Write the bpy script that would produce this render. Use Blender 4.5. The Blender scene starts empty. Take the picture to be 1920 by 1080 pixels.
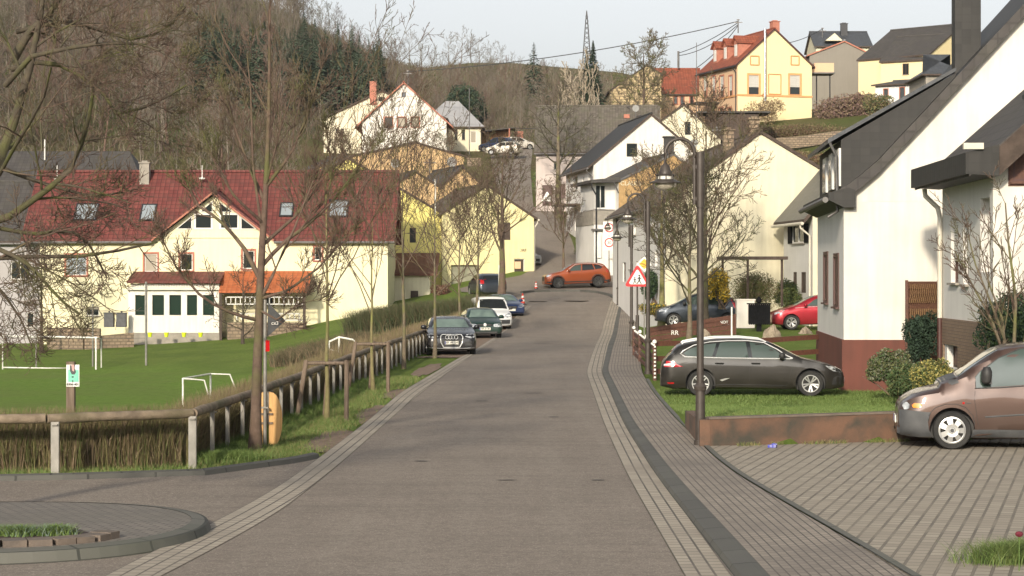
import bpy, bmesh, math, random
import numpy as np
from mathutils import Vector, Matrix
from mathutils.geometry import tessellate_polygon
from mathutils.bvhtree import BVHTree
PI = math.pi
rad = math.radians
F = 4000.0; CX = 960.0; HY = 518.0; H = 3.0
sc = bpy.context.scene
COL = sc.collection
def P(x, y, D):
    return Vector(((x-CX)/F*D, D, H-(y-HY)/F*D))
# ------------------------------------------------------------------ terrain
ZR = [(0,0),(100,0),(106,.05),(112,.17),(118,.65),(125,1.3),(132,1.93),(139,2.2),(145,2.8),(150,3.4),(160,5.2),(190,9.2),(220,14),(240,17),(262,19.3),(300,23),(700,26)]
ZRx = [a for a, b in ZR]; ZRy = [b for a, b in ZR]
def zr(D): return float(np.interp(D, ZRx, ZRy))
def GR(x, y):
    """point where the ray through a photo position meets the street profile"""
    k = (y-HY)/F
    lo, hi = 5.0, 300.0
    f = lambda D: H-k*D-zr(D)
    D = lo
    while D < hi and f(D) > 0: D += .25
    a, b = D-.25, D
    for _ in range(20):
        m = (a+b)/2
        if f(m) > 0: a = m
        else: b = m
    D = (a+b)/2
    return Vector(((x-CX)/F*D, D, zr(D)))
TU = np.array([-1200,-600,0,300,500,620,725,800,880,960,1060,1160,1250,1400,1550,1750,2300,3000], float)
TD = [
(112, [-2.2,-2.2,-2.2,-2.1,-1.7,-1.0,-.3,.05,.17,.17,.17,.3,.5,.8,1.0,1.2,1.5,1.6]),
(125, [-2,-2,-1.8,-1.5,-1.1,-.3,.2,.8,1.3,1.3,1.3,1.3,1.4,1.6,1.8,2.5,4,5]),
(139, [-1.4,-1.4,-1.2,-1.0,-.5,.4,1,1.5,2,2.15,2.2,2.2,2.4,3,4,5,8,10]),
(150, [0,0,0,0,.5,1,1.6,2.2,2.8,3.2,3.5,3.6,4.2,5.5,7,9,13,15]),
(160, [2,2,2,2,2,2,2.5,3.5,4.2,4.6,5.2,5.4,6.2,8,10,12,16,18]),
(190, [11,10,9,8,7,7,7,7.5,8.3,9,9.2,9.6,11.5,13.5,15,17,22,25]),
(215, [17,16,15,14,12.5,12.5,12.6,12.8,13,13.5,14,14.5,16.5,18.4,19,20,26,29]),
(240, [23,22,21,20,18,17,17,17,17,17.2,18,19,20,21,22,23,28,31]),
(300, [40,38,36,33,30,27,26,24,24,24,24,25,25,25,25,26,32,36]),
(400, [68,66,62,58,54,48,43,40,40,40,38,37,36,33,29,28,34,38]),
(450, [84,80,74,67,58,51,47,47,48,48,47,46,44,38,30,30,36,40]),
(560, [92,88,80,68,58,48,46,46,47,47,46,45,43,36,28,28,34,38]),
(900, [92,88,84,76,68,58,52,44,40,38,36,34,32,26,22,22,26,28]),
]
TDx = np.array([a for a, b in TD], float); TDz = np.array([b for a, b in TD], float)
def ss(x): 
    x = np.clip(x, 0, 1); return x*x*(3-2*x)
RAILP = []      # (D, X) of the rail along the street, filled below
def table(X, D):
    u = X/np.maximum(D, 1)*F+CX
    Dc = np.clip(D, TDx[0], TDx[-1])
    i = np.clip(np.searchsorted(TDx, Dc, side='right')-1, 0, len(TDx)-2)
    t = (Dc-TDx[i])/(TDx[i+1]-TDx[i])
    uc = np.clip(u, TU[0], TU[-1])
    j = np.clip(np.searchsorted(TU, uc, side='right')-1, 0, len(TU)-2)
    s = (uc-TU[j])/(TU[j+1]-TU[j])
    z = (TDz[i, j]*(1-s)+TDz[i, j+1]*s)*(1-t)+(TDz[i+1, j]*(1-s)+TDz[i+1, j+1]*s)*t
    return z
RAIL = [(33.2,-4.98),(44,-4.62),(57,-4.3),(68,-3.95),(80,-3.55),(92,-3.1),(104,-2.3),(114,-1.6),(120,-1.4),(130,-1.3)]
def railx(D): return np.interp(D, [a for a, b in RAIL], [b for a, b in RAIL])
def lawnz(X, D):
    # raised front lawn and gardens on the right
    side = ss((X-3.2)/.5)
    dw = 36.42+(X-3.4)*.306
    a = .47*(1-ss((D-38.4)/12.0))*ss((D-dw)/.12)*side
    b = .75*ss((D-66)/30.0)*ss((X-4.9-(D-66)*.0)/2.5)
    return a+b
ROADX = [(86,-2.5,4.9),(100,-1.4,5.3),(112,-.3,5.8),(125,.5,7.6),(132,-2.5,7.8),(139,-3,7.9),(150,.8,6.4),(156,1.2,4.6),(160,.6,4.8),(178,-.4,4.6),(190,-.7,3.0),(205,-1.6,2.1),(220,-2.3,2.1),(240,-2.6,2.6),(262,-6,3)]
def roadmask(X, D):
    a = np.interp(D, [r[0] for r in ROADX], [r[1] for r in ROADX]); b = np.interp(D, [r[0] for r in ROADX], [r[2] for r in ROADX])
    m = ss((X-a+1.6)/1.3)*ss((b+1.6-X)/1.3)
    return m*ss((D-88)/5)*ss((266-D)/6)
def T(X, D):
    X = np.asarray(X, float); D = np.asarray(D, float)
    ds = np.minimum(railx(D)-X, D-33.3)
    field = -2.2*ss((ds-.9)/4.0)
    near = field+lawnz(X, D)
    tb = table(X, D)
    w = ss((D-96)/16.0)
    z = near*(1-w)+tb*w
    m = roadmask(X, D)
    zz = np.interp(D, ZRx, ZRy)
    z = z*(1-m)+zz*m
    return z
def Tz(X, D): return float(T(X, D))
def GT(x, y, d0=20.0):
    """point where the ray through a photo position meets the terrain"""
    k = (y-HY)/F; u = (x-CX)/F
    D = d0
    while D < 600 and H-k*D-Tz(u*D, D) > 0: D += .25
    return Vector((u*D, D, Tz(u*D, D)))
# ------------------------------------------------------------------ objects
def wloc(o):
    v = Vector((0,0,0))
    while o is not None:
        v += o.location; o = o.parent
    return v
def tag(o, label=None, cat=None, group=None, kind=None):
    if label: o['label'] = label
    if cat: o['category'] = cat
    if group: o['group'] = group
    if kind: o['kind'] = kind
    return o
def empty(name, loc, label=None, cat=None, group=None, rz=0):
    o = bpy.data.objects.new(name, None); COL.objects.link(o)
    o.location = loc; o.rotation_euler = (0,0,rz); o.empty_display_size = .2
    return tag(o, label, cat, group)
class MB:
    def __init__(s): s.v = []; s.f = []; s.m = []; s.uv = {}
    def add(s, vs, fs, mi=0, uvs=None):
        b = len(s.v); s.v += [tuple(v) for v in vs]
        for k, f in enumerate(fs):
            if uvs: s.uv[len(s.f)] = [uvs[i] for i in f]
            s.f.append(tuple(b+i for i in f)); s.m.append(mi)
        return s
    def box(s, c, d, mi=0, ax=None):
        """centre, full sizes, optional 3 axes"""
        c = Vector(c); ax = ax or (Vector((1,0,0)), Vector((0,1,0)), Vector((0,0,1)))
        vs = []
        for i in (-.5,.5):
            for j in (-.5,.5):
                for k in (-.5,.5): vs.append(c+ax[0]*d[0]*i+ax[1]*d[1]*j+ax[2]*d[2]*k)
        return s.add(vs, [(0,1,3,2),(4,6,7,5),(0,4,5,1),(2,3,7,6),(0,2,6,4),(1,5,7,3)], mi)
    def tube(s, pts, r, n=8, mi=0, cap=True):
        pts = [Vector(p) for p in pts]; N = len(pts)
        rs = r if isinstance(r, (list, tuple)) else [r]*N
        up = Vector((0,0,1)); vs = []
        d0 = (pts[-1]-pts[0]).normalized()
        if abs(d0.z) > .9: up = Vector((1,0,0))
        for i, p in enumerate(pts):
            d = (pts[min(i+1,N-1)]-pts[max(i-1,0)])
            d = d.normalized() if d.length > 1e-9 else d0
            a = d.cross(up)
            a = a.normalized() if a.length > 1e-6 else Vector((1,0,0))
            b = a.cross(d).normalized()
            for k in range(n):
                t = 2*PI*k/n; vs.append(p+(a*math.cos(t)+b*math.sin(t))*rs[i])
        fs = [(i*n+k, i*n+(k+1)%n, (i+1)*n+(k+1)%n, (i+1)*n+k) for i in range(N-1) for k in range(n)]
        if cap: fs += [tuple(range(n))[::-1], tuple((N-1)*n+k for k in range(n))]
        return s.add(vs, fs, mi)
    def prism(s, poly, d, mi=0, mi_side=None):
        """closed planar polygon of Vectors extruded by d"""
        poly = [Vector(p) for p in poly]; d = Vector(d); n = len(poly)
        vs = poly+[p+d for p in poly]
        tri = tessellate_polygon([poly])
        fs = [tuple(t) for t in tri]+[tuple(i+n for i in t[::-1]) for t in tri]
        s.add(vs, fs, mi)
        return s.add(vs, [(i,(i+1)%n,(i+1)%n+n,i+n) for i in range(n)], mi if mi_side is None else mi_side)
    def quad(s, a, b, c, d, mi=0): return s.add([a,b,c,d], [(0,1,2,3)], mi)
    def lathe(s, prof, n=16, mi=0, M=None, c=(0,0,0), cap=True):
        """profile (r,z) about the z axis"""
        vs = []
        c = Vector(c)
        for r, z in prof:
            for k in range(n):
                t = 2*PI*k/n; v = Vector((r*math.cos(t), r*math.sin(t), z))
                vs.append((M@v if M else v)+c)
        fs = [(i*n+k, i*n+(k+1)%n, (i+1)*n+(k+1)%n, (i+1)*n+k) for i in range(len(prof)-1) for k in range(n)]
        if cap: fs += [tuple(range(n))[::-1], tuple((len(prof)-1)*n+k for k in range(n))]
        return s.add(vs, fs, mi)
    def build(s, name, mats, parent=None, smooth=False, world=True, uv=True, sharp=40, recalc=False):
        me = bpy.data.meshes.new(name)
        if not isinstance(mats, (list, tuple)): mats = [mats]
        off = Vector((0,0,0)); loc = Vector((0,0,0))
        if parent is not None:
            if world: off = wloc(parent)
        else:
            A = np.array(s.v); loc = Vector((A[:,0].mean(), A[:,1].mean(), A[:,2].min())); off = loc
        vs = [(v[0]-off.x, v[1]-off.y, v[2]-off.z) for v in s.v]
        me.from_pydata(vs, [], s.f)
        for m in mats: me.materials.append(m)
        me.polygons.foreach_set('material_index', s.m)
        if recalc:
            bm = bmesh.new(); bm.from_mesh(me); bmesh.ops.recalc_face_normals(bm, faces=bm.faces); bm.to_mesh(me); bm.free()
        if uv:
            L = me.uv_layers.new(name='UVMap'); dat = np.zeros(len(me.loops)*2)
            V = s.v; Z = Vector((0,0,1))
            for p in me.polygons:
                cu = s.uv.get(p.index) if not recalc else None
                if cu:
                    for k, li in enumerate(p.loop_indices): dat[2*li] = cu[k][0]; dat[2*li+1] = cu[k][1]
                    continue
                n = p.normal
                t = Z.cross(n)
                if t.length < .05: t = Vector((1,0,0)); b = Vector((0,1,0))
                else:
                    t.normalize(); b = n.cross(t)
                for li in p.loop_indices:
                    q = V[me.loops[li].vertex_index]
                    dat[2*li] = q[0]*t.x+q[1]*t.y+q[2]*t.z; dat[2*li+1] = q[0]*b.x+q[1]*b.y+q[2]*b.z
            L.data.foreach_set('uv', dat)
        if smooth:
            me.polygons.foreach_set('use_smooth', [True]*len(me.polygons))
            me.set_sharp_from_angle(angle=rad(sharp))
        o = bpy.data.objects.new(name, me); COL.objects.link(o)
        o.location = loc
        if parent is not None: o.parent = parent; o.location = (0,0,0)
        return o
def np_mesh(name, V, Fc, mats, parent=None, mi=None, smooth=False, loc=None):
    """V (n,3), Fc (m,k) numpy"""
    me = bpy.data.meshes.new(name)
    off = Vector((0,0,0))
    if parent is not None: off = wloc(parent)
    elif loc is not None: off = Vector(loc)
    V = V-np.array(off)
    k = Fc.shape[1]
    me.vertices.add(len(V)); me.vertices.foreach_set('co', V.astype(np.float32).ravel())
    me.loops.add(Fc.size); me.loops.foreach_set('vertex_index', Fc.astype(np.int32).ravel())
    me.polygons.add(len(Fc)); me.polygons.foreach_set('loop_start', np.arange(0, Fc.size, k, dtype=np.int32))
    me.polygons.foreach_set('loop_total', np.full(len(Fc), k, dtype=np.int32))
    if not isinstance(mats, (list, tuple)): mats = [mats]
    for m in mats: me.materials.append(m)
    if mi is not None: me.polygons.foreach_set('material_index', mi.astype(np.int32))
    if smooth: me.polygons.foreach_set('use_smooth', np.ones(len(Fc), dtype=bool))
    me.update(calc_edges=True)
    o = bpy.data.objects.new(name, me); COL.objects.link(o)
    if parent is not None: o.parent = parent
    elif loc is not None: o.location = loc
    return o
def text(s, size, mat, parent, M, name='lettering', depth=.004, bold=0, label=None):
    cu = bpy.data.curves.new(name, 'FONT'); cu.body = s; cu.size = size; cu.align_x = 'CENTER'; cu.align_y = 'CENTER'
    cu.extrude = depth; cu.offset = bold*size
    t = bpy.data.objects.new('tmp', cu)
    me = bpy.data.meshes.new_from_object(t)
    bpy.data.objects.remove(t); me.name = name
    me.transform(M)
    if parent is not None: me.transform(Matrix.Translation(-wloc(parent)))
    me.materials.clear(); me.materials.append(mat)
    o = bpy.data.objects.new(name, me); COL.objects.link(o); o.parent = parent
    return o
def faceM(c, nrm, up=(0,0,1)):
    """matrix putting text (xy plane) at c facing nrm"""
    n = Vector(nrm).normalized(); x = Vector(up).cross(n).normalized(); y = n.cross(x)
    return Matrix(((x.x,y.x,n.x,c[0]),(x.y,y.y,n.y,c[1]),(x.z,y.z,n.z,c[2]),(0,0,0,1)))
# ------------------------------------------------------------------ materials
MC = {}
def newmat(name):
    m = bpy.data.materials.new(name); m.use_nodes = True
    nt = m.node_tree; b = nt.nodes['Principled BSDF']
    return m, nt, b
def N(nt, typ, **kw):
    n = nt.nodes.new(typ)
    for k, v in kw.items():
        if k in n.inputs.keys() if isinstance(k, str) else False: n.inputs[k].default_value = v
        else: setattr(n, k, v)
    return n
def c4(c): return (c[0], c[1], c[2], 1)
def mat(name, c1, c2=None, scale=3.0, rough=.8, bump=0.0, bscale=None, metal=0.0, spec=.5, coat=0.0, detail=6, uv=False, dist=.02, c3=None, s3=.4, stretch=None, contrast=(.35,.65), emit=None):
    if name in MC: return MC[name]
    m, nt, b = newmat(name)
    b.inputs['Roughness'].default_value = rough; b.inputs['Metallic'].default_value = metal
    b.inputs['Specular IOR Level'].default_value = spec; b.inputs['Coat Weight'].default_value = coat
    b.inputs['Base Color'].default_value = c4(c1)
    if emit: b.inputs['Emission Color'].default_value = c4(emit); b.inputs['Emission Strength'].default_value = 1
    tc = nt.nodes.new('ShaderNodeTexCoord'); src = tc.outputs['UV' if uv else 'Object']
    if stretch:
        mp = nt.nodes.new('ShaderNodeMapping'); mp.inputs['Scale'].default_value = stretch; nt.links.new(src, mp.inputs[0]); src = mp.outputs[0]
    col = None
    if c2:
        nz = nt.nodes.new('ShaderNodeTexNoise'); nz.inputs['Scale'].default_value = scale; nz.inputs['Detail'].default_value = detail
        nt.links.new(src, nz.inputs['Vector'])
        cr = nt.nodes.new('ShaderNodeValToRGB'); cr.color_ramp.elements[0].position = contrast[0]; cr.color_ramp.elements[1].position = contrast[1]
        cr.color_ramp.elements[0].color = c4(c1); cr.color_ramp.elements[1].color = c4(c2)
        nt.links.new(nz.outputs['Fac'], cr.inputs[0]); col = cr.outputs[0]
        if c3:
            n3 = nt.nodes.new('ShaderNodeTexNoise'); n3.inputs['Scale'].default_value = s3; n3.inputs['Detail'].default_value = 5
            nt.links.new(src, n3.inputs['Vector'])
            r3 = nt.nodes.new('ShaderNodeValToRGB'); r3.color_ramp.elements[0].position = .48; r3.color_ramp.elements[1].position = .68
            nt.links.new(n3.outputs['Fac'], r3.inputs[0])
            mx = nt.nodes.new('ShaderNodeMix'); mx.data_type = 'RGBA'
            nt.links.new(r3.outputs[0], mx.inputs[0]); nt.links.new(col, mx.inputs[6]); mx.inputs[7].default_value = c4(c3)
            col = mx.outputs[2]
        nt.links.new(col, b.inputs['Base Color'])
    if bump:
        nb = nt.nodes.new('ShaderNodeTexNoise'); nb.inputs['Scale'].default_value = bscale or scale*6; nb.inputs['Detail'].default_value = 4
        nt.links.new(src, nb.inputs['Vector'])
        bp = nt.nodes.new('ShaderNodeBump'); bp.inputs['Strength'].default_value = bump; bp.inputs['Distance'].default_value = dist
        nt.links.new(nb.outputs['Fac'], bp.inputs['Height']); nt.links.new(bp.outputs[0], b.inputs['Normal'])
    MC[name] = m
    return m
def brickmat(name, c1, c2, mortar, bw, bh, ms=.012, rot=0.0, offset=.5, rough=.85, bump=.5, dirt=None, dscale=.6, dist=.02, squash=1.0, darken=None):
    if name in MC: return MC[name]
    m, nt, b = newmat(name)
    b.inputs['Roughness'].default_value = rough
    tc = nt.nodes.new('ShaderNodeTexCoord'); mp = nt.nodes.new('ShaderNodeMapping'); mp.inputs['Rotation'].default_value = (0,0,rot)
    nt.links.new(tc.outputs['UV'], mp.inputs[0])
    br = nt.nodes.new('ShaderNodeTexBrick'); br.offset = offset; br.squash = squash
    br.inputs['Scale'].default_value = 1.0; br.inputs['Brick Width'].default_value = bw; br.inputs['Row Height'].default_value = bh
    br.inputs['Mortar Size'].default_value = ms; br.inputs['Mortar Smooth'].default_value = .3; br.inputs['Bias'].default_value = 0
    br.inputs['Color1'].default_value = c4(c1); br.inputs['Color2'].default_value = c4(c2); br.inputs['Mortar'].default_value = c4(mortar)
    nt.links.new(mp.outputs[0], br.inputs['Vector']); col = br.outputs['Color']
    if dirt:
        nz = nt.nodes.new('ShaderNodeTexNoise'); nz.inputs['Scale'].default_value = dscale; nz.inputs['Detail'].default_value = 8
        nt.links.new(tc.outputs['UV'], nz.inputs['Vector'])
        cr = nt.nodes.new('ShaderNodeValToRGB'); cr.color_ramp.elements[0].position = .35; cr.color_ramp.elements[1].position = .7
        cr.color_ramp.elements[0].color = (0,0,0,1); cr.color_ramp.elements[1].color = (.75,.75,.75,1)
        nt.links.new(nz.outputs['Fac'], cr.inputs[0])
        mx = nt.nodes.new('ShaderNodeMix'); mx.data_type = 'RGBA'
        nt.links.new(cr.outputs[0], mx.inputs[0]); nt.links.new(col, mx.inputs[6]); mx.inputs[7].default_value = c4(dirt); col = mx.outputs[2]
    nt.links.new(col, b.inputs['Base Color'])
    bp = nt.nodes.new('ShaderNodeBump'); bp.inputs['Strength'].default_value = bump; bp.inputs['Distance'].default_value = dist; bp.invert = True
    nt.links.new(br.outputs['Fac'], bp.inputs['Height']); nt.links.new(bp.outputs[0], b.inputs['Normal'])
    MC[name] = m
    return m
def tilemat(name, c1, c2, tw=.3, th=.36, rough=.6, bump=.8, line=.55, moss=None, dist=.05):
    """pantile / sheet roof: rounded columns, stepped rows, colour varying by tile"""
    if name in MC: return MC[name]
    m, nt, b = newmat(name); b.inputs['Roughness'].default_value = rough; b.inputs['Specular IOR Level'].default_value = .3
    L = nt.links.new
    tc = nt.nodes.new('ShaderNodeTexCoord'); sp = nt.nodes.new('ShaderNodeSeparateXYZ'); L(tc.outputs['UV'], sp.inputs[0])
    def mth(op, a, bb=None, **k):
        n = nt.nodes.new('ShaderNodeMath'); n.operation = op
        if isinstance(a, (int,float)): n.inputs[0].default_value = a
        else: L(a, n.inputs[0])
        if bb is not None:
            if isinstance(bb, (int,float)): n.inputs[1].default_value = bb
            else: L(bb, n.inputs[1])
        return n.outputs[0]
    u = mth('DIVIDE', sp.outputs[0], tw); v = mth('DIVIDE', sp.outputs[1], th)
    fu = mth('FRACT', u); fv = mth('FRACT', v)
    h1 = mth('SINE', mth('MULTIPLY', fu, PI)); 
    h2 = mth('SUBTRACT', 1.0, fv)
    hh = mth('ADD', mth('MULTIPLY', h1, .6), mth('MULTIPLY', h2, .5))
    cb = nt.nodes.new('ShaderNodeCombineXYZ'); L(mth('FLOOR', u), cb.inputs[0]); L(mth('FLOOR', v), cb.inputs[1])
    wn = nt.nodes.new('ShaderNodeTexWhiteNoise'); wn.noise_dimensions = '2D'; L(cb.outputs[0], wn.inputs['Vector'])
    mx = nt.nodes.new('ShaderNodeMix'); mx.data_type = 'RGBA'; L(wn.outputs['Value'], mx.inputs[0]); mx.inputs[6].default_value = c4(c1); mx.inputs[7].default_value = c4(c2)
    col = mx.outputs[2]
    # shade in the laps between tiles, painted as darker lines
    e1 = mth('LESS_THAN', fu, .14); e2 = mth('GREATER_THAN', fv, .86); e = mth('MAXIMUM', e1, e2)
    m2 = nt.nodes.new('ShaderNodeMix'); m2.data_type = 'RGBA'; L(mth('MULTIPLY', e, line), m2.inputs[0]); L(col, m2.inputs[6]); m2.inputs[7].default_value = c4([x*.35 for x in c1]); col = m2.outputs[2]
    nz = nt.nodes.new('ShaderNodeTexNoise'); nz.inputs['Scale'].default_value = 1.3; nz.inputs['Detail'].default_value = 7; L(tc.outputs['UV'], nz.inputs['Vector'])
    cr = nt.nodes.new('ShaderNodeValToRGB'); cr.color_ramp.elements[0].position = .45; cr.color_ramp.elements[1].position = .75; L(nz.outputs['Fac'], cr.inputs[0])
    m3 = nt.nodes.new('ShaderNodeMix'); m3.data_type = 'RGBA'; L(mth('MULTIPLY', cr.outputs[0], .6), m3.inputs[0]); L(col, m3.inputs[6]); m3.inputs[7].default_value = c4(moss or [x*.6 for x in c1]); col = m3.outputs[2]
    L(col, b.inputs['Base Color'])
    bp = nt.nodes.new('ShaderNodeBump'); bp.inputs['Strength'].default_value = bump; bp.inputs['Distance'].default_value = dist; L(hh, bp.inputs['Height']); L(bp.outputs[0], b.inputs['Normal'])
    MC[name] = m
    return m
def wallmat(name, c, dirt=None, amt=.5, rough=.9):
    """rendered wall: fine grain bump, faint blotches and vertical streaks"""
    if name in MC: return MC[name]
    m, nt, b = newmat(name); b.inputs['Roughness'].default_value = rough; b.inputs['Specular IOR Level'].default_value = .2
    L = nt.links.new
    tc = nt.nodes.new('ShaderNodeTexCoord')
    nz = nt.nodes.new('ShaderNodeTexNoise'); nz.inputs['Scale'].default_value = .7; nz.inputs['Detail'].default_value = 9; nz.inputs['Roughness'].default_value = .65; L(tc.outputs['UV'], nz.inputs['Vector'])
    mp = nt.nodes.new('ShaderNodeMapping'); mp.inputs['Scale'].default_value = (5, .35, 1); L(tc.outputs['UV'], mp.inputs[0])
    n2 = nt.nodes.new('ShaderNodeTexNoise'); n2.inputs['Scale'].default_value = 1; n2.inputs['Detail'].default_value = 5; L(mp.outputs[0], n2.inputs['Vector'])
    ad = nt.nodes.new('ShaderNodeMath'); ad.operation = 'ADD'; L(nz.outputs['Fac'], ad.inputs[0]); L(n2.outputs['Fac'], ad.inputs[1])
    cr = nt.nodes.new('ShaderNodeValToRGB'); cr.color_ramp.elements[0].position = .92; cr.color_ramp.elements[1].position = 1.0
    cr.color_ramp.elements[0].position = .5; cr.color_ramp.elements[1].position = .85
    md = nt.nodes.new('ShaderNodeMath'); md.operation = 'MULTIPLY'; md.inputs[1].default_value = .62; L(ad.outputs[0], md.inputs[0]); L(md.outputs[0], cr.inputs[0])
    mm = nt.nodes.new('ShaderNodeMath'); mm.operation = 'MULTIPLY'; mm.inputs[1].default_value = amt; L(cr.outputs[0], mm.inputs[0])
    mx = nt.nodes.new('ShaderNodeMix'); mx.data_type = 'RGBA'; L(mm.outputs[0], mx.inputs[0]); mx.inputs[6].default_value = c4(c); mx.inputs[7].default_value = c4(dirt or [x*.72 for x in c]); L(mx.outputs[2], b.inputs['Base Color'])
    nb = nt.nodes.new('ShaderNodeTexNoise'); nb.inputs['Scale'].default_value = 40; nb.inputs['Detail'].default_value = 3; L(tc.outputs['UV'], nb.inputs['Vector'])
    bp = nt.nodes.new('ShaderNodeBump'); bp.inputs['Strength'].default_value = .25; bp.inputs['Distance'].default_value = .01; L(nb.outputs['Fac'], bp.inputs['Height']); L(bp.outputs[0], b.inputs['Normal'])
    MC[name] = m
    return m
def glassmat(name='window_glass', c=(.02,.025,.025), rough=.06):
    if name in MC: return MC[name]
    m, nt, b = newmat(name); b.inputs['Base Color'].default_value = c4(c); b.inputs['Roughness'].default_value = rough; b.inputs['Specular IOR Level'].default_value = .6
    car = name.startswith('car')
    tc = nt.nodes.new('ShaderNodeTexCoord'); nb = nt.nodes.new('ShaderNodeTexNoise'); nb.inputs['Scale'].default_value = 1.2
    nt.links.new(tc.outputs['Object'], nb.inputs['Vector']); bp = nt.nodes.new('ShaderNodeBump'); bp.inputs['Strength'].default_value = .02 if car else .15; bp.inputs['Distance'].default_value = .02
    nt.links.new(nb.outputs['Fac'], bp.inputs['Height']); nt.links.new(bp.outputs[0], b.inputs['Normal'])
    MC[name] = m
    return m
# ------------------------------------------------------------------ ground
def groundmat(name, fieldy=True):
    m, nt, b = newmat(name); b.inputs['Roughness'].default_value = .95; b.inputs['Specular IOR Level'].default_value = .1
    L = nt.links.new
    tc = nt.nodes.new('ShaderNodeTexCoord'); geo = nt.nodes.new('ShaderNodeNewGeometry'); sp = nt.nodes.new('ShaderNodeSeparateXYZ'); L(geo.outputs['Position'], sp.inputs[0])
    def noise(s, d=6, r=.6, st=None):
        n = nt.nodes.new('ShaderNodeTexNoise'); n.inputs['Scale'].default_value = s; n.inputs['Detail'].default_value = d; n.inputs['Roughness'].default_value = r
        src = geo.outputs['Position']
        if st:
            mp = nt.nodes.new('ShaderNodeMapping'); mp.inputs['Scale'].default_value = st; L(src, mp.inputs[0]); src = mp.outputs[0]
        L(src, n.inputs['Vector']); return n.outputs['Fac']
    def ramp(f, a, bb, ca=(0,0,0), cb=(1,1,1)):
        r = nt.nodes.new('ShaderNodeValToRGB'); r.color_ramp.elements[0].position = a; r.color_ramp.elements[1].position = bb
        r.color_ramp.elements[0].color = c4(ca); r.color_ramp.elements[1].color = c4(cb); L(f, r.inputs[0]); return r.outputs[0]
    def mix(f, a, bb):
        n = nt.nodes.new('ShaderNodeMix'); n.data_type = 'RGBA'
        for k, x in ((0,f),(6,a),(7,bb)):
            if isinstance(x, tuple): n.inputs[k].default_value = c4(x)
            elif isinstance(x, float): n.inputs[k].default_value = x
            else: L(x, n.inputs[k])
        return n.outputs[2]
    def mr(v, a, bb):
        n = nt.nodes.new('ShaderNodeMapRange'); n.inputs['From Min'].default_value = a; n.inputs['From Max'].default_value = bb; L(v, n.inputs['Value']); return n.outputs[0]
    def mul(a, bb):
        n = nt.nodes.new('ShaderNodeMath'); n.operation = 'MULTIPLY'; L(a, n.inputs[0])
        if isinstance(bb, float): n.inputs[1].default_value = bb
        else: L(bb, n.inputs[1])
        return n.outputs[0]
    lawn = ramp(noise(7, 8, .7), .3, .72, (.085,.14,.024), (.18,.225,.055))
    lawn = mix(mul(ramp(noise(.35, 5), .4, .65), .6), lawn, (.075,.115,.025))
    lawn = mix(mul(ramp(noise(1.1, 5, .7), .55, .75), .45), lawn, (.13,.13,.05))
    # mown pitch stays even and bright below the bank
    pitch = ramp(noise(4, 6, .6, (1,.3,1)), .3, .7, (.11,.185,.028), (.15,.235,.045))
    pitch = mix(mul(ramp(noise(.16, 6, .65), .42, .66), .55), pitch, (.14,.165,.05))
    pitch = mix(mul(ramp(noise(1.3, 7, .75), .52, .7), .5), pitch, (.075,.12,.02))
    fz = mr(sp.outputs[2], -1.7, -2.1)
    col = mix(fz, lawn, pitch)
    # rougher brown slope grass behind the village, leaf litter in the wood
    rough_ = ramp(noise(2.2, 8, .7), .3, .7, (.07,.065,.025), (.15,.125,.065))
    rough_ = mix(ramp(noise(.06, 4), .46, .6), rough_, (.085,.10,.03))
    far = mr(sp.outputs[1], 150, 172)
    col = mix(far, col, rough_)
    # bare trodden earth between parked cars and strip
    L(col, b.inputs['Base Color'])
    bp = nt.nodes.new('ShaderNodeBump'); bp.inputs['Strength'].default_value = .8; bp.inputs['Distance'].default_value = .06; L(noise(16, 6, .8), bp.inputs['Height']); L(bp.outputs[0], b.inputs['Normal'])
    return m
M_ground = groundmat('grass_ground')
def grid_terrain():
    Ys = np.concatenate([np.arange(-40,30,5.), np.arange(30,60,.5), np.arange(60,125,1.), np.arange(125,270,1.5), np.arange(270,460,5.), np.arange(460,700,20.)])
    Xs = np.concatenate([np.arange(-420,-120,12.), np.arange(-120,-40,4.), np.arange(-40,-14,1.), np.arange(-14,14,.4), np.arange(14,50,1.5), np.arange(50,420,12.)])
    XX, YY = np.meshgrid(Xs, Ys)
    ZZ = T(XX, YY)
    rng = np.random.default_rng(3)
    ZZ = ZZ-.012*(YY < 60)
    nx, ny = len(Xs), len(Ys)
    V = np.stack([XX.ravel(), YY.ravel(), ZZ.ravel()], 1)
    i, j = np.meshgrid(np.arange(nx-1), np.arange(ny-1)); a = (j*nx+i).ravel()
    Fc = np.stack([a, a+1, a+nx+1, a+nx], 1)
    return np_mesh('ground', V, Fc, M_ground, smooth=True)
g = grid_terrain(); tag(g, kind='structure')
# ------------------------------------------------------------------ road sheets
def px(lst): return [GR(x, y) for x, y in lst]
LI = px([(307,1080),(480,998),(607,900),(672,843),(733,787),(783,744),(840,700),(868,680),(905,654),(946,622),(975,594),(998,573)])
LO = px([(204,1080),(480,947),(547,900),(610,854),(689,793),(750,739),(816,700),(860,673),(883,662),(925,634),(960,600),(985,577)])
RI = px([(1280,1080),(1178,900),(1133,800),(1099,700),(1109,668),(1118,645),(1131,608),(1142,575)])
RO = px([(1370,1080),(1232,900),(1170,800),(1128,700),(1141,645),(1152,608),(1160,577)])
KO = px([(1425,1080),(1262,900),(1188,800),(1139,700),(1149,656),(1160,608),(1166,576)])
SR = px([(1675,1080),(1440,940),(1345,880),(1305,831),(1279,809),(1252,778),(1221,740),(1203,703),(1198,660),(1194,618),(1191,580)])
def extend(pl):
    """carry an edge line back to behind the camera"""
    a, b = pl[0], pl[1]; s = (a.x-b.x)/(a.y-b.y)
    return [Vector((a.x+s*.6*(2-a.y), 2, 0))]+pl
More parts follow.
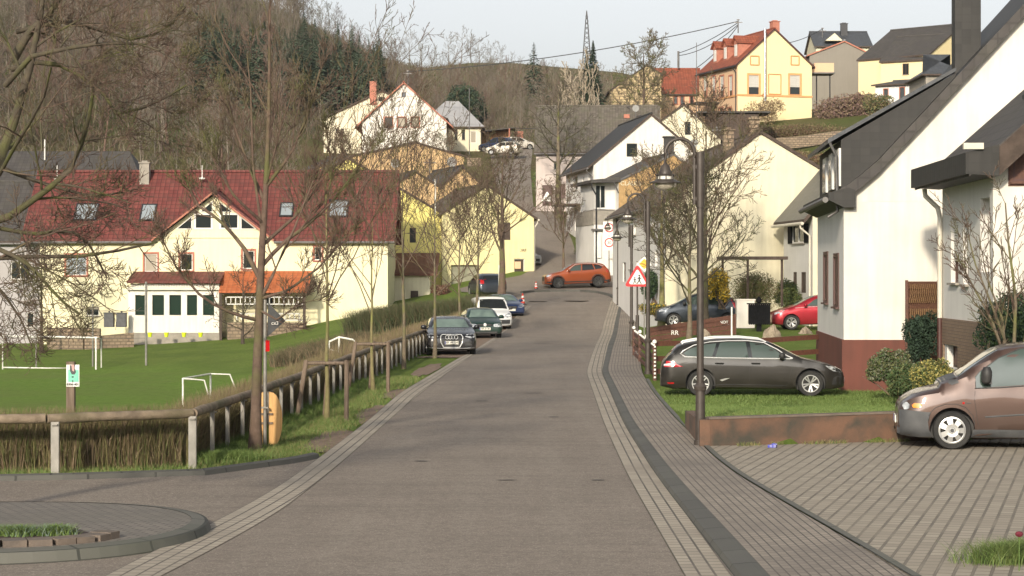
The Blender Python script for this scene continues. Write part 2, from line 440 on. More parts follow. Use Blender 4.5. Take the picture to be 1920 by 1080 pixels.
def curve(pl):
    pl = extend(pl); ys = [p.y for p in pl]; xs = [p.x for p in pl]
    Y = np.arange(ys[0], ys[-1], 1.0); X = np.interp(Y, ys, xs)
    k = np.ones(7)/7; Xp = np.concatenate([np.full(3, X[0]), X, np.full(3, X[-1])]); 
    Xp[:3] = X[0]-(X[1]-X[0])*np.arange(3,0,-1); Xp[-3:] = X[-1]+(X[-1]-X[-2])*np.arange(1,4)
    X = np.convolve(Xp, k, 'valid')
    return lambda d: float(np.interp(d, Y, X)) if d <= Y[-1] else float(X[-1]+(X[-1]-X[-4])/3*(d-Y[-1]))
cLI, cLO, cRI, cRO, cKO, cSR = map(curve, (LI, LO, RI, RO, KO, SR))
def strip(name, fa, fb, d0, d1, dz, m, nx=4, step=.5, za=0, zb=0, label=None, thick=0):
    mb = MB(); n = int((d1-d0)/step)+1; rows = []
    prev = None; s = 0.0
    for i in range(n+1):
        d = d0+(d1-d0)*i/n
        xa, xb = fa(d), fb(d)
        if prev is not None: s += math.hypot((xa+xb)/2-prev[0], d-prev[1])
        prev = ((xa+xb)/2, d)
        for k in range(nx+1):
            t = k/nx; x = xa+(xb-xa)*t
            mb.v.append((x, d, zr(d)+dz+za*(1-t)+zb*t)); rows.append((s, (x-xa)))
    for i in range(n):
        for k in range(nx):
            a = i*(nx+1)+k; f = (a, a+1, a+nx+2, a+nx+1)
            mb.uv[len(mb.f)] = [rows[q] for q in f]; mb.f.append(f); mb.m.append(0)
    o = mb.build(name, m); tag(o, kind='structure')
    return o
def asphaltmat():
    m, nt, b = newmat('asphalt'); b.inputs['Roughness'].default_value = .88; b.inputs['Specular IOR Level'].default_value = .25
    L = nt.links.new; geo = nt.nodes.new('ShaderNodeNewGeometry')
    def noise(s, d=6, r=.6, st=None):
        n = nt.nodes.new('ShaderNodeTexNoise'); n.inputs['Scale'].default_value = s; n.inputs['Detail'].default_value = d; n.inputs['Roughness'].default_value = r
        src = geo.outputs['Position']
        if st:
            mp = nt.nodes.new('ShaderNodeMapping'); mp.inputs['Scale'].default_value = st; L(src, mp.inputs[0]); src = mp.outputs[0]
        L(src, n.inputs['Vector']); return n.outputs['Fac']
    def ramp(f, stops):
        r = nt.nodes.new('ShaderNodeValToRGB'); e = r.color_ramp.elements
        e[0].position, e[0].color = stops[0][0], c4(stops[0][1]); e[1].position, e[1].color = stops[-1][0], c4(stops[-1][1])
        for p, c in stops[1:-1]:
            q = e.new(p); q.color = c4(c)
        L(f, r.inputs[0]); return r.outputs[0]
    def mix(f, a, bb):
        n = nt.nodes.new('ShaderNodeMix'); n.data_type = 'RGBA'
        for k, x in ((0,f),(6,a),(7,bb)):
            if isinstance(x, tuple): n.inputs[k].default_value = c4(x)
            elif isinstance(x, float): n.inputs[k].default_value = x
            else: L(x, n.inputs[k])
        return n.outputs[2]
    base = ramp(noise(60, 3, .8), [(.30,(.10,.083,.07)),(.5,(.25,.212,.178)),(.70,(.42,.365,.31))])
    base = mix(ramp(noise(.45, 6, .6), [(.35,(0,0,0)),(.75,(.75,.75,.75))]), base, (.175,.148,.125))
    base = mix(ramp(noise(1, 5, .6, (2.2,.09,1)), [(.45,(0,0,0)),(.8,(.6,.6,.6))]), base, (.28,.248,.21))
    vo = nt.nodes.new('ShaderNodeTexVoronoi'); vo.feature = 'DISTANCE_TO_EDGE'; vo.inputs['Scale'].default_value = .16
    mp = nt.nodes.new('ShaderNodeMapping'); mp.inputs['Scale'].default_value = (.35,1,1); L(geo.outputs['Position'], mp.inputs[0])
    mxv = nt.nodes.new('ShaderNodeMix'); mxv.data_type = 'VECTOR'; mxv.inputs[0].default_value = .09
    nv = nt.nodes.new('ShaderNodeTexNoise'); nv.inputs['Scale'].default_value = 1.5; L(geo.outputs['Position'], nv.inputs['Vector'])
    ad = nt.nodes.new('ShaderNodeVectorMath'); ad.operation = 'ADD'; L(mp.outputs[0], ad.inputs[0]); L(nv.outputs['Color'], ad.inputs[1]); L(ad.outputs[0], vo.inputs['Vector'])
    cr = ramp(vo.outputs['Distance'], [(0,(.55,.55,.55)),(.006,(0,0,0))])
    base = mix(ramp(noise(11, 5, .75), [(.42,(0,0,0)),(.7,(.6,.6,.6))]), base, (.115,.095,.08))
    base = mix(ramp(noise(1, 6, .7, (.12,2.6,1)), [(.5,(0,0,0)),(.78,(.5,.5,.5))]), base, (.12,.10,.085))
    base = mix(ramp(noise(32, 2, .5), [(.60,(0,0,0)),(.68,(.7,.7,.7))]), base, (.40,.35,.30))
    L(base, b.inputs['Base Color'])
    bp = nt.nodes.new('ShaderNodeBump'); bp.inputs['Strength'].default_value = .5; bp.inputs['Distance'].default_value = .01; L(noise(90, 3, .7), bp.inputs['Height']); L(bp.outputs[0], b.inputs['Normal'])
    return m
M_asph = asphaltmat()
M_pave = brickmat('pavers', (.41,.36,.29), (.33,.29,.235), (.06,.05,.045), .23, .155, ms=.014, offset=.5, dirt=(.22,.19,.155))
M_side = brickmat('sidewalk_pavers', (.31,.265,.22), (.245,.21,.175), (.075,.065,.055), .2, .1, ms=.010, offset=.5, dirt=(.14,.12,.105), rot=0.0)
M_kerb = brickmat('kerb_concrete', (.085,.082,.075), (.065,.063,.058), (.02,.02,.02), 1.0, 3.0, ms=.02, dirt=(.10,.10,.085))
M_kerbL = brickmat('kerb_concrete_light', (.13,.125,.11), (.10,.10,.088), (.02,.02,.02), 1.0, 3.0, ms=.02, dirt=(.085,.09,.07))
M_drive = brickmat('driveway_pavers', (.37,.325,.26), (.27,.235,.19), (.13,.112,.09), .24, .175, ms=.018, offset=.5, rot=rad(90+15.5), dirt=(.27,.235,.185), dscale=1.1, bump=.8, dist=.02)
M_earth = mat('bare_earth', (.14,.095,.065), (.24,.17,.125), scale=6, bump=.5, rough=.95)
D1 = 127.5
strip('road', cLI, cRI, 2, D1, .035, M_asph, 6)
strip('paved_gutter', cLO, cLI, 2, 124.5, .042, M_pave, 3)
strip('paved_gutter', cRI, cRO, 2, D1, .042, M_pave, 3)
# rolled dark kerb, rising to the footway
mbk = MB(); prof = [(0,.042),(.12,.10),(.8,.118),(1.0,.112)]; n = 250; vs = []
for i in range(n+1):
    d = 2+(D1-2)*i/n; a, b = cRO(d), cKO(d)
    for t, z in prof: mbk.v.append((a+(b-a)*t, d, zr(d)+z))
for i in range(n):
    for k in range(3):
        a = i*4+k; f = (a, a+1, a+5, a+4); mbk.uv[len(mbk.f)] = [(mbk.v[q][1], (q % 4)*.1) for q in f]; mbk.f.append(f); mbk.m.append(0)
tag(mbk.build('kerb', M_kerb), kind='structure')
strip('sidewalk', cKO, cSR, 2, 136, .11, M_side, 4)
strip('kerb_edging', cSR, lambda d: cSR(d)+.1, 12, 60, .125, M_kerbL, 1)
# forecourt asphalt beyond the bend and the lane that climbs the hill
def sheet(name, rows, m, dz=.03, nx=10, step=1.0, label=None):
    ds = [r[0] for r in rows]; xa = [r[1] for r in rows]; xb = [r[2] for r in rows]
    mb = MB(); n = int((ds[-1]-ds[0])/step)
    for i in range(n+1):
        d = ds[0]+(ds[-1]-ds[0])*i/n; a = np.interp(d, ds, xa); b = np.interp(d, ds, xb)
        for k in range(nx+1): mb.v.append((a+(b-a)*k/nx, d, zr(d)+dz))
    for i in range(n):
        for k in range(nx):
            q = i*(nx+1)+k; mb.f.append((q, q+1, q+nx+2, q+nx+1)); mb.m.append(0)
    o = mb.build(name, m, smooth=True); tag(o, kind='structure'); return o
sheet('road_junction', [(123,.7,7.0),(128,.2,7.6),(131,-1.0,7.7),(134,-3.2,7.8),(139,-3.4,7.8),(144,-1.4,7.4),(147,.6,7.3),(150,1.3,6.6),(156,1.6,4.7),(165,.9,4.6),(178,-.1,4.2),(185,-.3,3.6),(190,-.5,1.9),(205,-1.4,1.9),(220,-2.1,1.9),(240,-2.4,2.3),(262,-5,2.5)], M_asph, .022)
# thin dark kerb line that closes the street end
kl = [GR(x, y) for x, y in [(978,550),(1000,548.5),(1030,547.5),(1060,547),(1090,547.3),(1120,550),(1142,555),(1158,563),(1165,573)]]
mb = MB()
for a, b in zip(kl, kl[1:]):
    d = (b-a); s = Vector((-d.y, d.x, 0)).normalized()*.11
    up = Vector((0,0,.14))
    mb.prism([a-s, a+s, a+s+up, a-s+up], b-a)
tag(mb.build('kerb_bend', M_kerb), kind='structure')
# side street left and the area round the island
mb = MB()
def kerbline(x): return float(np.interp(x, [-14,-8,-6.5,-4.6,-3.95,-3.4,-3.05], [30.6,31.0,31.3,32.0,33.2,34.2,35.4]))
xs = np.arange(-30, -2.6, .4)
for x in xs:
    mb.v.append((x, 2, .012)); mb.v.append((x, kerbline(x)+.02 if x < -3.05 else 35.4, .012))
for i in range(len(xs)-1): mb.f.append((2*i, 2*i+2, 2*i+3, 2*i+1)); mb.m.append(0)
tag(mb.build('side_road', M_asph), kind='structure')
# verge kerb
mb = MB()
for i in range(60):
    x0 = -14+i*(14-3.15)/60; x1 = -14+(i+1)*(14-3.15)/60
    a = Vector((x0, kerbline(x0), 0)); b = Vector((x1, kerbline(x1), 0)); d = b-a; s = Vector((-d.y, d.x, 0)).normalized()*.13
    mb.prism([a, a+s*.25+Vector((0,0,.085)), a+s+Vector((0,0,.105)), a+s], d)
tag(mb.build('verge_kerb', M_kerb), kind='structure')
# island
ic = Vector((-6.15, 24.6, 0))
def isl(rx, ry, n=64, z=0): 
    pts = []
    for k in range(n):
        t = 2*PI*k/n; x = math.cos(t); y = math.sin(t)
        pts.append(Vector((ic.x+rx*math.copysign(abs(x)**.85, x), ic.y+ry*math.copysign(abs(y)**.95, y)+(.0), z)))
    return pts
mb = MB(); o1 = isl(2.66,2.62); o2 = isl(2.61,2.56,z=.13); o3 = isl(2.42,2.38,z=.15); n = 64
for A, B in ((o1,o2),(o2,o3)):
    b0 = len(mb.v); mb.v += [tuple(p) for p in A+B]
    for k in range(n):
        f = (b0+k, b0+(k+1)%n, b0+n+(k+1)%n, b0+n+k); s0, s1 = k*.25, (k+1)*.25
        mb.uv[len(mb.f)] = [(s0,0),(s1,0),(s1,.1),(s0,.1)]; mb.f.append(f); mb.m.append(0)
tag(mb.build('island_kerb', M_kerbL), kind='structure')
M_isl = brickmat('island_pavers', (.215,.19,.165), (.16,.145,.13), (.045,.04,.036), .2, .1, ms=.01, rot=rad(20), dirt=(.13,.12,.10))
mb = MB(); top = isl(2.42,2.38,z=.145); mb.add(top, [tuple(range(n))]); tag(mb.build('traffic_island', M_isl), kind='structure')
# ring of long stones round the planting bed on the island
M_stone = mat('edging_stone', (.16,.125,.10), (.11,.09,.075), scale=5, bump=.3)
bedc = Vector((-6.05, 23.35, .145))
mb = MB(); er = random.Random(4)
bedp = [(-7.6,22.85),(-6.9,22.65),(-6.2,22.5),(-5.4,22.55),(-4.9,22.72),(-4.55,23.0),(-4.4,23.35)]
bl = [Vector((x,y,0)) for x,y in bedp]
M_soil = mat('planting_soil', (.035,.02,.018), (.07,.045,.04), scale=9, bump=.8)
for a, b in zip(bl, bl[1:]):
    m_ = max(2, int((b-a).length/.2))
    for k in range(m_):
        p = a.lerp(b, (k+.5)/m_); d = (b-a).normalized(); s = Vector((-d.y, d.x, 0))
        mb.box(p+Vector((0,0,.165+er.uniform(-.006,.006))), ((b-a).length/m_*.93, .26, .10), 0, (d, s, Vector((0,0,1))))
tag(mb.build('bed_edging', M_stone), kind='structure')
mb = MB(); mb.prism([Vector((-8.0,23.0,.15)),Vector((-6.2,22.68,.15)),Vector((-5.0,22.85,.15)),Vector((-4.6,23.35,.15)),Vector((-4.9,23.9,.15)),Vector((-8.0,24.4,.15))], (0,0,.035))
tag(mb.build('planting_bed', M_soil), kind='structure')
# driveway right of the footway
mb = MB(); n = 60
for i in range(n+1):
    d = 12+(38.0-12)*i/n; a = cSR(d)+(.1 if d > 23 else 0)
    for k in range(7): mb.v.append((a+(24-a)*k/6, d, .112 if d < 36.3 else .112))
for i in range(n):
    for k in range(6): q = i*7+k; mb.f.append((q,q+1,q+8,q+7)); mb.m.append(0)
tag(mb.build('driveway', M_drive), kind='structure')
# trodden earth patches along the left verge
er = random.Random(9)
PATCH = []
for cx, cy, a, b in ((706,775,1.3,.75),(622,826,1.1,.8),(742,738,.9,.5),(800,694,2.0,.6),(640,866,.6,.4)):
    mb = MB(); c = GR(cx, cy); k = 26
    sl = (cLO(c.y+3)-cLO(c.y-3))/6; PATCH.append((c.x, c.y, .5*b, 2.2*a, sl))
    ring = []
    for i in range(k):
        t = 2*PI*i/k; r = 1+er.uniform(-.18,.18); yy = 2.4*a*math.sin(t)*r; ring.append(Vector((c.x+.55*b*math.cos(t)*r+sl*yy, c.y+yy, .002)))
    ring = [Vector((min(p.x, cLO(p.y)+.02), p.y, p.z+.012)) for p in ring]
    mb.add(ring, [tuple(range(k))]); tag(mb.build('earth_patch', M_earth), kind='structure')

# worn patches and covers in the road
M_patch = mat('tar_patch', (.075,.067,.06), (.12,.105,.09), scale=12, rough=.85, bump=.4)
er = random.Random(12)
for cx, cy, w_, d_, sh in ((1018,646,1.1,.55,.9),(903,755,.34,.3,1),(790,869,.26,.22,1),(1038,785,.28,.25,1),(1000,740,.5,.25,1),(1080,565,1.6,1.6,1),(1010,566,1.2,1.2,1),(950,905,.3,.16,1),(1120,905,.22,.2,1)):
    c = GR(cx, cy); mb = MB(); k = 18
    mb.add([Vector((c.x+w_*.5*math.cos(2*PI*i/k)*er.uniform(.75,1.1), c.y+d_*.5*math.sin(2*PI*i/k)*er.uniform(.7,1.15), zr(c.y)+.0405)) for i in range(k)], [tuple(range(k))])
    tag(mb.build('road_patch', M_patch), kind='structure')

# unseen slope added behind the camera to darken reflections in panes and paint
Xs = np.linspace(-520, 520, 80); Ys = np.linspace(-38, -330, 40); XX, YY = np.meshgrid(Xs, Ys); rg = np.random.default_rng(1)
ZZ = -.1+58*ss((-YY-60)/230)+2.5*np.sin(XX*.021)*ss((-YY-60)/120)+rg.uniform(-1.2,1.2,XX.shape)*ss((-YY-70)/40)*3
a_ = (np.arange(39)[:,None]*80+np.arange(79)[None,:]).ravel()
o = np_mesh('added_hills', np.stack([XX.ravel(),YY.ravel(),ZZ.ravel()],1), np.stack([a_,a_+80,a_+81,a_+1],1), mat('added_slope', (.05,.045,.028), (.10,.085,.055), scale=.05, detail=9, rough=.95, bump=1, bscale=.3, dist=2.0)); tag(o, kind='structure')

strip('earth_strip', lambda d: cLO(d)-1.5-.35*math.sin(d*1.7)-.3*math.sin(d*.61), lambda d: cLO(d)+.01, 78, 119, .03, M_earth, 3)
# ------------------------------------------------------------------ building kit
M_white = wallmat('render_white', (.69,.66,.60), (.46,.42,.36), .55)
M_whiteS = wallmat('render_offwhite', (.66,.64,.61), (.45,.43,.40), .4)
M_cream = wallmat('render_cream', (.68,.63,.47), (.48,.42,.30), .55)
M_yel = wallmat('render_yellow', (.70,.64,.36), (.50,.42,.2), .4)
M_yelL = wallmat('render_pale_yellow', (.74,.69,.47), (.60,.5,.3), .35)
M_bright = wallmat('render_bright_yellow', (.72,.64,.22), (.6,.5,.2), .3)
M_warm = wallmat('render_warm_yellow', (.74,.62,.36), (.62,.5,.3), .3)
M_peach = wallmat('render_peach', (.62,.42,.27), (.5,.34,.22), .3)
M_tan = wallmat('render_tan', (.55,.38,.20), (.40,.28,.16), .6)
M_grey = wallmat('render_grey', (.22,.20,.17), (.17,.155,.13), .4)
M_annex = wallmat('render_pale_grey', (.36,.34,.34), (.28,.26,.25), .5)
M_plinth = wallmat('plinth_red', (.16,.062,.048), (.10,.048,.038), .8)
M_brickb = brickmat('brick_brown', (.25,.17,.11), (.19,.125,.085), (.12,.09,.07), .25, .075, ms=.01, dirt=(.2,.14,.1))
M_slate = tilemat('slate_dark', (.026,.025,.024), (.036,.034,.032), .25, .2, rough=.6, bump=.25, line=.15, moss=(.032,.030,.027), dist=.012)
M_slateB = tilemat('slate_blue', (.05,.055,.062), (.075,.08,.09), .3, .25, rough=.42, bump=.3, line=.4, moss=(.06,.06,.055), dist=.015)
M_red = tilemat('tiles_wine_red', (.125,.034,.030), (.18,.052,.043), .30, .36, rough=.65, bump=.9, line=.7, moss=(.085,.042,.034))
M_red2 = tilemat('tiles_brick_red', (.22,.06,.035), (.30,.09,.05), .3, .36, rough=.7, bump=.7, line=.5, moss=(.13,.055,.035))
M_orange = tilemat('tiles_orange', (.36,.095,.035), (.43,.13,.05), .3, .36, rough=.6, bump=.8, line=.45, moss=(.36,.1,.035))
M_brown = tilemat('corrugated_brown', (.10,.075,.06), (.13,.10,.08), .18, 1.2, rough=.8, bump=.8, line=.3, moss=(.085,.08,.05))
M_dkroof = tilemat('roof_dark_grey', (.055,.05,.048), (.075,.068,.064), .3, .4, rough=.7, bump=.5, line=.4, moss=(.07,.065,.05), dist=.02)
M_greyroof = tilemat('roof_light_grey', (.30,.30,.31), (.35,.35,.36), .6, 2.0, rough=.5, bump=.3, line=.2, moss=(.28,.27,.26))
M_wood = mat('wood_weathered', (.12,.085,.06), (.20,.15,.11), scale=4, stretch=(6,6,.6), bump=.4, rough=.85)
M_woodR = mat('wood_red_brown', (.075,.03,.018), (.115,.045,.028), scale=5, stretch=(3,3,3), bump=.3, rough=.6)
M_woodD = mat('wood_dark', (.045,.03,.022), (.075,.052,.04), scale=5, bump=.4, rough=.8)
M_pvc = mat('frame_white', (.68,.66,.62), (.60,.58,.54), scale=3, rough=.5)
M_pvcB = mat('frame_brown', (.055,.02,.016), (.08,.03,.024), scale=3, rough=.5)
M_trimR = mat('trim_red_sandstone', (.42,.17,.11), (.34,.13,.09), scale=4, rough=.8)
M_trimO = mat('trim_orange', (.62,.32,.13), (.55,.28,.12), scale=4, rough=.8)
M_gutter = mat('gutter_zinc', (.12,.115,.11), (.17,.16,.155), scale=2, rough=.5, metal=.6)
M_gutW = mat('downpipe_cream', (.60,.56,.47), (.52,.48,.40), scale=2, rough=.5)
M_blind = brickmat('roller_blind', (.62,.60,.55), (.56,.54,.5), (.22,.21,.19), 9, .06, ms=.008, bump=.6)
M_blindB = brickmat('roller_blind_beige', (.42,.37,.30), (.38,.34,.27), (.15,.13,.1), 9, .06, ms=.008, bump=.6)
M_glass = glassmat()
M_glassL = glassmat('window_glass_painted_sky', (.25,.28,.30), .04)  # pale base colour paints a sky reflection into the pane
M_curtain = mat('net_curtain', (.5,.48,.44), (.36,.34,.31), scale=8, stretch=(4,4,.2), rough=.9)
M_dark = mat('dark_metal', (.025,.025,.027), (.04,.04,.042), scale=8, rough=.5, metal=.3)
M_black = mat('black_paint', (.008,.008,.009), (.014,.014,.015), scale=8, rough=.9, spec=.1)
M_steel = mat('stainless_steel', (.55,.55,.56), (.45,.45,.46), scale=2, rough=.25, metal=1.0)
M_conc = mat('concrete', (.30,.27,.23), (.22,.2,.17), scale=3, rough=.9, bump=.3)
M_rubble = brickmat('rubble_stone', (.30,.22,.15), (.17,.125,.09), (.10,.08,.06), .34, .2, ms=.03, dirt=(.22,.17,.11), dscale=1.6, bump=1.0, dist=.05)
M_clad = mat('cladding_ochre', (.42,.27,.12), (.30,.19,.085), scale=3, stretch=(4,4,1.5), rough=.85, bump=.3)
class House:
    """walls with true window openings. s = along a wall, z = height"""
    def __init__(h, name, label, cat, A, B=None, W=None, ang=None, L=8, zb=0, kind='gable', zeL=3, zeR=None, zr_=5, rid=.5, wall=None, side=None, roof=None, oh=.35, og=.25, th=.14, edge=None, group=None, noroof=False, hip=0, backwall=True, zb2=None):
        h.O = Vector((A[0], A[1], 0))
        if B is not None:
            d = Vector((B[0]-A[0], B[1]-A[1], 0)); h.W = d.length; h.e1 = d.normalized()
        else: h.W = W; h.e1 = Vector((math.cos(ang), math.sin(ang), 0))
        h.e2 = Vector((-h.e1.y, h.e1.x, 0)); h.L = L; h.zb = zb; h.kind = kind
        h.zeL = zeL; h.zeR = zeL if zeR is None else zeR; h.zr = zr_; h.rid = rid
        h.wall = wall; h.side = side or wall; h.roofm = roof; h.oh = oh; h.og = og; h.th = th; h.edge = edge or M_woodD
        h.holes = {'front':[], 'left':[], 'right':[]}
        h.root = empty(name, h.O+Vector((0,0,zb)), label, cat, group)
        h.hip = hip; h.noroof = noroof
    def W3(h, u, v, z): return h.O+h.e1*u+h.e2*v+Vector((0,0,z))
    def face(h, f):
        """origin, direction, outward normal, length"""
        if f == 'front': return h.O, h.e1, -h.e2, h.W
        if f == 'left': return h.O+h.e2*h.L, -h.e2, -h.e1, h.L
        if f == 'right': return h.O+h.e1*h.W, h.e2, h.e1, h.L
        return h.O+h.e1*h.W+h.e2*h.L, -h.e1, h.e2, h.W
    def sz(h, f, x, y, off=0.0):
        o, d, n, l = h.face(f); o = o+n*off
        ray = Vector(((x-CX)/F, 1, -(y-HY)/F)); C = Vector((0,0,H))
        t = (o-C).dot(n)/ray.dot(n); p = C+ray*t
        return (p-o).dot(d), p.z
    def pt(h, f, s, z, off=0.0):
        o, d, n, l = h.face(f); p = o+d*s+n*off; return Vector((p.x, p.y, z))
    def prof(h, f):
        zb = h.zb
        g = (h.kind == 'gable' and f in ('front','back')) or (h.kind == 'eave' and f in ('left','right'))
        W = h.W if f in ('front','back') else h.L
        if g:
            a, b, r = h.zeL, h.zeR, h.rid
            if h.kind == 'eave':
                a, b = (h.zeR, h.zeL) if f == 'left' else (h.zeL, h.zeR); r = 1-h.rid if f == 'left' else h.rid
            elif f == 'back': a, b, r = b, a, 1-r
            if h.hip: return [(0,zb),(W,zb),(W,b),(0,a)]
            return [(0,zb),(W,zb),(W,b),(W*r,h.zr),(0,a)]
        z = h.zeL if (f == 'left' or (f == 'front' and h.kind == 'eave')) else h.zeR
        return [(0,zb),(W,zb),(W,z),(0,z)]
    def win(h, f, x0, y0, x1, y1, px=True, style='win', frame=None, depth=.13, sill=True, trim=None, blind=0, blindm=None, mull=1, glass=None, cur=0, name=None, shut=None, bars=0, fw=.06, trimw=.10, doorm=None):
        if px:
            s0, z1 = h.sz(f, x0, y0); s1, z0 = h.sz(f, x1, y1)
            s0b, z1b = h.sz(f, (x0+x1)/2, y0); s_, z0 = h.sz(f, (x0+x1)/2, y1); z1 = z1b
        else: s0, z0, s1, z1 = x0, y0, x1, y1
        if s0 > s1: s0, s1 = s1, s0
        if z0 > z1: z0, z1 = z1, z0
        if z0 < h.zb+.03: z0 = h.zb+.03
        l = h.face(f)[3]
        s0 = max(.05, s0); s1 = min(l-.05, s1)
        if s1-s0 < .08: return None
        h.holes[f].append((s0, z0, s1, z1, depth))
        fr = frame or M_pvc; o, d, n, l = h.face(f); ax = (d, n, Vector((0,0,1)))
        nm = name or ('door' if style in ('door','garage') else 'window')
        mb = MB(); q = lambda s, z, off: h.pt(f, s, z, off)
        w, hh = s1-s0, z1-z0; cs, cz = (s0+s1)/2, (z0+z1)/2; fo = -depth+.03
        mb.box(q(s0+fw/2, cz, fo), (fw, .05, hh), 0, ax); mb.box(q(s1-fw/2, cz, fo), (fw, .05, hh), 0, ax)
        mb.box(q(cs, z0+fw/2, fo), (w-2*fw, .05, fw), 0, ax); mb.box(q(cs, z1-fw/2, fo), (w-2*fw, .05, fw), 0, ax)
        if style in ('win',):
            for k in range(1, mull): mb.box(q(s0+w*k/mull, cz, fo), (fw*.9, .046, hh-2*fw), 0, ax)
            for k in range(bars): mb.box(q(cs, z0+hh*(k+1)/(bars+1), fo), (w-2*fw, .044, fw*.6), 0, ax)
        wo = mb.build(nm, fr, h.root)
        if style == 'win':
            mb = MB(); mb.box(q(cs, cz, -depth+.012), (w-.01, .01, hh-.01), 0, ax); mb.build('pane', glass or M_glass, wo)
            if cur:
                mb = MB(); mb.box(q(cs, z1-hh*cur/2, -depth+.02), (w-2*fw, .006, hh*cur-.02), 0, ax); mb.build('curtain', M_curtain, wo)
        else:
            mb = MB(); mb.box(q(cs, cz, -depth+.02), (w-.01, .03, hh-.01), 0, ax); mb.build('panel', doorm or M_woodD, wo)
        if blind:
            mb = MB(); mb.box(q(cs, z1-hh*blind/2, -depth+.075), (w-.02, .025, hh*blind), 0, ax); mb.build('roller_blind', blindm or M_blind, wo)
        if sill and style == 'win':
            mb = MB(); mb.box(q(cs, z0-.03, .03), (w+.14, .12, .05), 0, ax); mb.build('sill', trim or M_conc, wo)
        if trim:
            mb = MB(); t = trimw
            mb.box(q(s0-t/2, cz, .012), (t, .03, hh+2*t), 0, ax); mb.box(q(s1+t/2, cz, .012), (t, .03, hh+2*t), 0, ax)
            mb.box(q(cs, z1+t/2, .012), (w, .028, t), 0, ax); mb.box(q(cs, z0-t/2, .012), (w, .028, t), 0, ax)
            mb.build('surround', trim, wo)
        if shut:
            for sgn, s_ in ((-1, s0), (1, s1)):
                mb = MB(); sw = w*.32
                mb.box(q(s_+sgn*sw/2, cz, .035), (sw, .04, hh), 0, ax)
                for k in range(5): mb.box(q(s_+sgn*sw/2, z0+hh*(k+.5)/5, .06), (sw*.8, .012, hh*.12), 0, ax)
                mb.build('shutter', shut, wo)
        return wo
    def walls(h, plinth=None, pz=None, pm=None):
        mb = MB()
        for f in ('front','left','right','back'):
            o, d, n, l = h.face(f); pr = h.prof(f); mi = 0 if f in ('front','back') else 1
            polys = [[Vector((s, z, 0)) for s, z in pr]]; hl = h.holes.get(f, [])
            for s0, z0, s1, z1, dp in hl: polys.append([Vector((s0,z0,0)),Vector((s0,z1,0)),Vector((s1,z1,0)),Vector((s1,z0,0))])
            flat = [p for pl in polys for p in pl]
            tri = tessellate_polygon(polys)
            mb.add([h.pt(f, p.x, p.y) for p in flat], [tuple(t) for t in tri], mi)
            for s0, z0, s1, z1, dp in hl:
                c = [(s0,z0),(s1,z0),(s1,z1),(s0,z1)]
                for (a, b) in zip(c, c[1:]+c[:1]):
                    mb.quad(h.pt(f,*a), h.pt(f,*b), h.pt(f,*b,off=-dp), h.pt(f,*a,off=-dp), mi)
        w = mb.build('wall', [h.wall, h.side], h.root); h.wallo = w
        if plinth:
            mb = MB()
            for f in ('front','left','right'):
                o, d, n, l = h.face(f); ax = (d, n, Vector((0,0,1)))
                mb.box(h.pt(f, l/2, (h.zb+pz)/2, .02), (l+.08 if f == 'front' else l-.0, .05, pz-h.zb), 0, ax)
            mb.build('plinth', pm, h.root)
        return w
    def roofs(h):
        g = h.kind == 'gable'
        span = h.W if g else h.L; ext = h.L if g else h.W
        r = span*h.rid; o = h.root
        def Q(a, b, z): return h.W3(a, b, z) if g else h.W3(b, a, z)
        out = []
        if h.hip:
            mb = MB(); i = h.hip; oh = h.oh; sl = (h.zr-h.zeL)/(span/2); ze = h.zeL-oh*sl
            a, b, c, d = Q(-oh,-oh,ze), Q(span+oh,-oh,ze), Q(span+oh,ext+oh,ze), Q(-oh,ext+oh,ze)
            e, f = Q(r, i, h.zr), Q(r, ext-i, h.zr); t = Vector((0,0,h.th))
            vs = [p+t for p in (a,b,c,d,e,f)]+[a,b,c,d]
            mb.add(vs, [(0,1,4),(1,2,5,4),(2,3,5),(3,0,4,5)], 0); mb.add(vs, [(6,7,1,0),(7,8,2,1),(8,9,3,2),(9,6,0,3),(6,7,8,9)], 1)
            return mb.build('roof', [h.roofm, h.edge], o, recalc=True)
        mb = MB()
        for sgn, ze, base, run in ((-1, h.zeL, 0, r), (1, h.zeR, span, span-r)):
            if run < .05: continue
            sl = (h.zr-ze)/run; oh = h.oh
            p = [(r, h.zr), (base+sgn*oh, ze-oh*sl)]; th = h.th*math.sqrt(1+sl*sl)
            A = Q(p[0][0], -h.og, p[0][1]+.01); B = Q(p[1][0], -h.og, p[1][1]+.01)
            C = Q(p[1][0], ext+h.og, p[1][1]+.01); D = Q(p[0][0], ext+h.og, p[0][1]+.01); t = Vector((0,0,th))
            vs = [A,B,C,D,A+t,B+t,C+t,D+t]
            mb.add(vs, [(4,5,6,7)], 0); mb.add(vs, [(0,1,5,4),(1,2,6,5),(2,3,7,6),(3,2,1,0)], 1)
        ro = mb.build('roof', [h.roofm, h.edge], o)
        h.roofo = ro
        # ridge capping
        mb = MB(); tr = h.th*1.25
        mb.tube([Q(r, -h.og, h.zr+tr), Q(r, ext+h.og, h.zr+tr)], .11, 8); mb.build('ridge_cap', h.roofm, ro)
        return ro
    def gutter(h, side='L', pipe=None, m=None, pr=.05):
        g = h.kind == 'gable'; span = h.W if g else h.L; ext = h.L if g else h.W
        def Q(a, b, z): return h.W3(a, b, z) if g else h.W3(b, a, z)
        ze = h.zeL if side == 'L' else h.zeR; run = span*(h.rid if side == 'L' else 1-h.rid); sl = (h.zr-ze)/run
        a = -h.oh-.07 if side == 'L' else span+h.oh+.07
        z = ze-h.oh*sl+.03; mb = MB()
        mb.tube([Q(a, -h.og+.02, z), Q(a, ext+h.og-.02, z)], .075, 8); gt = mb.build('gutter', m or M_gutter, h.root)
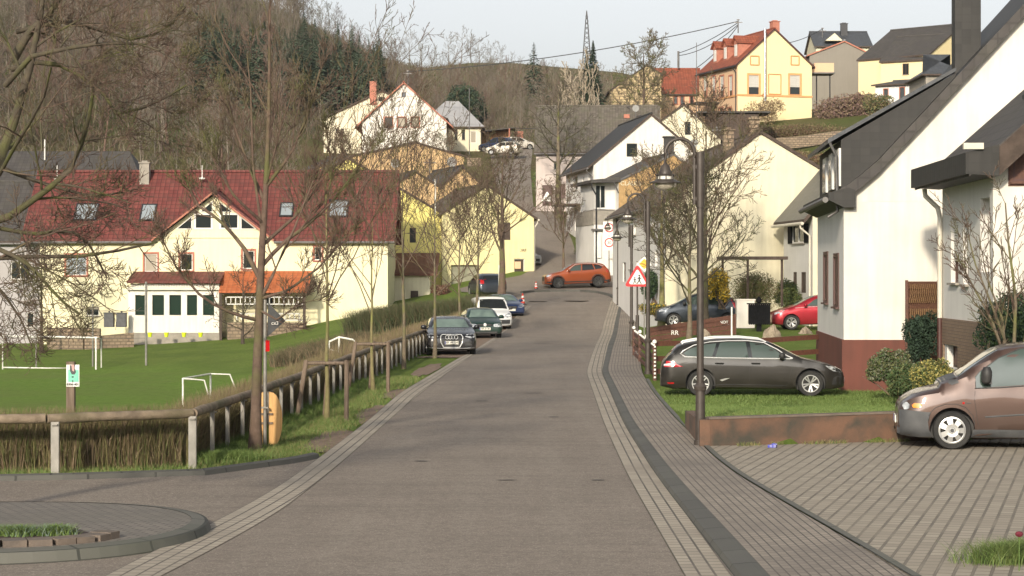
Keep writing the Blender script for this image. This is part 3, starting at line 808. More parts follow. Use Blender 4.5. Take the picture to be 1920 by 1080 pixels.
        if pipe is not None:
            b = pipe; mb = MB(); w = .09 if side == 'L' else span-.09; w = -w if side == 'L' else span+.09
            mb.tube([Q(a,b,z-.03), Q(a,b,z-.2), Q(w,b,z-.55), Q(w,b,h.zb)], pr, 8); mb.build('downpipe', m or M_gutter, h.root)
    def chimney(h, u, v, z0, z1, w=.55, d=.55, m=None, name='chimney', cap=True):
        mb = MB(); c = h.W3(u, v, 0); ax = (h.e1, h.e2, Vector((0,0,1)))
        mb.box(c+Vector((0,0,(z0+z1)/2)), (w, d, z1-z0), 0, ax)
        if cap: mb.box(c+Vector((0,0,z1+.04)), (w+.14, d+.14, .08), 0, ax); mb.box(c+Vector((0,0,z1+.13)), (w*.6, d*.6, .1), 0, ax)
        return mb.build(name, m or M_rubble, h.root)
    def skylight(h, f, x0, y0, x1, y1, zc=None, blind=None):
        """roof window set in the slope that rises from face f; px corners"""
        g = h.kind == 'gable'
        span = h.W if g else h.L
        # slope plane: for kind eave/front slope rises along e2; for gable/left slope rises along e1
        ze = h.zeL; run = span*h.rid; sl = (h.zr-ze)/run
        o = h.W3(0,0,ze); t1 = (h.e2 if not g else h.e1)+Vector((0,0,sl)); t1.normalize(); t0 = h.e1 if not g else h.e2
        n = t0.cross(t1); n = n if n.z > 0 else -n; o = o+n*(h.th+.02)
        def hit(x, y):
            ray = Vector(((x-CX)/F, 1, -(y-HY)/F)); C = Vector((0,0,H)); t = (o-C).dot(n)/ray.dot(n); return C+ray*t
        a, b, c, d = hit(x0,y1), hit(x1,y1), hit(x1,y0), hit(x0,y0)
        cc = (a+b+c+d)/4; w = ((b-a).length+(c-d).length)/2; hh = ((d-a).length+(c-b).length)/2
        mb = MB(); ax = (t0, t1, n)
        for s in (-1,1):
            mb.box(cc+t0*s*(w/2)+n*.04, (.09,hh+.09,.12), 0, ax); mb.box(cc+t1*s*(hh/2)+n*.04, (w-.09,.09,.118), 0, ax)
        wo = mb.build('skylight', M_dark, h.roofo)
        mb = MB(); mb.box(cc+n*.05, (w-.09,hh-.09,.03), 0, ax); mb.build('pane', M_glassL if blind is None else blind, h.root if False else wo)
        return wo
def pxX(x, D): return (x-CX)/F*D
def pz(y, D): return H-(y-HY)/F*D
# ------------------------------------------------------------------ houses, right side
def A2(x, D): return (pxX(x, D), D)
# R2 white steep gable house with red plinth
D = 56.0; a = Vector((pxX(1582,D), D, 0)); an = math.atan2(-.07, 1)
h = House('house', 'white house with steep dark slate roof, tall chimney and red-brown plinth', 'house', (a.x,a.y), W=9.6, ang=an, L=9.4, zb=-.15, zeL=4.95, zr_=pz(-165,60), rid=.5, wall=M_white, side=M_whiteS, roof=M_slate, th=.12)
R2 = h
h.win('left', 1545, 475, 1553, 567, frame=M_pvcB, depth=.035, mull=1, glass=M_pvcB, trim=M_pvcB, trimw=.05)
h.win('left', 1564, 478, 1573, 575, frame=M_pvcB, depth=.035, mull=1, glass=M_pvcB, trim=M_pvcB, trimw=.05)
h.win('left', 1548, 635, 1552, 668, frame=M_woodD, depth=.12, sill=False, name='cellar_grille')
h.win('left', 1570, 650, 1574, 700, frame=M_woodD, depth=.12, sill=False, name='cellar_grille')
h.hip = 1
h.walls(True, pz=pz(637,56), pm=M_plinth)
# sprung roof: profile in (u,z) along the gable
def sprung(h, name, prof, v0, v1, th, mats, parent):
    mb = MB(); n = len(prof)
    for v in (v0, v1):
        for k, (u, z) in enumerate(prof): mb.v.append(tuple(h.W3(u, v, z)))
        for k, (u, z) in enumerate(prof): mb.v.append(tuple(h.W3(u, v, z-th)))
    m2 = 2*n
    for k in range(n-1):
        mb.f.append((k,k+1,m2+k+1,m2+k)); mb.m.append(0)
        mb.f.append((n+k,m2+n+k,m2+n+k+1,n+k+1)); mb.m.append(1)
        for b in (0, m2): mb.f.append((b+k,b+n+k,b+n+k+1,b+k+1)); mb.m.append(1)
    mb.f.append((0,m2,m2+n,n)); mb.m.append(1); mb.f.append((n-1,n+n-1,m2+n+n-1,m2+n-1)); mb.m.append(1)
    return mb.build(name, mats, parent)
def px2uz(h, lst): return [h.sz('front', x, y, .25) for x, y in lst]
pr = px2uz(h, [(1572,372),(1590,362),(1615,343),(1648,315),(1690,270),(1740,217),(1790,163),(1850,98),(1960,-20),(2040,-108)])
ridge = pr[-1]; right = [(2*ridge[0]-u, z) for u, z in pr[:-1]][::-1]
full = [(u, z+.22) for u, z in pr]+[(u, z+.22) for u, z in right]
rf = sprung(h, 'roof', full, -.28, 9.7, .34, [M_slate, M_dkroof], h.root); h.roofo = rf
# infill of the gable between the straight wall top and the sprung roof
mb = MB(); gp = [(0,4.952)]+[(u, z-.02) for u, z in pr if u > .05]+[(u, z-.02) for u, z in right if u < 9.55]+[(9.6,4.952)]
mb.prism([h.W3(u, 0, z) for u, z in gp], h.e2*.3); mb.build('gable_wall', M_white, h.root)
mb = MB(); mb.prism([h.W3(u, 9.1, z) for u, z in gp], h.e2*.29); mb.build('gable_wall', M_white, h.root)
# eave box + gutter
mb = MB(); e0 = h.sz('front', 1560, 362, .25)
mb.prism([h.W3(-.02,-.3,4.8), h.W3(-.42,-.3,5.0), h.W3(-.42,-.3,5.18), h.W3(.1,-.3,5.32), h.W3(.28,-.3,5.25),h.W3(.28,-.3,4.8)], h.e2*10.0); mb.build('eave_box', M_slate, h.root)
mb = MB(); mb.tube([h.W3(-.5,-.28,5.0), h.W3(-.5,9.6,5.0)], .08, 8); g_ = mb.build('gutter', M_gutter, h.root)
# shed dormer with slate cheek
ch = [(1577,262),(1792,137),(1792,160),(1740,214),(1690,266),(1648,308),(1610,342),(1592,366),(1577,366)]
cz_ = [h.sz('front', x, y, -.35) for x, y in ch]
mb = MB(); mb.prism([h.W3(u, .35, z) for u, z in cz_], h.e2*7.6); dm = mb.build('dormer', M_slate, h.root)
u0, z0 = cz_[0]; u1, z1 = cz_[1]
mb = MB(); q = Vector((0,0,.09)); d_ = (u1-u0, z1-z0)
mb.prism([h.W3(u0-.35,.25,z0-.10), h.W3(u1,.25,z1+.05), h.W3(u1,.25,z1+.15), h.W3(u0-.35,.25,z0+.02)], h.e2*7.8); mb.build('dormer_roof', M_slateB, dm)
for v in (1.0, 3.2, 5.4):
    mb = MB(); mb.box(h.W3(u0-.03, v, z0-.72), (.06, 1.25, 1.0), 0, (h.e1,h.e2,Vector((0,0,1)))); wo = mb.build('dormer_window', M_pvc, dm)
    mb = MB(); mb.box(h.W3(u0-.065, v, z0-.8), (.02, 1.05, .8), 0, (h.e1,h.e2,Vector((0,0,1)))); mb.build('pane', M_glassL, wo)
mb = MB(); mb.tube([h.W3(u0-.3,.3,z0-.08), h.W3(u0-.12,.28,z0-.45), h.W3(u0-.1,.28,z0-1.9), h.W3(u0-.35,.28,z0-2.05)], .04, 6); mb.build('downpipe', M_gutter, dm)
# big dark clad chimney
cu, cz2 = h.sz('front', 1812, 130, -1.5); 
mb = MB(); mb.box(h.W3(cu, 1.55, 8.9+1.5), (.68,.7,4.6), 0, (h.e1,h.e2,Vector((0,0,1)))); mb.build('chimney', M_slate, h.root)
# small hatch window in the slope right of the chimney
mb = MB(); a1 = h.sz('front', 1836, 108, -.1); a2 = h.sz('front', 1868, 78, -.1)
mb.prism([h.W3(a1[0],.15,a1[1]+.1), h.W3(a2[0],.15,a2[1]+.1), h.W3(a2[0],.15,a2[1]+.02), h.W3(a1[0],.15,a1[1]+.02)], h.e2*.7); mb.build('skylight', M_gutW, rf)
# R3 small white house with dark shutters
a = Vector((pxX(1524,96), 96, 0))
h = House('house', 'small white house with dark shutters left of the big white gable', 'house', (a.x,a.y), W=6, ang=.085, L=6.2, zb=.6, zeL=pz(399,96), zr_=pz(399,96)+3.4, rid=.5, wall=M_cream, side=M_whiteS, roof=M_slateB, oh=.45, og=.2)
h.win('left', 1486, 421, 1509, 456, shut=M_black, mull=2, depth=.05)
h.win('left', 1488, 510, 1494, 545, frame=M_woodD, glass=M_woodD, sill=False, depth=.05); h.win('left', 1503, 510, 1511, 549, frame=M_woodD, glass=M_woodD, sill=False, depth=.05)
h.walls(); h.roofs(); h.gutter('L', .2, m=M_gutW)
# R1 right edge house with brown brick base
D = 47.0; a = Vector((pxX(1862,45.5), 45.5, 0))
h = House('house', 'white house with dark eave box and brown brick base, cut by the right edge', 'house', (a.x,a.y), W=8.0, ang=math.atan2(-.03,1), L=6.3, zb=-.1, zeL=pz(318,45.5), zr_=pz(318,45.5)+3.9, rid=.5, wall=M_white, side=M_whiteS, roof=M_dkroof, oh=.05, og=.2)
h.win('left', 1783, 409, 1797, 530, blind=.66, frame=M_pvcB, depth=.16)
h.win('left', 1806, 410, 1816, 533, blind=.6, frame=M_pvcB, depth=.16)
h.win('left', 1838, 371, 1856, 510, frame=M_pvc, depth=.35, sill=False, glass=M_curtain, name='balcony_door')
h.win('left', 1776, 648, 1796, 690, frame=M_woodD, doorm=M_woodR, style='door', depth=.2, name='cellar_door')
h.win('front', 1899, 270, 1935, 340, frame=M_pvcB, glass=M_woodR, trim=M_woodR, depth=.1)
h.walls(); 
mb = MB()
o, d, n, l = h.face('left'); zt = pz(597,51); 
s0, _ = h.sz('left', 1772, 640); s1, _ = h.sz('left', 1797, 640)
zc = h.sz('left', 1784, 648)[1]
for sa, sb, za_, zb_ in ((0, s0-.02, -.1, zt), (s0-.02, s1+.12, zc+.02, zt), (s1+.12, l, -.1, zt)): 
    if sb > sa: mb.box(h.pt('left', (sa+sb)/2, (za_+zb_)/2, .02), (sb-sa, .05, zb_-za_), 0, (d, n, Vector((0,0,1))))
mb.box(h.pt('front', 4, (zt-.1)/2, .02), (8.1, .05, zt+.1), 0, (h.e1, -h.e2, Vector((0,0,1))))
mb.build('brick_base', M_brickb, h.root)
zE = h.zeL; og = .65
up_ = Vector((0,0,1))
mb = MB(); sl = 3.9/4.0
for sgn in (-1, 1):
    ub = -.62 if sgn < 0 else 8.62
    mb.prism([h.W3(4,-og,zE+3.9+.12), h.W3(ub,-og,zE-.62*sl+.55), h.W3(ub,-og,zE-.62*sl+.43), h.W3(4,-og,zE+3.9)], h.e2*(l+og+.3), 0)
rf = mb.build('roof', [M_dkroof], h.root); h.roofo = rf
mb = MB()
mb.prism([h.W3(-.7,-og-.02,zE-.12), h.W3(-.7,-og-.02,zE+.33), h.W3(.0,-og-.02,zE+.50), h.W3(.0,-og-.02,zE-.16)], h.e2*(l+og+.4)); mb.build('eave_box', M_slate, h.root)
mb = MB(); mb.prism([h.W3(0,-og-.04,zE-.16), h.W3(0,-og-.04,zE+.45), h.W3(4,-og-.04,zE+4.1), h.W3(4,-og-.04,zE+3.55)], h.e2*.06); mb.build('bargeboard', M_woodD, h.root)
mb = MB(); mb.box(h.W3(-.55,-og-.05,zE+.46), (.42,.12,.13), 0, (h.e1,h.e2,up_)); mb.build('gutter_end', M_gutW, h.root)
o_, z_ = h.sz('left', 1767, 345)
mb = MB(); mb.tube([h.pt('left',.12,zE-.16,.45), h.pt('left',.12,zE-.33,.43), h.pt('left',.12,zE-.62,.13), h.pt('left',.12,zE-.85,.08), h.pt('left',.12,zt,.08)], .06, 10); dp = mb.build('downpipe', M_gutW, h.root)
mb = MB(); mb.tube([h.pt('left',.12,zt,.08), h.pt('left',.12,-.1,.08)], .068, 10); mb.build('pipe_foot', M_pvcB, dp)
c = h.W3(1.0, .6, zE+1.35)
mb = MB(); mb.box(c, (.2,.25,.42), 0, (h.e1,h.e2,up_)); mb.box(c+Vector((-.05,0,.26)), (.34,.36,.1), 0, (h.e1,h.e2,up_)); mb.build('roof_vent', M_dark, rf)
# R4 cream barn gable and its longer rear half
Dg = 103.0; a = A2(1247, Dg); b = A2(1578, Dg+.5)
zeL = pz(378,Dg); zrr = pz(250,Dg)
R4 = h = House('barn', 'big cream barn with blank sunlit gable and brown mossy roof behind the garden trees', 'barn', a, b, L=24, zb=-.1, zeL=zeL, zeR=pz(342,Dg), zr_=zrr, rid=(1425-1247)/331., wall=M_cream, side=M_whiteS, roof=M_brown, oh=.35, og=.15, edge=M_woodD)
h.win('left', 1228, 470, 1234, 500, sill=False); h.win('left', 1222, 415, 1228, 440, sill=False); h.win('left', 1168, 492, 1173, 528, frame=M_woodD, sill=False); h.win('left', 1181, 484, 1186, 505, frame=M_pvc); h.win('left', 1194, 490, 1201, 535, style='door', doorm=M_whiteS); h.win('left', 1188, 420, 1193, 440)
h.walls(); h.roofs(); h.gutter('L')
h.chimney(h.W*h.rid-.15, 1.0, zrr-.2, zrr+.75, .5, .5, M_rubble)
h.chimney(h.W*h.rid-1.15, 2.6, zrr-1.6, zrr+.3, .5, .45, M_rubble)
# R5b house with balcony, ochre gable strip with lettering
Dg = 147.0; a = A2(1160, Dg); b = A2(1330, Dg)
sl5 = (pz(338,Dg)-pz(286,Dg))/(pxX(1160,Dg)-pxX(1268,Dg))
W5 = b[0]-a[0]
h = House('house', 'narrow house with balcony, grey roof and ochre side strip between barn and white gable', 'house', a, W=W5, ang=.17, L=9, zb=2.4, zeL=pz(341,Dg), zr_=pz(341,Dg)+sl5*W5*.62, rid=.62, wall=M_clad, side=M_whiteS, roof=M_dkroof, oh=.1, og=.1, edge=M_gutter)
h.walls(); h.roofs(); R5b = h
# balcony projection and the porch storey under it
up_ = Vector((0,0,1)); ax = (h.e1, h.e2, up_)
mb = MB(); x0 = pxX(1113,Dg)-a[0]
mb.box(h.W3(x0/2, 3.2, (pz(398,Dg)+2.6)/2), (abs(x0), 6.3, pz(398,Dg)-2.6), 0, ax); wl = mb.build('porch_wall', M_whiteS, h.root)
mb = MB(); mb.box(h.W3(x0/2-.02, .08, pz(408,Dg)), (abs(x0)+.06, .12, .98), 0, ax); mb.box(h.W3(x0-.0, 3.1, pz(408,Dg)), (.12, 6, .98), 0, ax); mb.build('balcony_parapet', M_conc, h.root)
mb = MB(); mb.box(h.W3(x0/2, .05, pz(431,Dg)), (abs(x0)+.3, .5, .12), 0, ax); mb.build('balcony_slab', M_gutter, h.root)
mb = MB(); mb.box(h.W3(x0/2+.15, 3.6, pz(366,Dg)), (abs(x0)-.3, 5.0, 1.9), 0, ax); mb.build('loggia_wall', M_whiteS, h.root)
mb = MB(); mb.box(h.W3(x0*.62, 1.07, pz(368,Dg)), (.75, .06, 1.7), 0, ax); wo = mb.build('balcony_window', M_pvc, h.root)
mb = MB(); mb.box(h.W3(x0*.62-.17, 1.03, pz(368,Dg)), (.27,.03,1.5), 0, ax); mb.box(h.W3(x0*.62+.17, 1.03, pz(368,Dg)), (.27,.03,1.5), 0, ax); mb.build('pane', M_glass, wo)
mb = MB(); mb.prism([h.W3(x0-.25,-.15,pz(343,Dg)), h.W3(.1,-.15,pz(343,Dg)+.02+.05), h.W3(.1,-.15,pz(336,Dg)+.15), h.W3(x0-.25,-.15,pz(341,Dg)+.12)], h.e2*7.2); mb.build('balcony_roof', M_dkroof, h.root)
mb = MB(); mb.tube([h.W3(x0-.2,-.15,pz(344,Dg)), h.W3(x0-.18,-.1,pz(352,Dg)), h.W3(x0+.15,0,pz(366,Dg)), h.W3(x0+.15,0,2.6)], .06, 6); mb.build('downpipe', M_dark, h.root)
mb = MB(); mb.tube([h.W3(-.4,-.1,pz(340,Dg)), h.W3(-.02,-.05,pz(362,Dg))], .05, 6); mb.build('brace', M_gutter, h.root)
text('CLAUSS', .42, M_cream, h.root, faceM(h.W3(pxX(1176,Dg)-a[0]+.25, -.03, pz(344,Dg)), -h.e2), depth=.02)
mb = MB(); mb.box(h.W3(x0*.8,-.03,pz(462,Dg)), (.3,.08,1.6), 0, ax); mb.box(h.W3(x0*.25,-.03,pz(462,Dg)), (.55,.08,1.7), 0, ax); mb.build('door', M_pvc, h.root)
# R5 white gable
Dg = 158.0; a = A2(1113, Dg); b = A2(1329, Dg+1.15)
h = House('house', 'white gabled house with dark slate roof and one square attic window', 'house', a, b, L=13, zb=4.6, zeL=pz(308,Dg), zr_=pz(216,Dg), rid=.497, wall=M_white, side=M_whiteS, roof=M_slate, oh=.4, og=.15)
h.win('front', 1175, 269, 1195, 294, frame=M_dark, sill=False, mull=1)
for x0_, x1_ in ((1075,1083),(1091,1095),(1103,1108)): h.win('left', x0_, 330, x1_, 357, frame=M_pvc)
h.win('left', 1103, 387, 1108, 415, frame=M_pvc); h.win('left', 1092, 390, 1096, 415, frame=M_pvc)
h.win('left', 1078, 388, 1090, 432, style='door', doorm=M_whiteS)
h.walls(); h.roofs(); h.gutter('L', .3)
mb = MB(); ax = (h.e1, h.e2, up_)
c0 = h.pt('left', 4.5, 0, .8)
for k in (0, 3.0):
    p = h.pt('left', 7-k, pz(432,162), 1.5); mb.tube([p, p+Vector((0,0,2.15))], .06, 6)
p = h.pt('left', 5.5, pz(382,162), .8); mb.box(p, (1.8,3.6,.14), 0, ax); mb.build('porch', M_woodD, h.root)
mb = MB(); c = P(1254,276,153.5); mb.box(c, (.7,.7,1.4)); mb.box(c+Vector((0,0,.72)), (.9,.9,.1)); mb.build('chimney', M_slate, R5b.root)
# R6 cream gable behind
Dg = 172.0; a = A2(1213, Dg); b = A2(1351, Dg)
h = House('house', 'cream gabled house with one narrow window and satellite dish below the yellow villa', 'house', a, b, L=12, zb=6, zeL=pz(247,Dg), zeR=pz(262,Dg), zr_=pz(198,Dg), rid=.5, wall=M_cream, side=M_whiteS, roof=M_dkroof, oh=.3, og=.15)
h.win('front', 1284, 228, 1295, 253, frame=M_dark, sill=False)
h.walls(); h.roofs()
# R6b long grey mossy roof with pink white end wall
Dg = 186.0; a = A2(1005, Dg); b = A2(1235, Dg-.6)
h = House('farmhouse', 'old pinkish farmhouse with long mossy grey roof and dark red barn door up the lane', 'farmhouse', a, b, L=11, zb=8.3, kind='eave', zeL=pz(285,Dg), zr_=pz(203,Dg+5.5), wall=wallmat('render_pinkish', (.50,.43,.40), (.36,.31,.28), .6), roof=tilemat('slate_mossy', (.10,.085,.07), (.15,.13,.11), .25, .25, rough=.9, bump=.5, line=.5, moss=(.10,.10,.06)), oh=.3, og=.2)
h.win('front', 1017, 347, 1036, 386, style='door', doorm=M_pvcB, frame=M_pvcB, depth=.08)
h.win('front', 1045, 345, 1060, 372, frame=M_pvcB, glass=M_pvcB, depth=.08)
h.win('front', 1038, 302, 1048, 318, frame=M_gutter)
h.walls(); h.roofs(); h.gutter('L')
mb = MB(); c = P(1175, 218, Dg+3.5); mb.box(c, (.5,.3,.35), 0); mb.build('roof_hatch', M_trimR, h.root)
# R7 yellow villa on the hill
Dg = 215.0; a = Vector((pxX(1383,Dg), Dg, 0)); an = math.atan2(.3,1)
h = R7 = House('villa', 'tall yellow hilltop villa with red tiled roof, three gabled dormers and a steel flue', 'house', (a.x,a.y), W=8.15, ang=an, L=10.4, zb=15.8, zeL=pz(120,Dg), zr_=pz(57,Dg+1.5), rid=.49, wall=M_warm, side=M_peach, roof=M_red2, oh=.3, og=.2, edge=M_pvcB)
for x0_, x1_ in ((1404,1423),(1481,1500)): h.win('front', x0_, 141, x1_, 177, blind=.62, trim=M_trimO, frame=M_pvcB, trimw=.2)
for x0_, x1_ in ((1408,1422),(1484,1497)): 
    mb = MB(); s0, z1 = h.sz('front', x0_-1, 105); s1, z0 = h.sz('front', x1_+1, 122)
    for (c1, c2) in (((s0,z0),(s1,z0)),((s1,z0),(s1,z1)),((s1,z1),(s0,z1)),((s0,z1),(s0,z0))): mb.tube([h.pt('front',*c1,off=.02), h.pt('front',*c2,off=.02)], .07, 4)
    mb.build('blind_surround', M_trimO, h.root)
mb = MB(); s0, z1 = h.sz('front', 1441, 139); s1, z0 = h.sz('front', 1464, 177)
for (c1, c2) in (((s0,z0),(s1,z0)),((s1,z0),(s1,z1)),((s1,z1),(s0,z1)),((s0,z1),(s0,z0))): mb.tube([h.pt('front',*c1,off=.02), h.pt('front',*c2,off=.02)], .06, 4)
mb.build('blind_surround', M_trimO, h.root)
for x0_, x1_ in ((1319,1325),(1335,1341),(1350,1357),(1367,1373)): h.win('left', x0_, 143, x1_, 181, blind=.7, trim=M_trimR, frame=M_pvcB, trimw=.16)
for x0_, x1_ in ((1332,1339),(1348,1355),(1364,1371)): h.win('left', x0_, 203, x1_, 219, trim=M_trimR, frame=M_pvcB, trimw=.16)
h.walls(); h.roofs(); h.gutter('L', .3, m=M_dark)
mb = MB(); zb_ = h.sz('front', 1430, 179)[1]; mb.box(h.pt('front', h.W/2, zb_, .04), (h.W+.1,.1,.18), 0, (h.e1,h.e2,up_)); mb.box(h.pt('left', h.L/2, zb_-.05, .04), (h.L,.1,.18), 0, (h.e2,h.e1,up_)); mb.build('string_course', M_trimO, h.root)
s_, z_ = h.sz('front', 1433, 190); mb = MB(); mb.tube([h.pt('front', s_, z_, .2), h.pt('front', s_, pz(52,Dg), .2)], .13, 10); mb.build('flue', M_steel, h.root)
h.chimney(h.W*.5+.5, 1.2, h.zr-.6, h.zr+.95, .75, .8, M_trimR)
for k, v in enumerate((2.2, 5.0, 7.8)):
    # gabled dormers on the left slope
    sl = (h.zr-h.zeL)/(h.W*h.rid); u = .75; zf = h.zeL+u*sl; w = 1.1; hh = 1.75
    mb = MB(); pts = [(v-w/2, zf), (v+w/2, zf), (v+w/2, zf+hh), (v, zf+hh+.55), (v-w/2, zf+hh)]
    mb.prism([h.W3(u, a_, z) for a_, z in pts], h.e1*3.0); dmr = mb.build('dormer', M_trimR, h.root)
    mb = MB()
    for sg in (-1, 1):
        mb.prism([h.W3(u-.25, v, zf+hh+.6), h.W3(u-.25, v+sg*(w/2+.22), zf+hh-.12), h.W3(u-.25, v+sg*(w/2+.22), zf+hh-.0), h.W3(u-.25, v, zf+hh+.74)], h.e1*3.4)
    mb.build('dormer_roof', M_red2, dmr)
    mb = MB(); mb.box(h.W3(u-.03, v, zf+.95), (.05,.62,1.15), 0, (h.e1,h.e2,up_)); mb.build('dormer_window', M_pvc, dmr)
mb = MB(); mb.box(h.W3(-1.2, 6.5, pz(196,222)), (2.4, 3.4, .12), 0, (h.e1,h.e2,up_)); mb.tube([h.W3(-2.2,5.0,pz(196,222)), h.W3(-2.2,5.0,16)], .07, 6); mb.tube([h.W3(-2.2,8.0,pz(196,222)), h.W3(-2.2,8.0,16)], .07, 6); mb.build('porch_canopy', M_dark, h.root)
# R8 low house with red roof behind
Dg = 236.0; a = A2(1212, Dg); b = A2(1316, Dg)
h = House('house', 'low ochre house with wide red roof left of the yellow villa', 'house', a, b, L=9, zb=15, kind='eave', zeL=pz(176,Dg), zr_=pz(132,Dg+4.5), wall=M_peach, roof=M_red2, oh=.3, og=.2)
for x0_ in (1264,1276,1294): h.win('front', x0_, 181, x0_+6, 195, frame=M_pvcB, trim=M_trimR, trimw=.12)
h.walls(); h.roofs()
# old gable with peeling plaster behind the big bare tree
Dg = 228.0; a = A2(1143, Dg); b = A2(1240, Dg)
h = House('barn', 'old barn with crumbling ochre plaster gable half hidden by a bare tree', 'barn', a, b, L=8, zb=13, zeL=pz(172,Dg), zeR=pz(140,Dg), zr_=pz(124,Dg), rid=.72, wall=brickmat('crumbling_plaster', (.55,.43,.24), (.42,.32,.18), (.16,.12,.08), .5, .3, ms=.04, dirt=(.35,.27,.16), dscale=1.2), roof=M_dkroof, oh=.2, og=.1)
h.walls(); h.roofs()
# R9 grey gable
Dg = 243.0; a = A2(1518, Dg); b = A2(1654, Dg)
h = House('barn', 'large grey rendered barn gable with pale roof right of the yellow villa', 'barn', a, b, L=12, zb=16, zeL=pz(104,Dg), zeR=pz(114,Dg), zr_=pz(79,Dg), rid=.48, wall=M_grey, roof=M_greyroof, oh=.3, og=.2, edge=M_trimR)
h.win('front', 1623, 140, 1636, 173, frame=M_pvc, glass=M_pvc, sill=False, name='white_door')
h.walls(); h.roofs()
# roofed terrace beside the villa
t = empty('carport', P(1543,230,221), 'pale boarded balcony box on posts beside the yellow villa', 'balcony')
mb = MB(); c = P(1542,129,221); mb.box(c, (2.0,2.6,.95)); mb.build('parapet', M_peach, t)
mb = MB(); mb.box(P(1542,139,221), (2.2,2.8,.12)); mb.build('slab', M_gutter, t)
for x_ in (1531, 1556):
    mb = MB(); mb.tube([P(x_,140,220.2), P(x_,232,220.2)], .07, 6); mb.build('post', M_dark, t)
# R10 far dark house
Dg = 285.0; a = A2(1530, Dg); b = A2(1632, Dg)
h = House('house', 'farthest house on the ridge, dark roof with square chimney above the grey barn', 'house', a, b, L=9, zb=24, kind='eave', zeL=pz(86,Dg), zr_=pz(62,Dg+4.5), wall=M_cream, roof=M_slateB, oh=.5, og=.3)
h.walls(); h.roofs(); h.chimney(pxX(1590,Dg)-a[0], 3.5, h.zr-.5, h.zr+1.1, .9, .7, M_dark)
mb = MB(); mb.prism([P(1548,76,Dg-.6), P(1565,62,Dg-.6), P(1580,76,Dg-.6)], (0,2,0)); mb.build('cross_gable', M_cream, h.root)
# R11 yellow house with dark roof
Dg = 232.0; a = A2(1651, Dg); b = A2(1742, Dg-3)
h = House('house', 'yellow house with dark hipped looking roof and one brown window beside the grey barn', 'house', a, b, L=9.5, zb=17, kind='eave', zeL=pz(116,Dg), zr_=pz(73,Dg+4.5), wall=M_warm, roof=M_dkroof, oh=.25, og=.1)
h.win('front', 1692, 119, 1704, 140, frame=M_pvcB, mull=2)
h.walls(); h.roofs()
a = A2(1742, Dg-3); b = A2(1805, Dg+2)
h = House('house', 'yellow gable end with dark roof just left of the tall dark chimney', 'house', a, b, L=9, zb=17, zeL=pz(108,Dg), zeR=pz(45,Dg), zr_=pz(44,Dg), rid=.97, wall=M_warm, roof=M_dkroof, oh=.2, og=.15)
h.walls(); h.roofs()
# R12 low white house with red windows
Dg = 205.0; a = A2(1641, Dg+2); b = A2(1755, Dg-1)
h = House('house', 'low whitewashed house with two red framed windows under a lean-to roof', 'house', a, b, L=6, zb=14.5, kind='eave', zeL=pz(158,Dg), zr_=pz(146,Dg+2), rid=1.0, zeR=pz(146,Dg+2), wall=M_whiteS, roof=M_dkroof, oh=.4, og=.3)
h.win('front', 1657, 167, 1665, 184, frame=M_pvcB, trim=M_trimR, trimw=.07); h.win('front', 1687, 164, 1696, 185, frame=M_pvcB, trim=M_trimR, trimw=.07)
h.walls(); h.roofs()
Dg = 190.0; a = A2(1736, Dg); b = A2(1810, Dg)
h = House('house', 'grey hipped slate roof corner peeking out left of the chimney', 'house', a, b, L=8, zb=13, kind='eave', zeL=pz(138,Dg), zr_=pz(105,Dg+4), wall=M_conc, roof=M_slateB, oh=.4, hip=3.0)
h.walls(); h.roofs()
# dark shed under the villa and terrace walls
t = empty('shed', P(1370,240,196), 'low dark wooden shed with flat roof beneath the villa', 'shed')
mb = MB(); mb.box(P(1372,242,196), (4.6,3.5,2.6)); mb.build('wall', M_woodD, t)
mb = MB(); mb.box(P(1372,213,196), (6.6,4.2,.15)); mb.build('roof', M_dkroof, t)
for x_ in (1352, 1366, 1390): mb = MB(); mb.box(P(x_,240,194.1), (.12,.12,2.6)); mb.build('post', M_woodD, t)
def wallrun(name, label, cat, pts, hgt, thick, m, cap=None):
    mb = MB(); 
    for a, b in zip(pts, pts[1:]):
        d = (b-a); s = Vector((-d.y, d.x, 0)).normalized()*thick/2
        mb.prism([a-s, a+s, a+s+Vector((0,0,hgt)), a-s+Vector((0,0,hgt))], d)
    o = mb.build(name, m); return tag(o, label, cat)
wallrun('retaining_wall', 'tan stone terrace wall on the slope right of the cream barn', 'wall', [P(1455,280,188), P(1500,277,188), P(1560,268,188), P(1640,262,188)], 1.0, .4, M_rubble)
wallrun('retaining_wall', 'low sandstone garden wall beside the lane below the white gable', 'wall', [P(1088,474,155), P(1102,475,154), P(1114,476,153.5)], .45, .35, M_rubble)
up_ = Vector((0,0,1))
# ------------------------------------------------------------------ houses, left side
D = 135.0; a = A2(75, D); b = A2(727, D)
h = L1 = House('house', 'long pale yellow house with wine-red tiled roof, cross gable and white veranda', 'house', a, b, L=9, zb=-2.2, kind='eave', zeL=pz(449,D)+.1, zr_=pz(329,D+4.5), wall=M_yelL, side=M_yelL, roof=M_red, oh=.35, og=.45, edge=M_woodD)
h.win('front', 124, 478, 162, 516, trim=M_trimR, trimw=.12, mull=2, glass=M_glassL)
h.win('front', 271, 476, 295, 510, trim=M_trimR, trimw=.12, glass=M_blindB)
h.win('front', 338, 476, 361, 507, trim=M_trimR, trimw=.12)
h.win('front', 455, 470, 477, 504, trim=M_trimR, trimw=.12)
h.win('front', 590, 463, 603, 488, trim=M_trimR, trimw=.12)
h.win('front', 162, 575, 186, 592, blind=.3, blindm=M_blindB)
h.win('front', 497, 556, 512, 572)
h.walls()
slp = (h.zr-h.zeL)/(h.L/2); th_ = .2
def SL(x, y_or_z, z=None):
    zz = y_or_z if z is None else z; return Vector((x, D+(zz-h.zeL)/slp, zz))
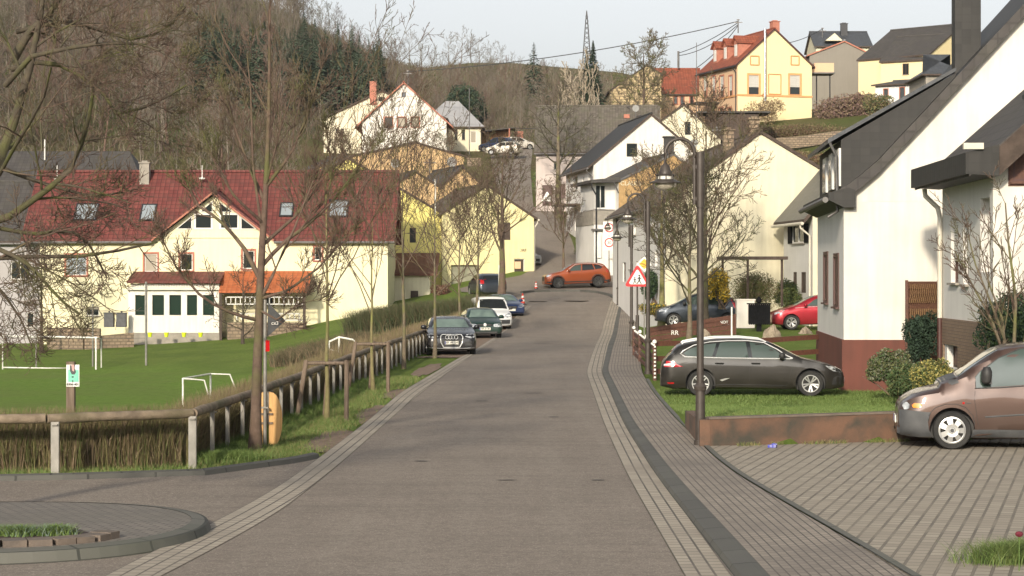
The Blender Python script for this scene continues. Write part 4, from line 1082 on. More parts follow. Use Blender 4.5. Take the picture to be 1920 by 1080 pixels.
ze_ = h.zeL-.35*slp; xl, xr_ = a[0]-1.15, b[0]+.5
no = [(xl,ze_),(pxX(284,D),ze_),(pxX(400,D),pz(361,D)+.25),(pxX(517,D),ze_),(xr_,ze_),(xr_,h.zr),(xl,h.zr)]
mb = MB(); mb.prism([SL(x, z)+up_*.02 for x, z in no], up_*th_, 0, 1)
mb.prism([Vector((xl,D+h.L/2,h.zr+.02)), Vector((xr_,D+h.L/2,h.zr+.02)), Vector((xr_,D+h.L+.35,ze_)), Vector((xl,D+h.L+.35,ze_))], up_*th_, 0, 1)
rf = mb.build('roof', [M_red, M_red], h.root); h.roofo = rf
mb = MB(); mb.tube([(xl,D+h.L/2,h.zr+.25),(xr_,D+h.L/2,h.zr+.25)], .12, 8); mb.build('ridge_cap', M_red, rf)
for g0_, g1_ in ((xl+.05, pxX(286,D)), (pxX(515,D), xr_-.05)):
    mb = MB(); mb.tube([(g0_,D-.42,ze_+.03),(g1_,D-.42,ze_+.03)], .08, 8); mb.build('gutter', M_gutter, h.root)
h.chimney((252-75)/F*D, 3.9, h.zr-.9, h.zr+.75, .62, .62, M_conc)
for x0, y0, x1, y1 in ((142,384,182,413),(265,385,291,414),(526,382,549,406),(617,377,652,407)): h.skylight('front', x0, y0, x1, y1)
for x_ in (107, 379): 
    mb = MB(); p = P(x_, 336, D+3.4); mb.tube([p, p+Vector((0,0,.9))], .03, 6); mb.box(p+Vector((0,0,.05)), (.35,.35,.1)); mb.build('vent_pipe', M_pvc, rf)
# cross gable
gx = lambda x, y, d=0: Vector((pxX(x,D), D+d, pz(y,D)))
cg = MB(); cg.prism([gx(294,447,0.0), gx(508,447,0.0), gx(400,367,0.0)], (0,.3,0)); cgo = cg.build('cross_gable', M_yelL, h.root)
mb = MB()
for sg, xf in ((-1, 284), (1, 517)):
    A_ = gx(400,361,-.5); B_ = gx(xf,452,-.5); t = Vector((0,0,.16))
    mb.prism([A_, B_, B_+t, A_+t], (0,4.3,0))
mb.build('cross_gable_roof', [M_red], h.root)
mb = MB()
for sg, xf in ((-1, 286), (1, 515)):
    A_ = gx(400,364.5,-.55); B_ = gx(xf,453,-.55); t = Vector((0,0,.14)); mb.prism([A_, B_, B_+t*.9, A_+t*.9], (0,.04,0))
mb.build('bargeboard', M_trimR, h.root)
def triwin(pts, par):
    pts = [gx(x, y, -.05) for x, y in pts]
    c = sum(pts, Vector())/len(pts)
    mb = MB(); mb.prism(pts, (0,.05,0)); wo = mb.build('gable_window', M_pvc, par)
    mb = MB(); mb.prism([c+(p-c)*.80+Vector((0,-.01,0)) for p in pts], (0,.012,0)); mb.build('pane', M_glass, wo)
triwin([(329,430),(361,430),(361,404)], h.root); triwin([(364,430),(399,430),(399,400),(364,400)], h.root); triwin([(411,430),(449,430),(449,400),(411,400)], h.root); triwin([(451,430),(482,430),(451,406)], h.root)
triwin([(374,398),(399,398),(399,376)], h.root); triwin([(411,398),(438,398),(411,378)], h.root)
# white veranda
V = 132.9; vx = lambda x: pxX(x, V); vz = lambda y: pz(y, V)
ve = h.root
mb = MB(); 
xs = [243,254,272,286,308,318,340,351,370,381,402,411]
for i in range(0, 12, 2):
    x0, x1 = vx(xs[i]), vx(xs[i+1]); mb.box(((x0+x1)/2, V, (vz(553)+vz(591))/2), (x1-x0, .2, vz(553)-vz(591)))
mb.box(((vx(243)+vx(411))/2, V, (vz(591)+vz(624))/2), (vx(411)-vx(243), .2, vz(591)-vz(624)))
mb.box(((vx(243)+vx(411))/2, V, (vz(543)+vz(553))/2), (vx(411)-vx(243), .2, vz(543)-vz(553)))
for x_ in (243, 411): mb.box((vx(x_), V+1.1, (vz(543)+vz(624))/2), (.15, 2.2, vz(543)-vz(624)))
vr = mb.build('veranda', M_white, h.root)
mb = MB(); mb.box(((vx(243)+vx(411))/2, V+.05, (vz(624)+vz(650))/2), (vx(411)-vx(243)+.1, .25, vz(624)-vz(650))); mb.build('veranda_base', M_conc, h.root)
for i in range(1, 11, 2):
    x0, x1 = vx(xs[i]), vx(xs[i+1]); mb = MB(); mb.box(((x0+x1)/2, V+.05, (vz(554)+vz(590))/2), (x1-x0, .02, vz(554)-vz(590))); mb.build('veranda_window', glassmat('glass_green', (.015,.03,.022), .1), h.root)
mb = MB(); mb.box(((vx(240)+vx(413))/2, V-.1, vz(541)), (vx(413)-vx(240), .5, .18)); mb.box(((vx(246)+vx(411))/2, V-.05, vz(535)), (vx(411)-vx(246), .06, .22)); mb.build('veranda_frieze', M_gutW, h.root)
mb = MB()
for k in range(34): mb.box((vx(248+k*4.8), V-.1, vz(535)), (.06,.04,.18))
mb.build('fretwork', M_pvc, h.root)
mb = MB(); mb.prism([(vx(240),V-.5,vz(528)),(vx(240),V+2.0,vz(509)),(vx(240),V+2.0,vz(513)),(vx(240),V-.5,vz(531))], (vx(414)-vx(240),0,0)); mb.build('veranda_roof', M_red, h.root)
# orange roofed open terrace
mb = MB(); mb.prism([(vx(413),V-.7,vz(545)),(vx(413),V+2.0,vz(508)),(vx(413),V+2.0,vz(512)),(vx(413),V-.7,vz(549))], (vx(580)-vx(413),0,0)); mb.build('terrace_roof', M_orange, h.root)
mb = MB()
for x_ in (416, 496, 572): mb.box((vx(x_), V-.5, (vz(547)+vz(640))/2), (.16,.16,vz(547)-vz(640)))
mb.box((vx(495), V-.5, vz(549)), (vx(574)-vx(416), .14, .14)); mb.build('terrace_frame', M_woodD, h.root)
mb = MB()
mb.box((vx(500), V-.55, vz(557)), (vx(570)-vx(425), .05, .06)); mb.box((vx(500), V-.55, vz(570)), (vx(570)-vx(425), .05, .06))
for k in range(17): mb.box((vx(426+k*9), V-.55, (vz(557)+vz(570))/2), (.05,.05,.42))
mb.box((vx(500), V-.55, vz(588)), (vx(570)-vx(440), .05, .06)); mb.box((vx(520), V-.55, vz(600)), (vx(570)-vx(470), .05, .06))
for k in range(14): mb.box((vx(446+k*9), V-.55, (vz(588)+vz(600))/2), (.05,.05,.38))
mb.build('lattice_rail', M_pvc, h.root)
mb = MB(); mb.box((vx(500), V+.2, (vz(612)+vz(640))/2), (vx(575)-vx(430), 1.2, vz(608)-vz(650))); mb.build('terrace_base', M_rubble, h.root)
# annex and dark hipped roof behind
a = A2(-330, 136.3); b = A2(75, 136.3)
h = House('house', 'pale grey rendered annex left of the long yellow house', 'house', a, b, L=8, zb=-2.3, kind='eave', zeL=pz(450,136.3), zr_=pz(345,140), wall=M_annex, roof=M_dkroof, oh=.3, og=0)
h.win('front', 20, 490, 56, 524, mull=2, frame=M_pvc); h.win('front', 49, 586, 64, 614, frame=M_pvc, sill=True)
h.win('front', -150, 488, -110, 524, mull=2); h.walls(); h.roofs(); h.gutter('L')
a = A2(-330, 149); b = A2(296, 149)
h = House('barn', 'barn with very large dark hipped roof rising behind the red tiled roof', 'barn', a, b, L=16, zb=0, kind='eave', zeL=pz(425,149), zr_=pz(287,157), wall=M_annex, roof=M_dkroof, oh=.4, hip=3.4)
h.walls(); h.roofs()
mb = MB(); p = P(84,300,156); mb.tube([p, p+Vector((0,0,1.5))], .05, 6); mb.build('vent_pipe', M_pvc, h.root)
# L2 pale yellow double gable
Dg = 148.0
def hs(*args, **k):
    hh = House(*args, **k); return hh
a = A2(829, Dg); b = A2(1001, Dg+1.5)
h = L2 = House('house', 'bright yellow gable end with brown loading door beside the lane and the silver car', 'house', a, b, L=11, zb=-.4, zeL=pz(402,Dg), zeR=pz(408,Dg), zr_=pz(349,Dg), rid=.485, wall=M_yel, roof=M_brown, oh=.25, og=.12, edge=M_woodD)
h.win('front', 940, 417, 957, 450, style='door', doorm=M_woodD, frame=M_woodD, depth=.08, name='loading_hatch')
h.win('front', 964, 485, 984, 524, style='door', doorm=M_woodD, frame=M_pvc, depth=.18)
h.win('front', 846, 497, 899, 565, style='door', doorm=mat('gate_grey_green', (.20,.20,.14), (.28,.27,.2), scale=2, rough=.8), frame=M_rubble, depth=.3, name='gate')
h.walls(); h.roofs(); h.gutter('R', .2, m=M_gutW)
mb = MB(); c = h.pt('front', pxX(973,Dg)-a[0], pz(497,Dg), -.08); mb.box(c, (.6,.03,.5), 0); mb.build('notice_board', M_peach, h.root)
text('DORF', .28, M_woodR, h.root, faceM(h.pt('front', pxX(984,Dg)-a[0]-.1, pz(469,Dg), .012), (0,-1,0)), depth=.006)
a = A2(473, Dg-2.4); b = A2(829, Dg+.4)
h = House('house', 'second yellow gable, its peak just above the right end of the wine-red roof', 'house', a, b, L=11, zb=-1.4, zeL=pz(410,Dg), zeR=pz(402,Dg), zr_=pz(300,Dg), rid=.497, wall=M_bright, roof=M_dkroof, oh=.2, og=.12)
h.win('front', 768, 427, 780, 455, frame=M_woodD, sill=False); h.win('front', 799, 495, 812, 510, sill=False)
h.walls(); h.roofs()
# lean-to below
t = empty('outbuilding', P(765,600,143), 'low cream outbuilding with reddish lean-to roof under the second yellow gable', 'outbuilding')
mb = MB(); x0, x1 = pxX(728,143), pxX(806,143); mb.box(((x0+x1)/2, 144.5, (pz(514,143)+pz(600,143))/2), (x1-x0, 3, pz(514,143)-pz(600,143))); mb.build('wall', M_cream, t)
mb = MB(); mb.prism([(x0,142.7,pz(517,142.7)),(x0,147.8,pz(478,147.8)),(x0,147.8,pz(474,147.8)),(x0,142.7,pz(513,142.7))], (x1-x0+.5,0,0)); mb.build('roof', tilemat('tiles_dull_red', (.13,.055,.04), (.17,.075,.055), .3, .36, rough=.8, bump=.6, line=.4, moss=(.10,.06,.045)), t)
mb = MB(); mb.box((pxX(777,143), 142.98, pz(555,143)), (.5,.06,.7)); mb.build('window', M_woodD, t)
# L2b tan building with dark roof (turned)
Dg = 170.0; a = A2(803, Dg); an = .29
h = House('house', 'tan gable with dark sheet roof and two dishes behind the yellow gables', 'house', a, W=5.6, ang=an, L=9, zb=3.5, zeL=pz(371,Dg), zr_=pz(315,Dg+.8), rid=.5, wall=M_tan, roof=M_dkroof, oh=.4, og=.25)
h.walls(); h.roofs()
# L2c
Dg = 164.0; a = A2(736, Dg)
h = House('shed', 'small tan shed roof between the yellow peak and the tan gable', 'shed', a, W=3.6, ang=.25, L=6, zb=3, zeL=pz(350,Dg), zr_=pz(324,Dg), rid=.5, wall=M_tan, roof=M_dkroof, oh=.3, og=.15)
h.walls(); h.roofs()
# L4 large tan hall
Dg = 192.0; a = A2(662, Dg); b = A2(870, Dg+2.9)
h = House('hall', 'wide low tan hall with shallow dark roof below the white red-trimmed house', 'building', a, b, L=13, zb=6, zeL=pz(293,Dg), zeR=pz(291,Dg), zr_=pz(267,Dg), rid=.56, wall=M_tan, roof=M_dkroof, oh=.3, og=.2)
h.walls(); h.roofs()
Dg = 186.0; a = A2(560, Dg)
h = House('shed', 'old grey roofed shed left of the tan hall above the red tiles', 'shed', a, W=6.0, ang=.32, L=7, zb=6, zeL=pz(330,Dg), zr_=pz(290,Dg), rid=.7, wall=M_tan, roof=M_dkroof, oh=.3, og=.2)
h.walls(); h.roofs()
# L3 white house with red verge
Dg = 228.0; a = A2(679, Dg); b = A2(837, Dg)
h = House('house', 'white gabled house with red verges and three windows on the upper lane', 'house', a, b, L=9, zb=12.5, zeL=pz(229,Dg), zr_=pz(157,Dg), rid=.495, wall=M_white, roof=M_red2, oh=.75, og=.35, edge=M_trimR)
h.win('front', 721, 220, 736, 238, trim=M_trimR, trimw=.1, frame=M_woodD)
h.win('front', 746, 220, 761, 238, trim=M_trimR, trimw=.1, frame=M_woodD, glass=M_blindB)
h.win('front', 771, 220, 786, 238, trim=M_trimR, trimw=.1, frame=M_woodD, glass=M_blindB)
h.win('front', 753, 173, 761, 182, frame=M_woodD, sill=False)
h.walls(); h.roofs(); h.chimney(.9, 4.6, pz(190,Dg), pz(152,Dg+4), .75, .75, M_trimR, cap=False)
Dg = 238.5; a = A2(607, Dg); b = A2(836, Dg)
h = House('house', 'cream gabled house directly behind and left of the red-verged white one', 'house', a, b, L=8, zb=12.5, zeL=pz(223,Dg), zr_=pz(172,Dg), rid=.475, wall=M_cream, roof=M_dkroof, oh=.25, og=.3)
h.win('front', 629, 241, 636, 250, frame=M_dark, sill=False); h.win('front', 639, 241, 645, 250, frame=M_dark, sill=False); h.win('front', 710, 182, 722, 190, frame=M_dark, sill=False)
h.walls(); h.roofs()
Dg = 240.0; a = A2(838, Dg); b = A2(901, Dg)
h = House('house', 'bungalow with light grey hipped roof right of the red-verged house', 'house', (pxX(790,Dg+1), Dg+1), (pxX(901,Dg+1), Dg+1), L=9, zb=14, kind='eave', zeL=pz(234,Dg), zr_=pz(191,Dg+5), wall=M_cream, roof=M_greyroof, oh=.45, hip=2.6)
h.win('front', 852, 243, 858, 262, frame=M_woodD); h.win('front', 866, 243, 872, 262, frame=M_woodD); h.win('front', 882, 246, 893, 268, style='door', doorm=M_blindB)
h.walls(); h.roofs()
t = empty('carport', P(932,290,250), 'wooden boarded carport with flat dark roof at the top of the lane', 'carport')
mb = MB()
for k in range(17): x_ = 902+k*3.2; mb.box(P(x_, 267, 252), (.17,.08,2.9))
mb.build('board_wall', mat('boards_orange', (.42,.22,.09), (.30,.15,.07), scale=3, stretch=(9,9,.5), rough=.8), t)
mb = MB(); mb.prism([P(899,247,250), P(966,240,250), P(966,238,250), P(899,245,250)], (0,5,0)); mb.build('roof', M_dkroof, t)
mb = MB()
for x_ in (901, 955): mb.box(P(x_,265,249.9), (.15,.15,3.0))
mb.box(P(972,267,252.5), (1.1,.3,2.6)); mb.build('post', M_trimR, t)
# ------------------------------------------------------------------ vehicles
def paintmat(name, c, metal=.55, rough=.32, c2=None):
    if name in MC: return MC[name]
    m, nt, b = newmat(name); b.inputs['Base Color'].default_value = c4(c); b.inputs['Metallic'].default_value = metal
    b.inputs['Roughness'].default_value = rough; b.inputs['Coat Weight'].default_value = .55; b.inputs['Coat Roughness'].default_value = .03; b.inputs['Specular IOR Level'].default_value = .3
    tc = nt.nodes.new('ShaderNodeTexCoord'); nz = nt.nodes.new('ShaderNodeTexNoise'); nz.inputs['Scale'].default_value = 3; nz.inputs['Detail'].default_value = 8
    nt.links.new(tc.outputs['Object'], nz.inputs['Vector'])
    # road dust low on the body
    sp = nt.nodes.new('ShaderNodeSeparateXYZ'); nt.links.new(tc.outputs['Object'], sp.inputs[0])
    mr = nt.nodes.new('ShaderNodeMapRange'); mr.inputs['From Min'].default_value = .75; mr.inputs['From Max'].default_value = .1; nt.links.new(sp.outputs[2], mr.inputs['Value'])
    mu = nt.nodes.new('ShaderNodeMath'); mu.operation = 'MULTIPLY'; nt.links.new(nz.outputs['Fac'], mu.inputs[0]); mr.inputs['To Max'].default_value = .35; nt.links.new(mr.outputs[0], mu.inputs[1])
    mx = nt.nodes.new('ShaderNodeMix'); mx.data_type = 'RGBA'; nt.links.new(mu.outputs[0], mx.inputs[0]); mx.inputs[6].default_value = c4(c); mx.inputs[7].default_value = (.13,.11,.09,1)
    nt.links.new(mx.outputs[2], b.inputs['Base Color'])
    rr = nt.nodes.new('ShaderNodeMapRange'); rr.inputs['To Min'].default_value = rough-.05; rr.inputs['To Max'].default_value = rough+.15; nt.links.new(nz.outputs['Fac'], rr.inputs['Value']); nt.links.new(rr.outputs[0], b.inputs['Roughness'])
    MC[name] = m; return m
M_tyre = mat('tyre_rubber', (.014,.014,.014), (.028,.027,.025), scale=6, rough=.85)
M_alloy = mat('alloy_silver', (.55,.55,.54), (.42,.42,.41), scale=5, rough=.35, metal=.8)
M_alloyD = mat('alloy_dark', (.05,.05,.05), (.08,.08,.08), scale=5, rough=.4, metal=.6)
M_plastic = mat('plastic_black', (.018,.018,.019), (.035,.034,.033), scale=5, rough=.6)
M_plasticG = mat('plastic_grey', (.05,.052,.055), (.075,.076,.078), scale=5, rough=.65)
M_chrome = mat('chrome', (.8,.8,.78), (.7,.7,.68), scale=2, rough=.3, metal=.5)
M_cglass = glassmat('car_glass', (.045,.065,.055), .03)
M_cglassD = glassmat('car_glass_dark', (.012,.014,.014), .03)
M_tail = mat('tail_lamp_red', (.45,.01,.012), (.35,.01,.01), scale=4, rough=.15, coat=1)
M_tailw = mat('lamp_clear', (.75,.72,.70), (.6,.58,.56), scale=8, rough=.15, coat=1)
M_amber = mat('lamp_amber', (.85,.28,.02), (.75,.22,.02), scale=4, rough=.15, coat=1)
M_head = mat('headlamp', (.62,.64,.66), (.25,.26,.27), scale=11, rough=.12, coat=1, metal=.3)
M_plate = mat('number_plate', (.72,.70,.62), (.65,.63,.56), scale=3, rough=.4)
M_plateB = mat('plate_blue', (.02,.05,.35), rough=.4)
M_blackT = mat('lettering_black', (.01,.01,.01), rough=.6)
def chaikin(p, it=2):
    for _ in range(it):
        q = [p[0]]
        for a, b in zip(p, p[1:]): q += [(a[0]*.75+b[0]*.25, a[1]*.75+b[1]*.25), (a[0]*.25+b[0]*.75, a[1]*.25+b[1]*.75)]
        q.append(p[-1]); p = q
    return p
class Car:
    def __init__(c, name, label, cat, loc, rz, paint, L, W, top, wheels, wr=.32, belt=((0,.7),(1,.92),(4,.98)), bot=.2, nose=.62, tail=.72, tumble=.34, pitch=0, scale=1.0, group=None, arch=None, roofw=None, res=1.0, fl=(.5,.28)):
        c.root = empty(name, loc, label, cat, group); c.root.rotation_euler = (0, pitch, rz); c.root.scale = (scale,)*3
        c.L, c.W = L, W; c.wheels = wheels; c.wr = wr; hw = W/2
        tp = chaikin(list(top), 2); tx = [p[0] for p in tp]; tz = [p[1] for p in tp]
        for i in range(1, len(tx)):
            if tx[i] <= tx[i-1]: tx[i] = tx[i-1]+1e-4
        bx = [p[0] for p in belt]; bz = [p[1] for p in belt]
        n = int(74*res)
        xs = sorted(set([0,.01,.03,.06,.1,.15,.2]+[L*i/n for i in range(n+1) if .22 < L*i/n < L-.22]+[L-.2,L-.15,L-.1,L-.06,L-.03,L-.01,L]))
        def wp(x):
            f = nose+(1-nose)*math.sqrt(max(0, 1-(1-min(1, x/fl[0]))**2)); t = tail+(1-tail)*math.sqrt(max(0, 1-(1-min(1, (L-x)/fl[1]))**2))
            return hw*min(f, t)
        rows = 22; V = []; 
        for x in xs:
            zt = float(np.interp(x, tx, tz)); w = wp(x); zb = bot+(.10*(1-min(1, x/.35)))*.6+(.12*(1-min(1,(L-x)/.35)))*.6
            zbelt = float(np.interp(x, bx, bz)); zs = min(zbelt, zt-.05); zm = zb+(zs-zb)*.45
            we = max(.25, w-.05-tumble*max(0, zt-zs)); dz = zt-zs
            rnd = min(.10, dz*.4)
            sec = [(0,zb),(w*.8,zb),(w-.05,zb+.03),(w-.012,zb+.12),(w,zm),(w-.012,zm+(zs-zm)*.6),(w-.03,zs-.03),(w-.055,zs+.0),(we+.02+tumble*rnd,zt-rnd*1.0),(we-.06,zt-.025 if dz > .1 else zt-.02),(we*.55,zt-.004),(0,zt)]
            sec = chaikin(sec, 2)
            # resample by arc length but keep the shoulder
            d = [0]
            for a, b in zip(sec, sec[1:]): d.append(d[-1]+math.hypot(b[0]-a[0], b[1]-a[1]))
            T_ = [d[-1]*k/rows for k in range(rows+1)]
            V.append([(float(np.interp(t, d, [s[0] for s in sec])), float(np.interp(t, d, [s[1] for s in sec]))) for t in T_])
        bm = bmesh.new(); G = []
        for x, sec in zip(xs, V):
            r = [bm.verts.new((x, y if k not in (0, rows) else 0, z)) for k, (y, z) in enumerate(sec)]
            l = [r[0]]+[bm.verts.new((x, -y, z)) for (y, z) in sec[1:rows]]+[r[rows]]
            G.append((r, l))
        for (r0,l0), (r1,l1) in zip(G, G[1:]):
            for k in range(rows):
                bm.faces.new((r0[k], r1[k], r1[k+1], r0[k+1])); bm.faces.new((l0[k+1], l1[k+1], l1[k], l0[k]))
        for (r, l), rev in ((G[0], 0), (G[-1], 1)):
            loop = r+l[1:rows][::-1]
            bm.faces.new(loop if not rev else loop[::-1])
        bmesh.ops.recalc_face_normals(bm, faces=bm.faces)
        for f in bm.faces: f.smooth = True
        me = bpy.data.meshes.new('body'); bm.to_mesh(me); 
        c.bvh = BVHTree.FromBMesh(bm); bm.free()
        me.materials.append(paint); me.materials.append(M_plastic)
        # wheel arches: cut with cylinders
        ar = arch or wr*1.16
        cb = bmesh.new()
        for xw in wheels:
            for sg in (-1, 1):
                r = bmesh.ops.create_cone(cb, cap_ends=True, segments=40, radius1=ar, radius2=ar, depth=.5, matrix=Matrix.Translation((xw, sg*(hw+.02), wr+.01)) @ Matrix.Rotation(PI/2, 4, 'X'))
        for f in cb.faces: f.material_index = 1
        cm = bpy.data.meshes.new('cut'); cb.to_mesh(cm); cb.free(); cm.materials.append(paint); cm.materials.append(M_plastic)
        bo = bpy.data.objects.new('body', me); co = bpy.data.objects.new('cut', cm); COL.objects.link(bo); COL.objects.link(co)
        md = bo.modifiers.new('b', 'BOOLEAN'); md.operation = 'DIFFERENCE'; md.object = co; md.solver = 'EXACT'
        dg = bpy.context.evaluated_depsgraph_get(); ev = bo.evaluated_get(dg)
        nm = bpy.data.meshes.new_from_object(ev); bo.modifiers.clear(); old = bo.data; bo.data = nm; nm.name = 'body'
        bpy.data.objects.remove(co); bpy.data.meshes.remove(old); 
        nm.set_sharp_from_angle(angle=rad(38))
        bo.parent = c.root; c.body = bo
    def hit(c, p, d):
        r = c.bvh.ray_cast(Vector(p), Vector(d)); return (r[0], r[1]) if r[0] is not None else (None, None)
    def decal(c, view, poly, m, name, off=.004, sgn=1, grid=.12, parent=None, smooth=True):
        """panel lying on the body: view side (x,z) / front, rear (y,z) / top (x,y)"""
        bm = bmesh.new()
        if view == 'side': mk = lambda a, b: (a, 3*sgn, b)
        elif view in ('front','rear'): mk = lambda a, b: (-2 if view == 'front' else c.L+2, a, b)
        else: mk = lambda a, b: (a, b, 4)
        vs = [bm.verts.new(mk(a, b)) for a, b in poly]; bm.faces.new(vs)
        A = [p[0] for p in poly]; B = [p[1] for p in poly]
        i1, i2 = {'side':(0,2),'front':(1,2),'rear':(1,2),'top':(0,1)}[view]
        for (i, lo, hi) in ((i1, min(A), max(A)), (i2, min(B), max(B))):
            k = math.ceil(lo/grid)
            while k*grid < hi:
                co = Vector((0,0,0)); co[i] = k*grid; no = Vector((0,0,0)); no[i] = 1
                bmesh.ops.bisect_plane(bm, geom=bm.verts[:]+bm.edges[:]+bm.faces[:], plane_co=co, plane_no=no); k += 1
        bmesh.ops.triangulate(bm, faces=[f for f in bm.faces if len(f.verts) > 4])
        d = {'side':(0,-sgn,0),'front':(1,0,0),'rear':(-1,0,0),'top':(0,0,-1)}[view]
        nh = Vector((0,0,0))
        for v in bm.verts:
            h_, n_ = c.hit(v.co, d)
            if h_ is None:
                # clamp towards the centre of the panel
                ctr = Vector(mk(sum(A)/len(A), sum(B)/len(B))); q = v.co.copy()
                for t in range(1, 12):
                    h_, n_ = c.hit(q.lerp(ctr, t*.07), d)
                    if h_ is not None: break
            if h_ is not None:
                n_ = n_ if n_.dot(Vector(d)) < 0 else -n_
                v.co = h_+(n_*.6-Vector(d)*.6).normalized()*off; nh += n_
        bmesh.ops.recalc_face_normals(bm, faces=bm.faces)
        if len(bm.faces): 
            s_ = sum((f.normal for f in bm.faces), Vector())
            if s_.dot(Vector(d)) > 0: bmesh.ops.reverse_faces(bm, faces=bm.faces)
        for f in bm.faces: f.smooth = smooth
        me = bpy.data.meshes.new(name); bm.to_mesh(me); bm.free(); me.materials.append(m)
        o = bpy.data.objects.new(name, me); COL.objects.link(o); o.parent = parent or c.root
        return o
    def line(c, view, pts, m, name, w=.01, off=.006, sgn=1, parent=None):
        """thin strip along a line on the body"""
        mb = MB(); prevn = None; out = []
        P2 = []
        for a, b in zip(pts, pts[1:]):
            k = max(1, int(math.hypot(b[0]-a[0], b[1]-a[1])/.06))
            for i in range(k): P2.append((a[0]+(b[0]-a[0])*i/k, a[1]+(b[1]-a[1])*i/k))
        P2.append(pts[-1])
        d = {'side':(0,-sgn,0),'front':(1,0,0),'rear':(-1,0,0),'top':(0,0,-1)}[view]
        for a, b in P2:
            p = (a, 3*sgn, b) if view == 'side' else ((-2, a, b) if view == 'front' else ((c.L+2, a, b) if view == 'rear' else (a, b, 4)))
            h_, n_ = c.hit(p, d)
            if h_ is not None: out.append(h_-Vector(d)*(off-w/2))
        if len(out) < 2: return None
        mb.tube(out, w/2, 6); return mb.build(name, m, parent or c.root, smooth=True, world=False, uv=False)
    def wheel(c, xw, sgn, rimm=M_alloy, spokes=5, style='alloy', y=None, rimr=.66):
        r = c.wr; hw = c.W/2; y0 = sgn*(y or hw-.02); w = .2
        Mx = Matrix.Rotation(-PI/2*sgn, 3, 'X')
        mb = MB(); cn = Vector((xw, y0-sgn*w, r))
        mb.lathe([(r*.6,0),(r*.9,0),(r*.98,.02),(r,.05),(r,w-.05),(r*.985,w-.02),(r*.93,w),(r*rimr,w-.005),(r*rimr,w-.03),(r*.3,w-.05)], 40, 0, Mx, cn)
        t = mb.build('wheel', M_tyre, c.root, smooth=True, world=False, uv=False)
        R = r*rimr; mb = MB()
        if style == 'alloy':
            mb.lathe([(R,w-.012),(R*1.02,w+.001),(R*.94,w+.001),(R*.90,w-.03),(R*.9,w-.06),(R*.88,w-.06)], 40, 0, Mx, cn, False)
            mb.lathe([(R*.01,w-.035),(R*.16,w-.02),(R*.2,w-.035),(R*.2,w-.06),(R*.01,w-.06)], 20, 0, Mx, cn)
            for k in range(spokes):
                for q in (-1, 1):
                    a = 2*PI*k/spokes+.3; s0 = Vector((math.cos(a+q*.09)*R*.12, math.sin(a+q*.09)*R*.12, w-.03)); s1 = Vector((math.cos(a+q*.19)*R*.93, math.sin(a+q*.19)*R*.93, w-.012))
                    dd = (s1-s0).normalized(); sd = Vector((-dd.y, dd.x, 0)).normalized()
                    vs = [s0+sd*R*.06, s0-sd*R*.06, s1-sd*R*.085, s1+sd*R*.085]; vs = vs+[v-Vector((0,0,.03)) for v in vs]
                    mb.add([Mx@v+cn for v in vs], [(0,1,2,3),(0,4,5,1),(1,5,6,2),(2,6,7,3),(3,7,4,0)])
        elif style == 'cap':
            # full wheel trim with triangular openings
            n7 = 7; mb.lathe([(R*1.03,w-.015),(R*1.02,w+.004),(R*.93,w+.008),(R*.86,w+.002)], 42, 0, Mx, cn, False)
            mb.lathe([(R*.01,w+.02),(R*.2,w+.02),(R*.25,w+.012),(R*.5,w+.016),(R*.5,w-.01),(R*.01,w-.01)], 28, 0, Mx, cn)
            for k in range(n7):
                a = 2*PI*k/n7
                vs = [Vector((math.cos(a-.36)*R*.48, math.sin(a-.36)*R*.48, w+.015)), Vector((math.cos(a+.36)*R*.48, math.sin(a+.36)*R*.48, w+.015)), Vector((math.cos(a+.25)*R*.9, math.sin(a+.25)*R*.9, w+.005)), Vector((math.cos(a-.25)*R*.9, math.sin(a-.25)*R*.9, w+.005))]
                mb.add([Mx@v+cn for v in vs], [(0,1,2,3)])
        else:
            mb.lathe([(R,w-.01),(R*.93,w+.001),(R*.8,w-.02),(R*.4,w-.012),(R*.01,w-.012)], 32, 0, Mx, cn)
        mb.build('rim', rimm, t, world=False, uv=False)
        if style == 'cap':
            mb = MB(); mb.lathe([(R*.15,w+.02),(R*.15,w+.026),(R*.01,w+.028)], 20, 0, Mx, cn); mb.build('hub_badge', M_plasticG, t, world=False, uv=False)
    def wheels_all(c, **k):
        for xw in c.wheels:
            for s in (-1, 1): c.wheel(xw, s, **k)
    def mirror(c, x, z, m, w=.2, sg=(1,-1)):
        for s in sg:
            h_, n_ = c.hit((x, 3*s, z-.06), (0,-s,0))
            if h_ is None: continue
            mb = MB(); y = h_.y; cc = Vector((x-.03, y+s*.13, z))
            mb.lathe([(.01,-.095),(.075,-.085),(.105,-.03),(.105,.03),(.07,.085),(.01,.095)], 12, 0, Matrix(((.75,0,0),(0,1.1*1,0),(0,0,.85))), cc)
            mb.box((x, y+s*.04, z-.06), (.06,.12,.05)); mb.build('door_mirror', m, c.root, smooth=True, world=False, uv=False)
    def box(c, ctr, dim, m, name, parent=None, view=None, sgn=1):
        mb = MB(); mb.box(ctr, dim); return mb.build(name, m, parent or c.root, world=False, uv=False)
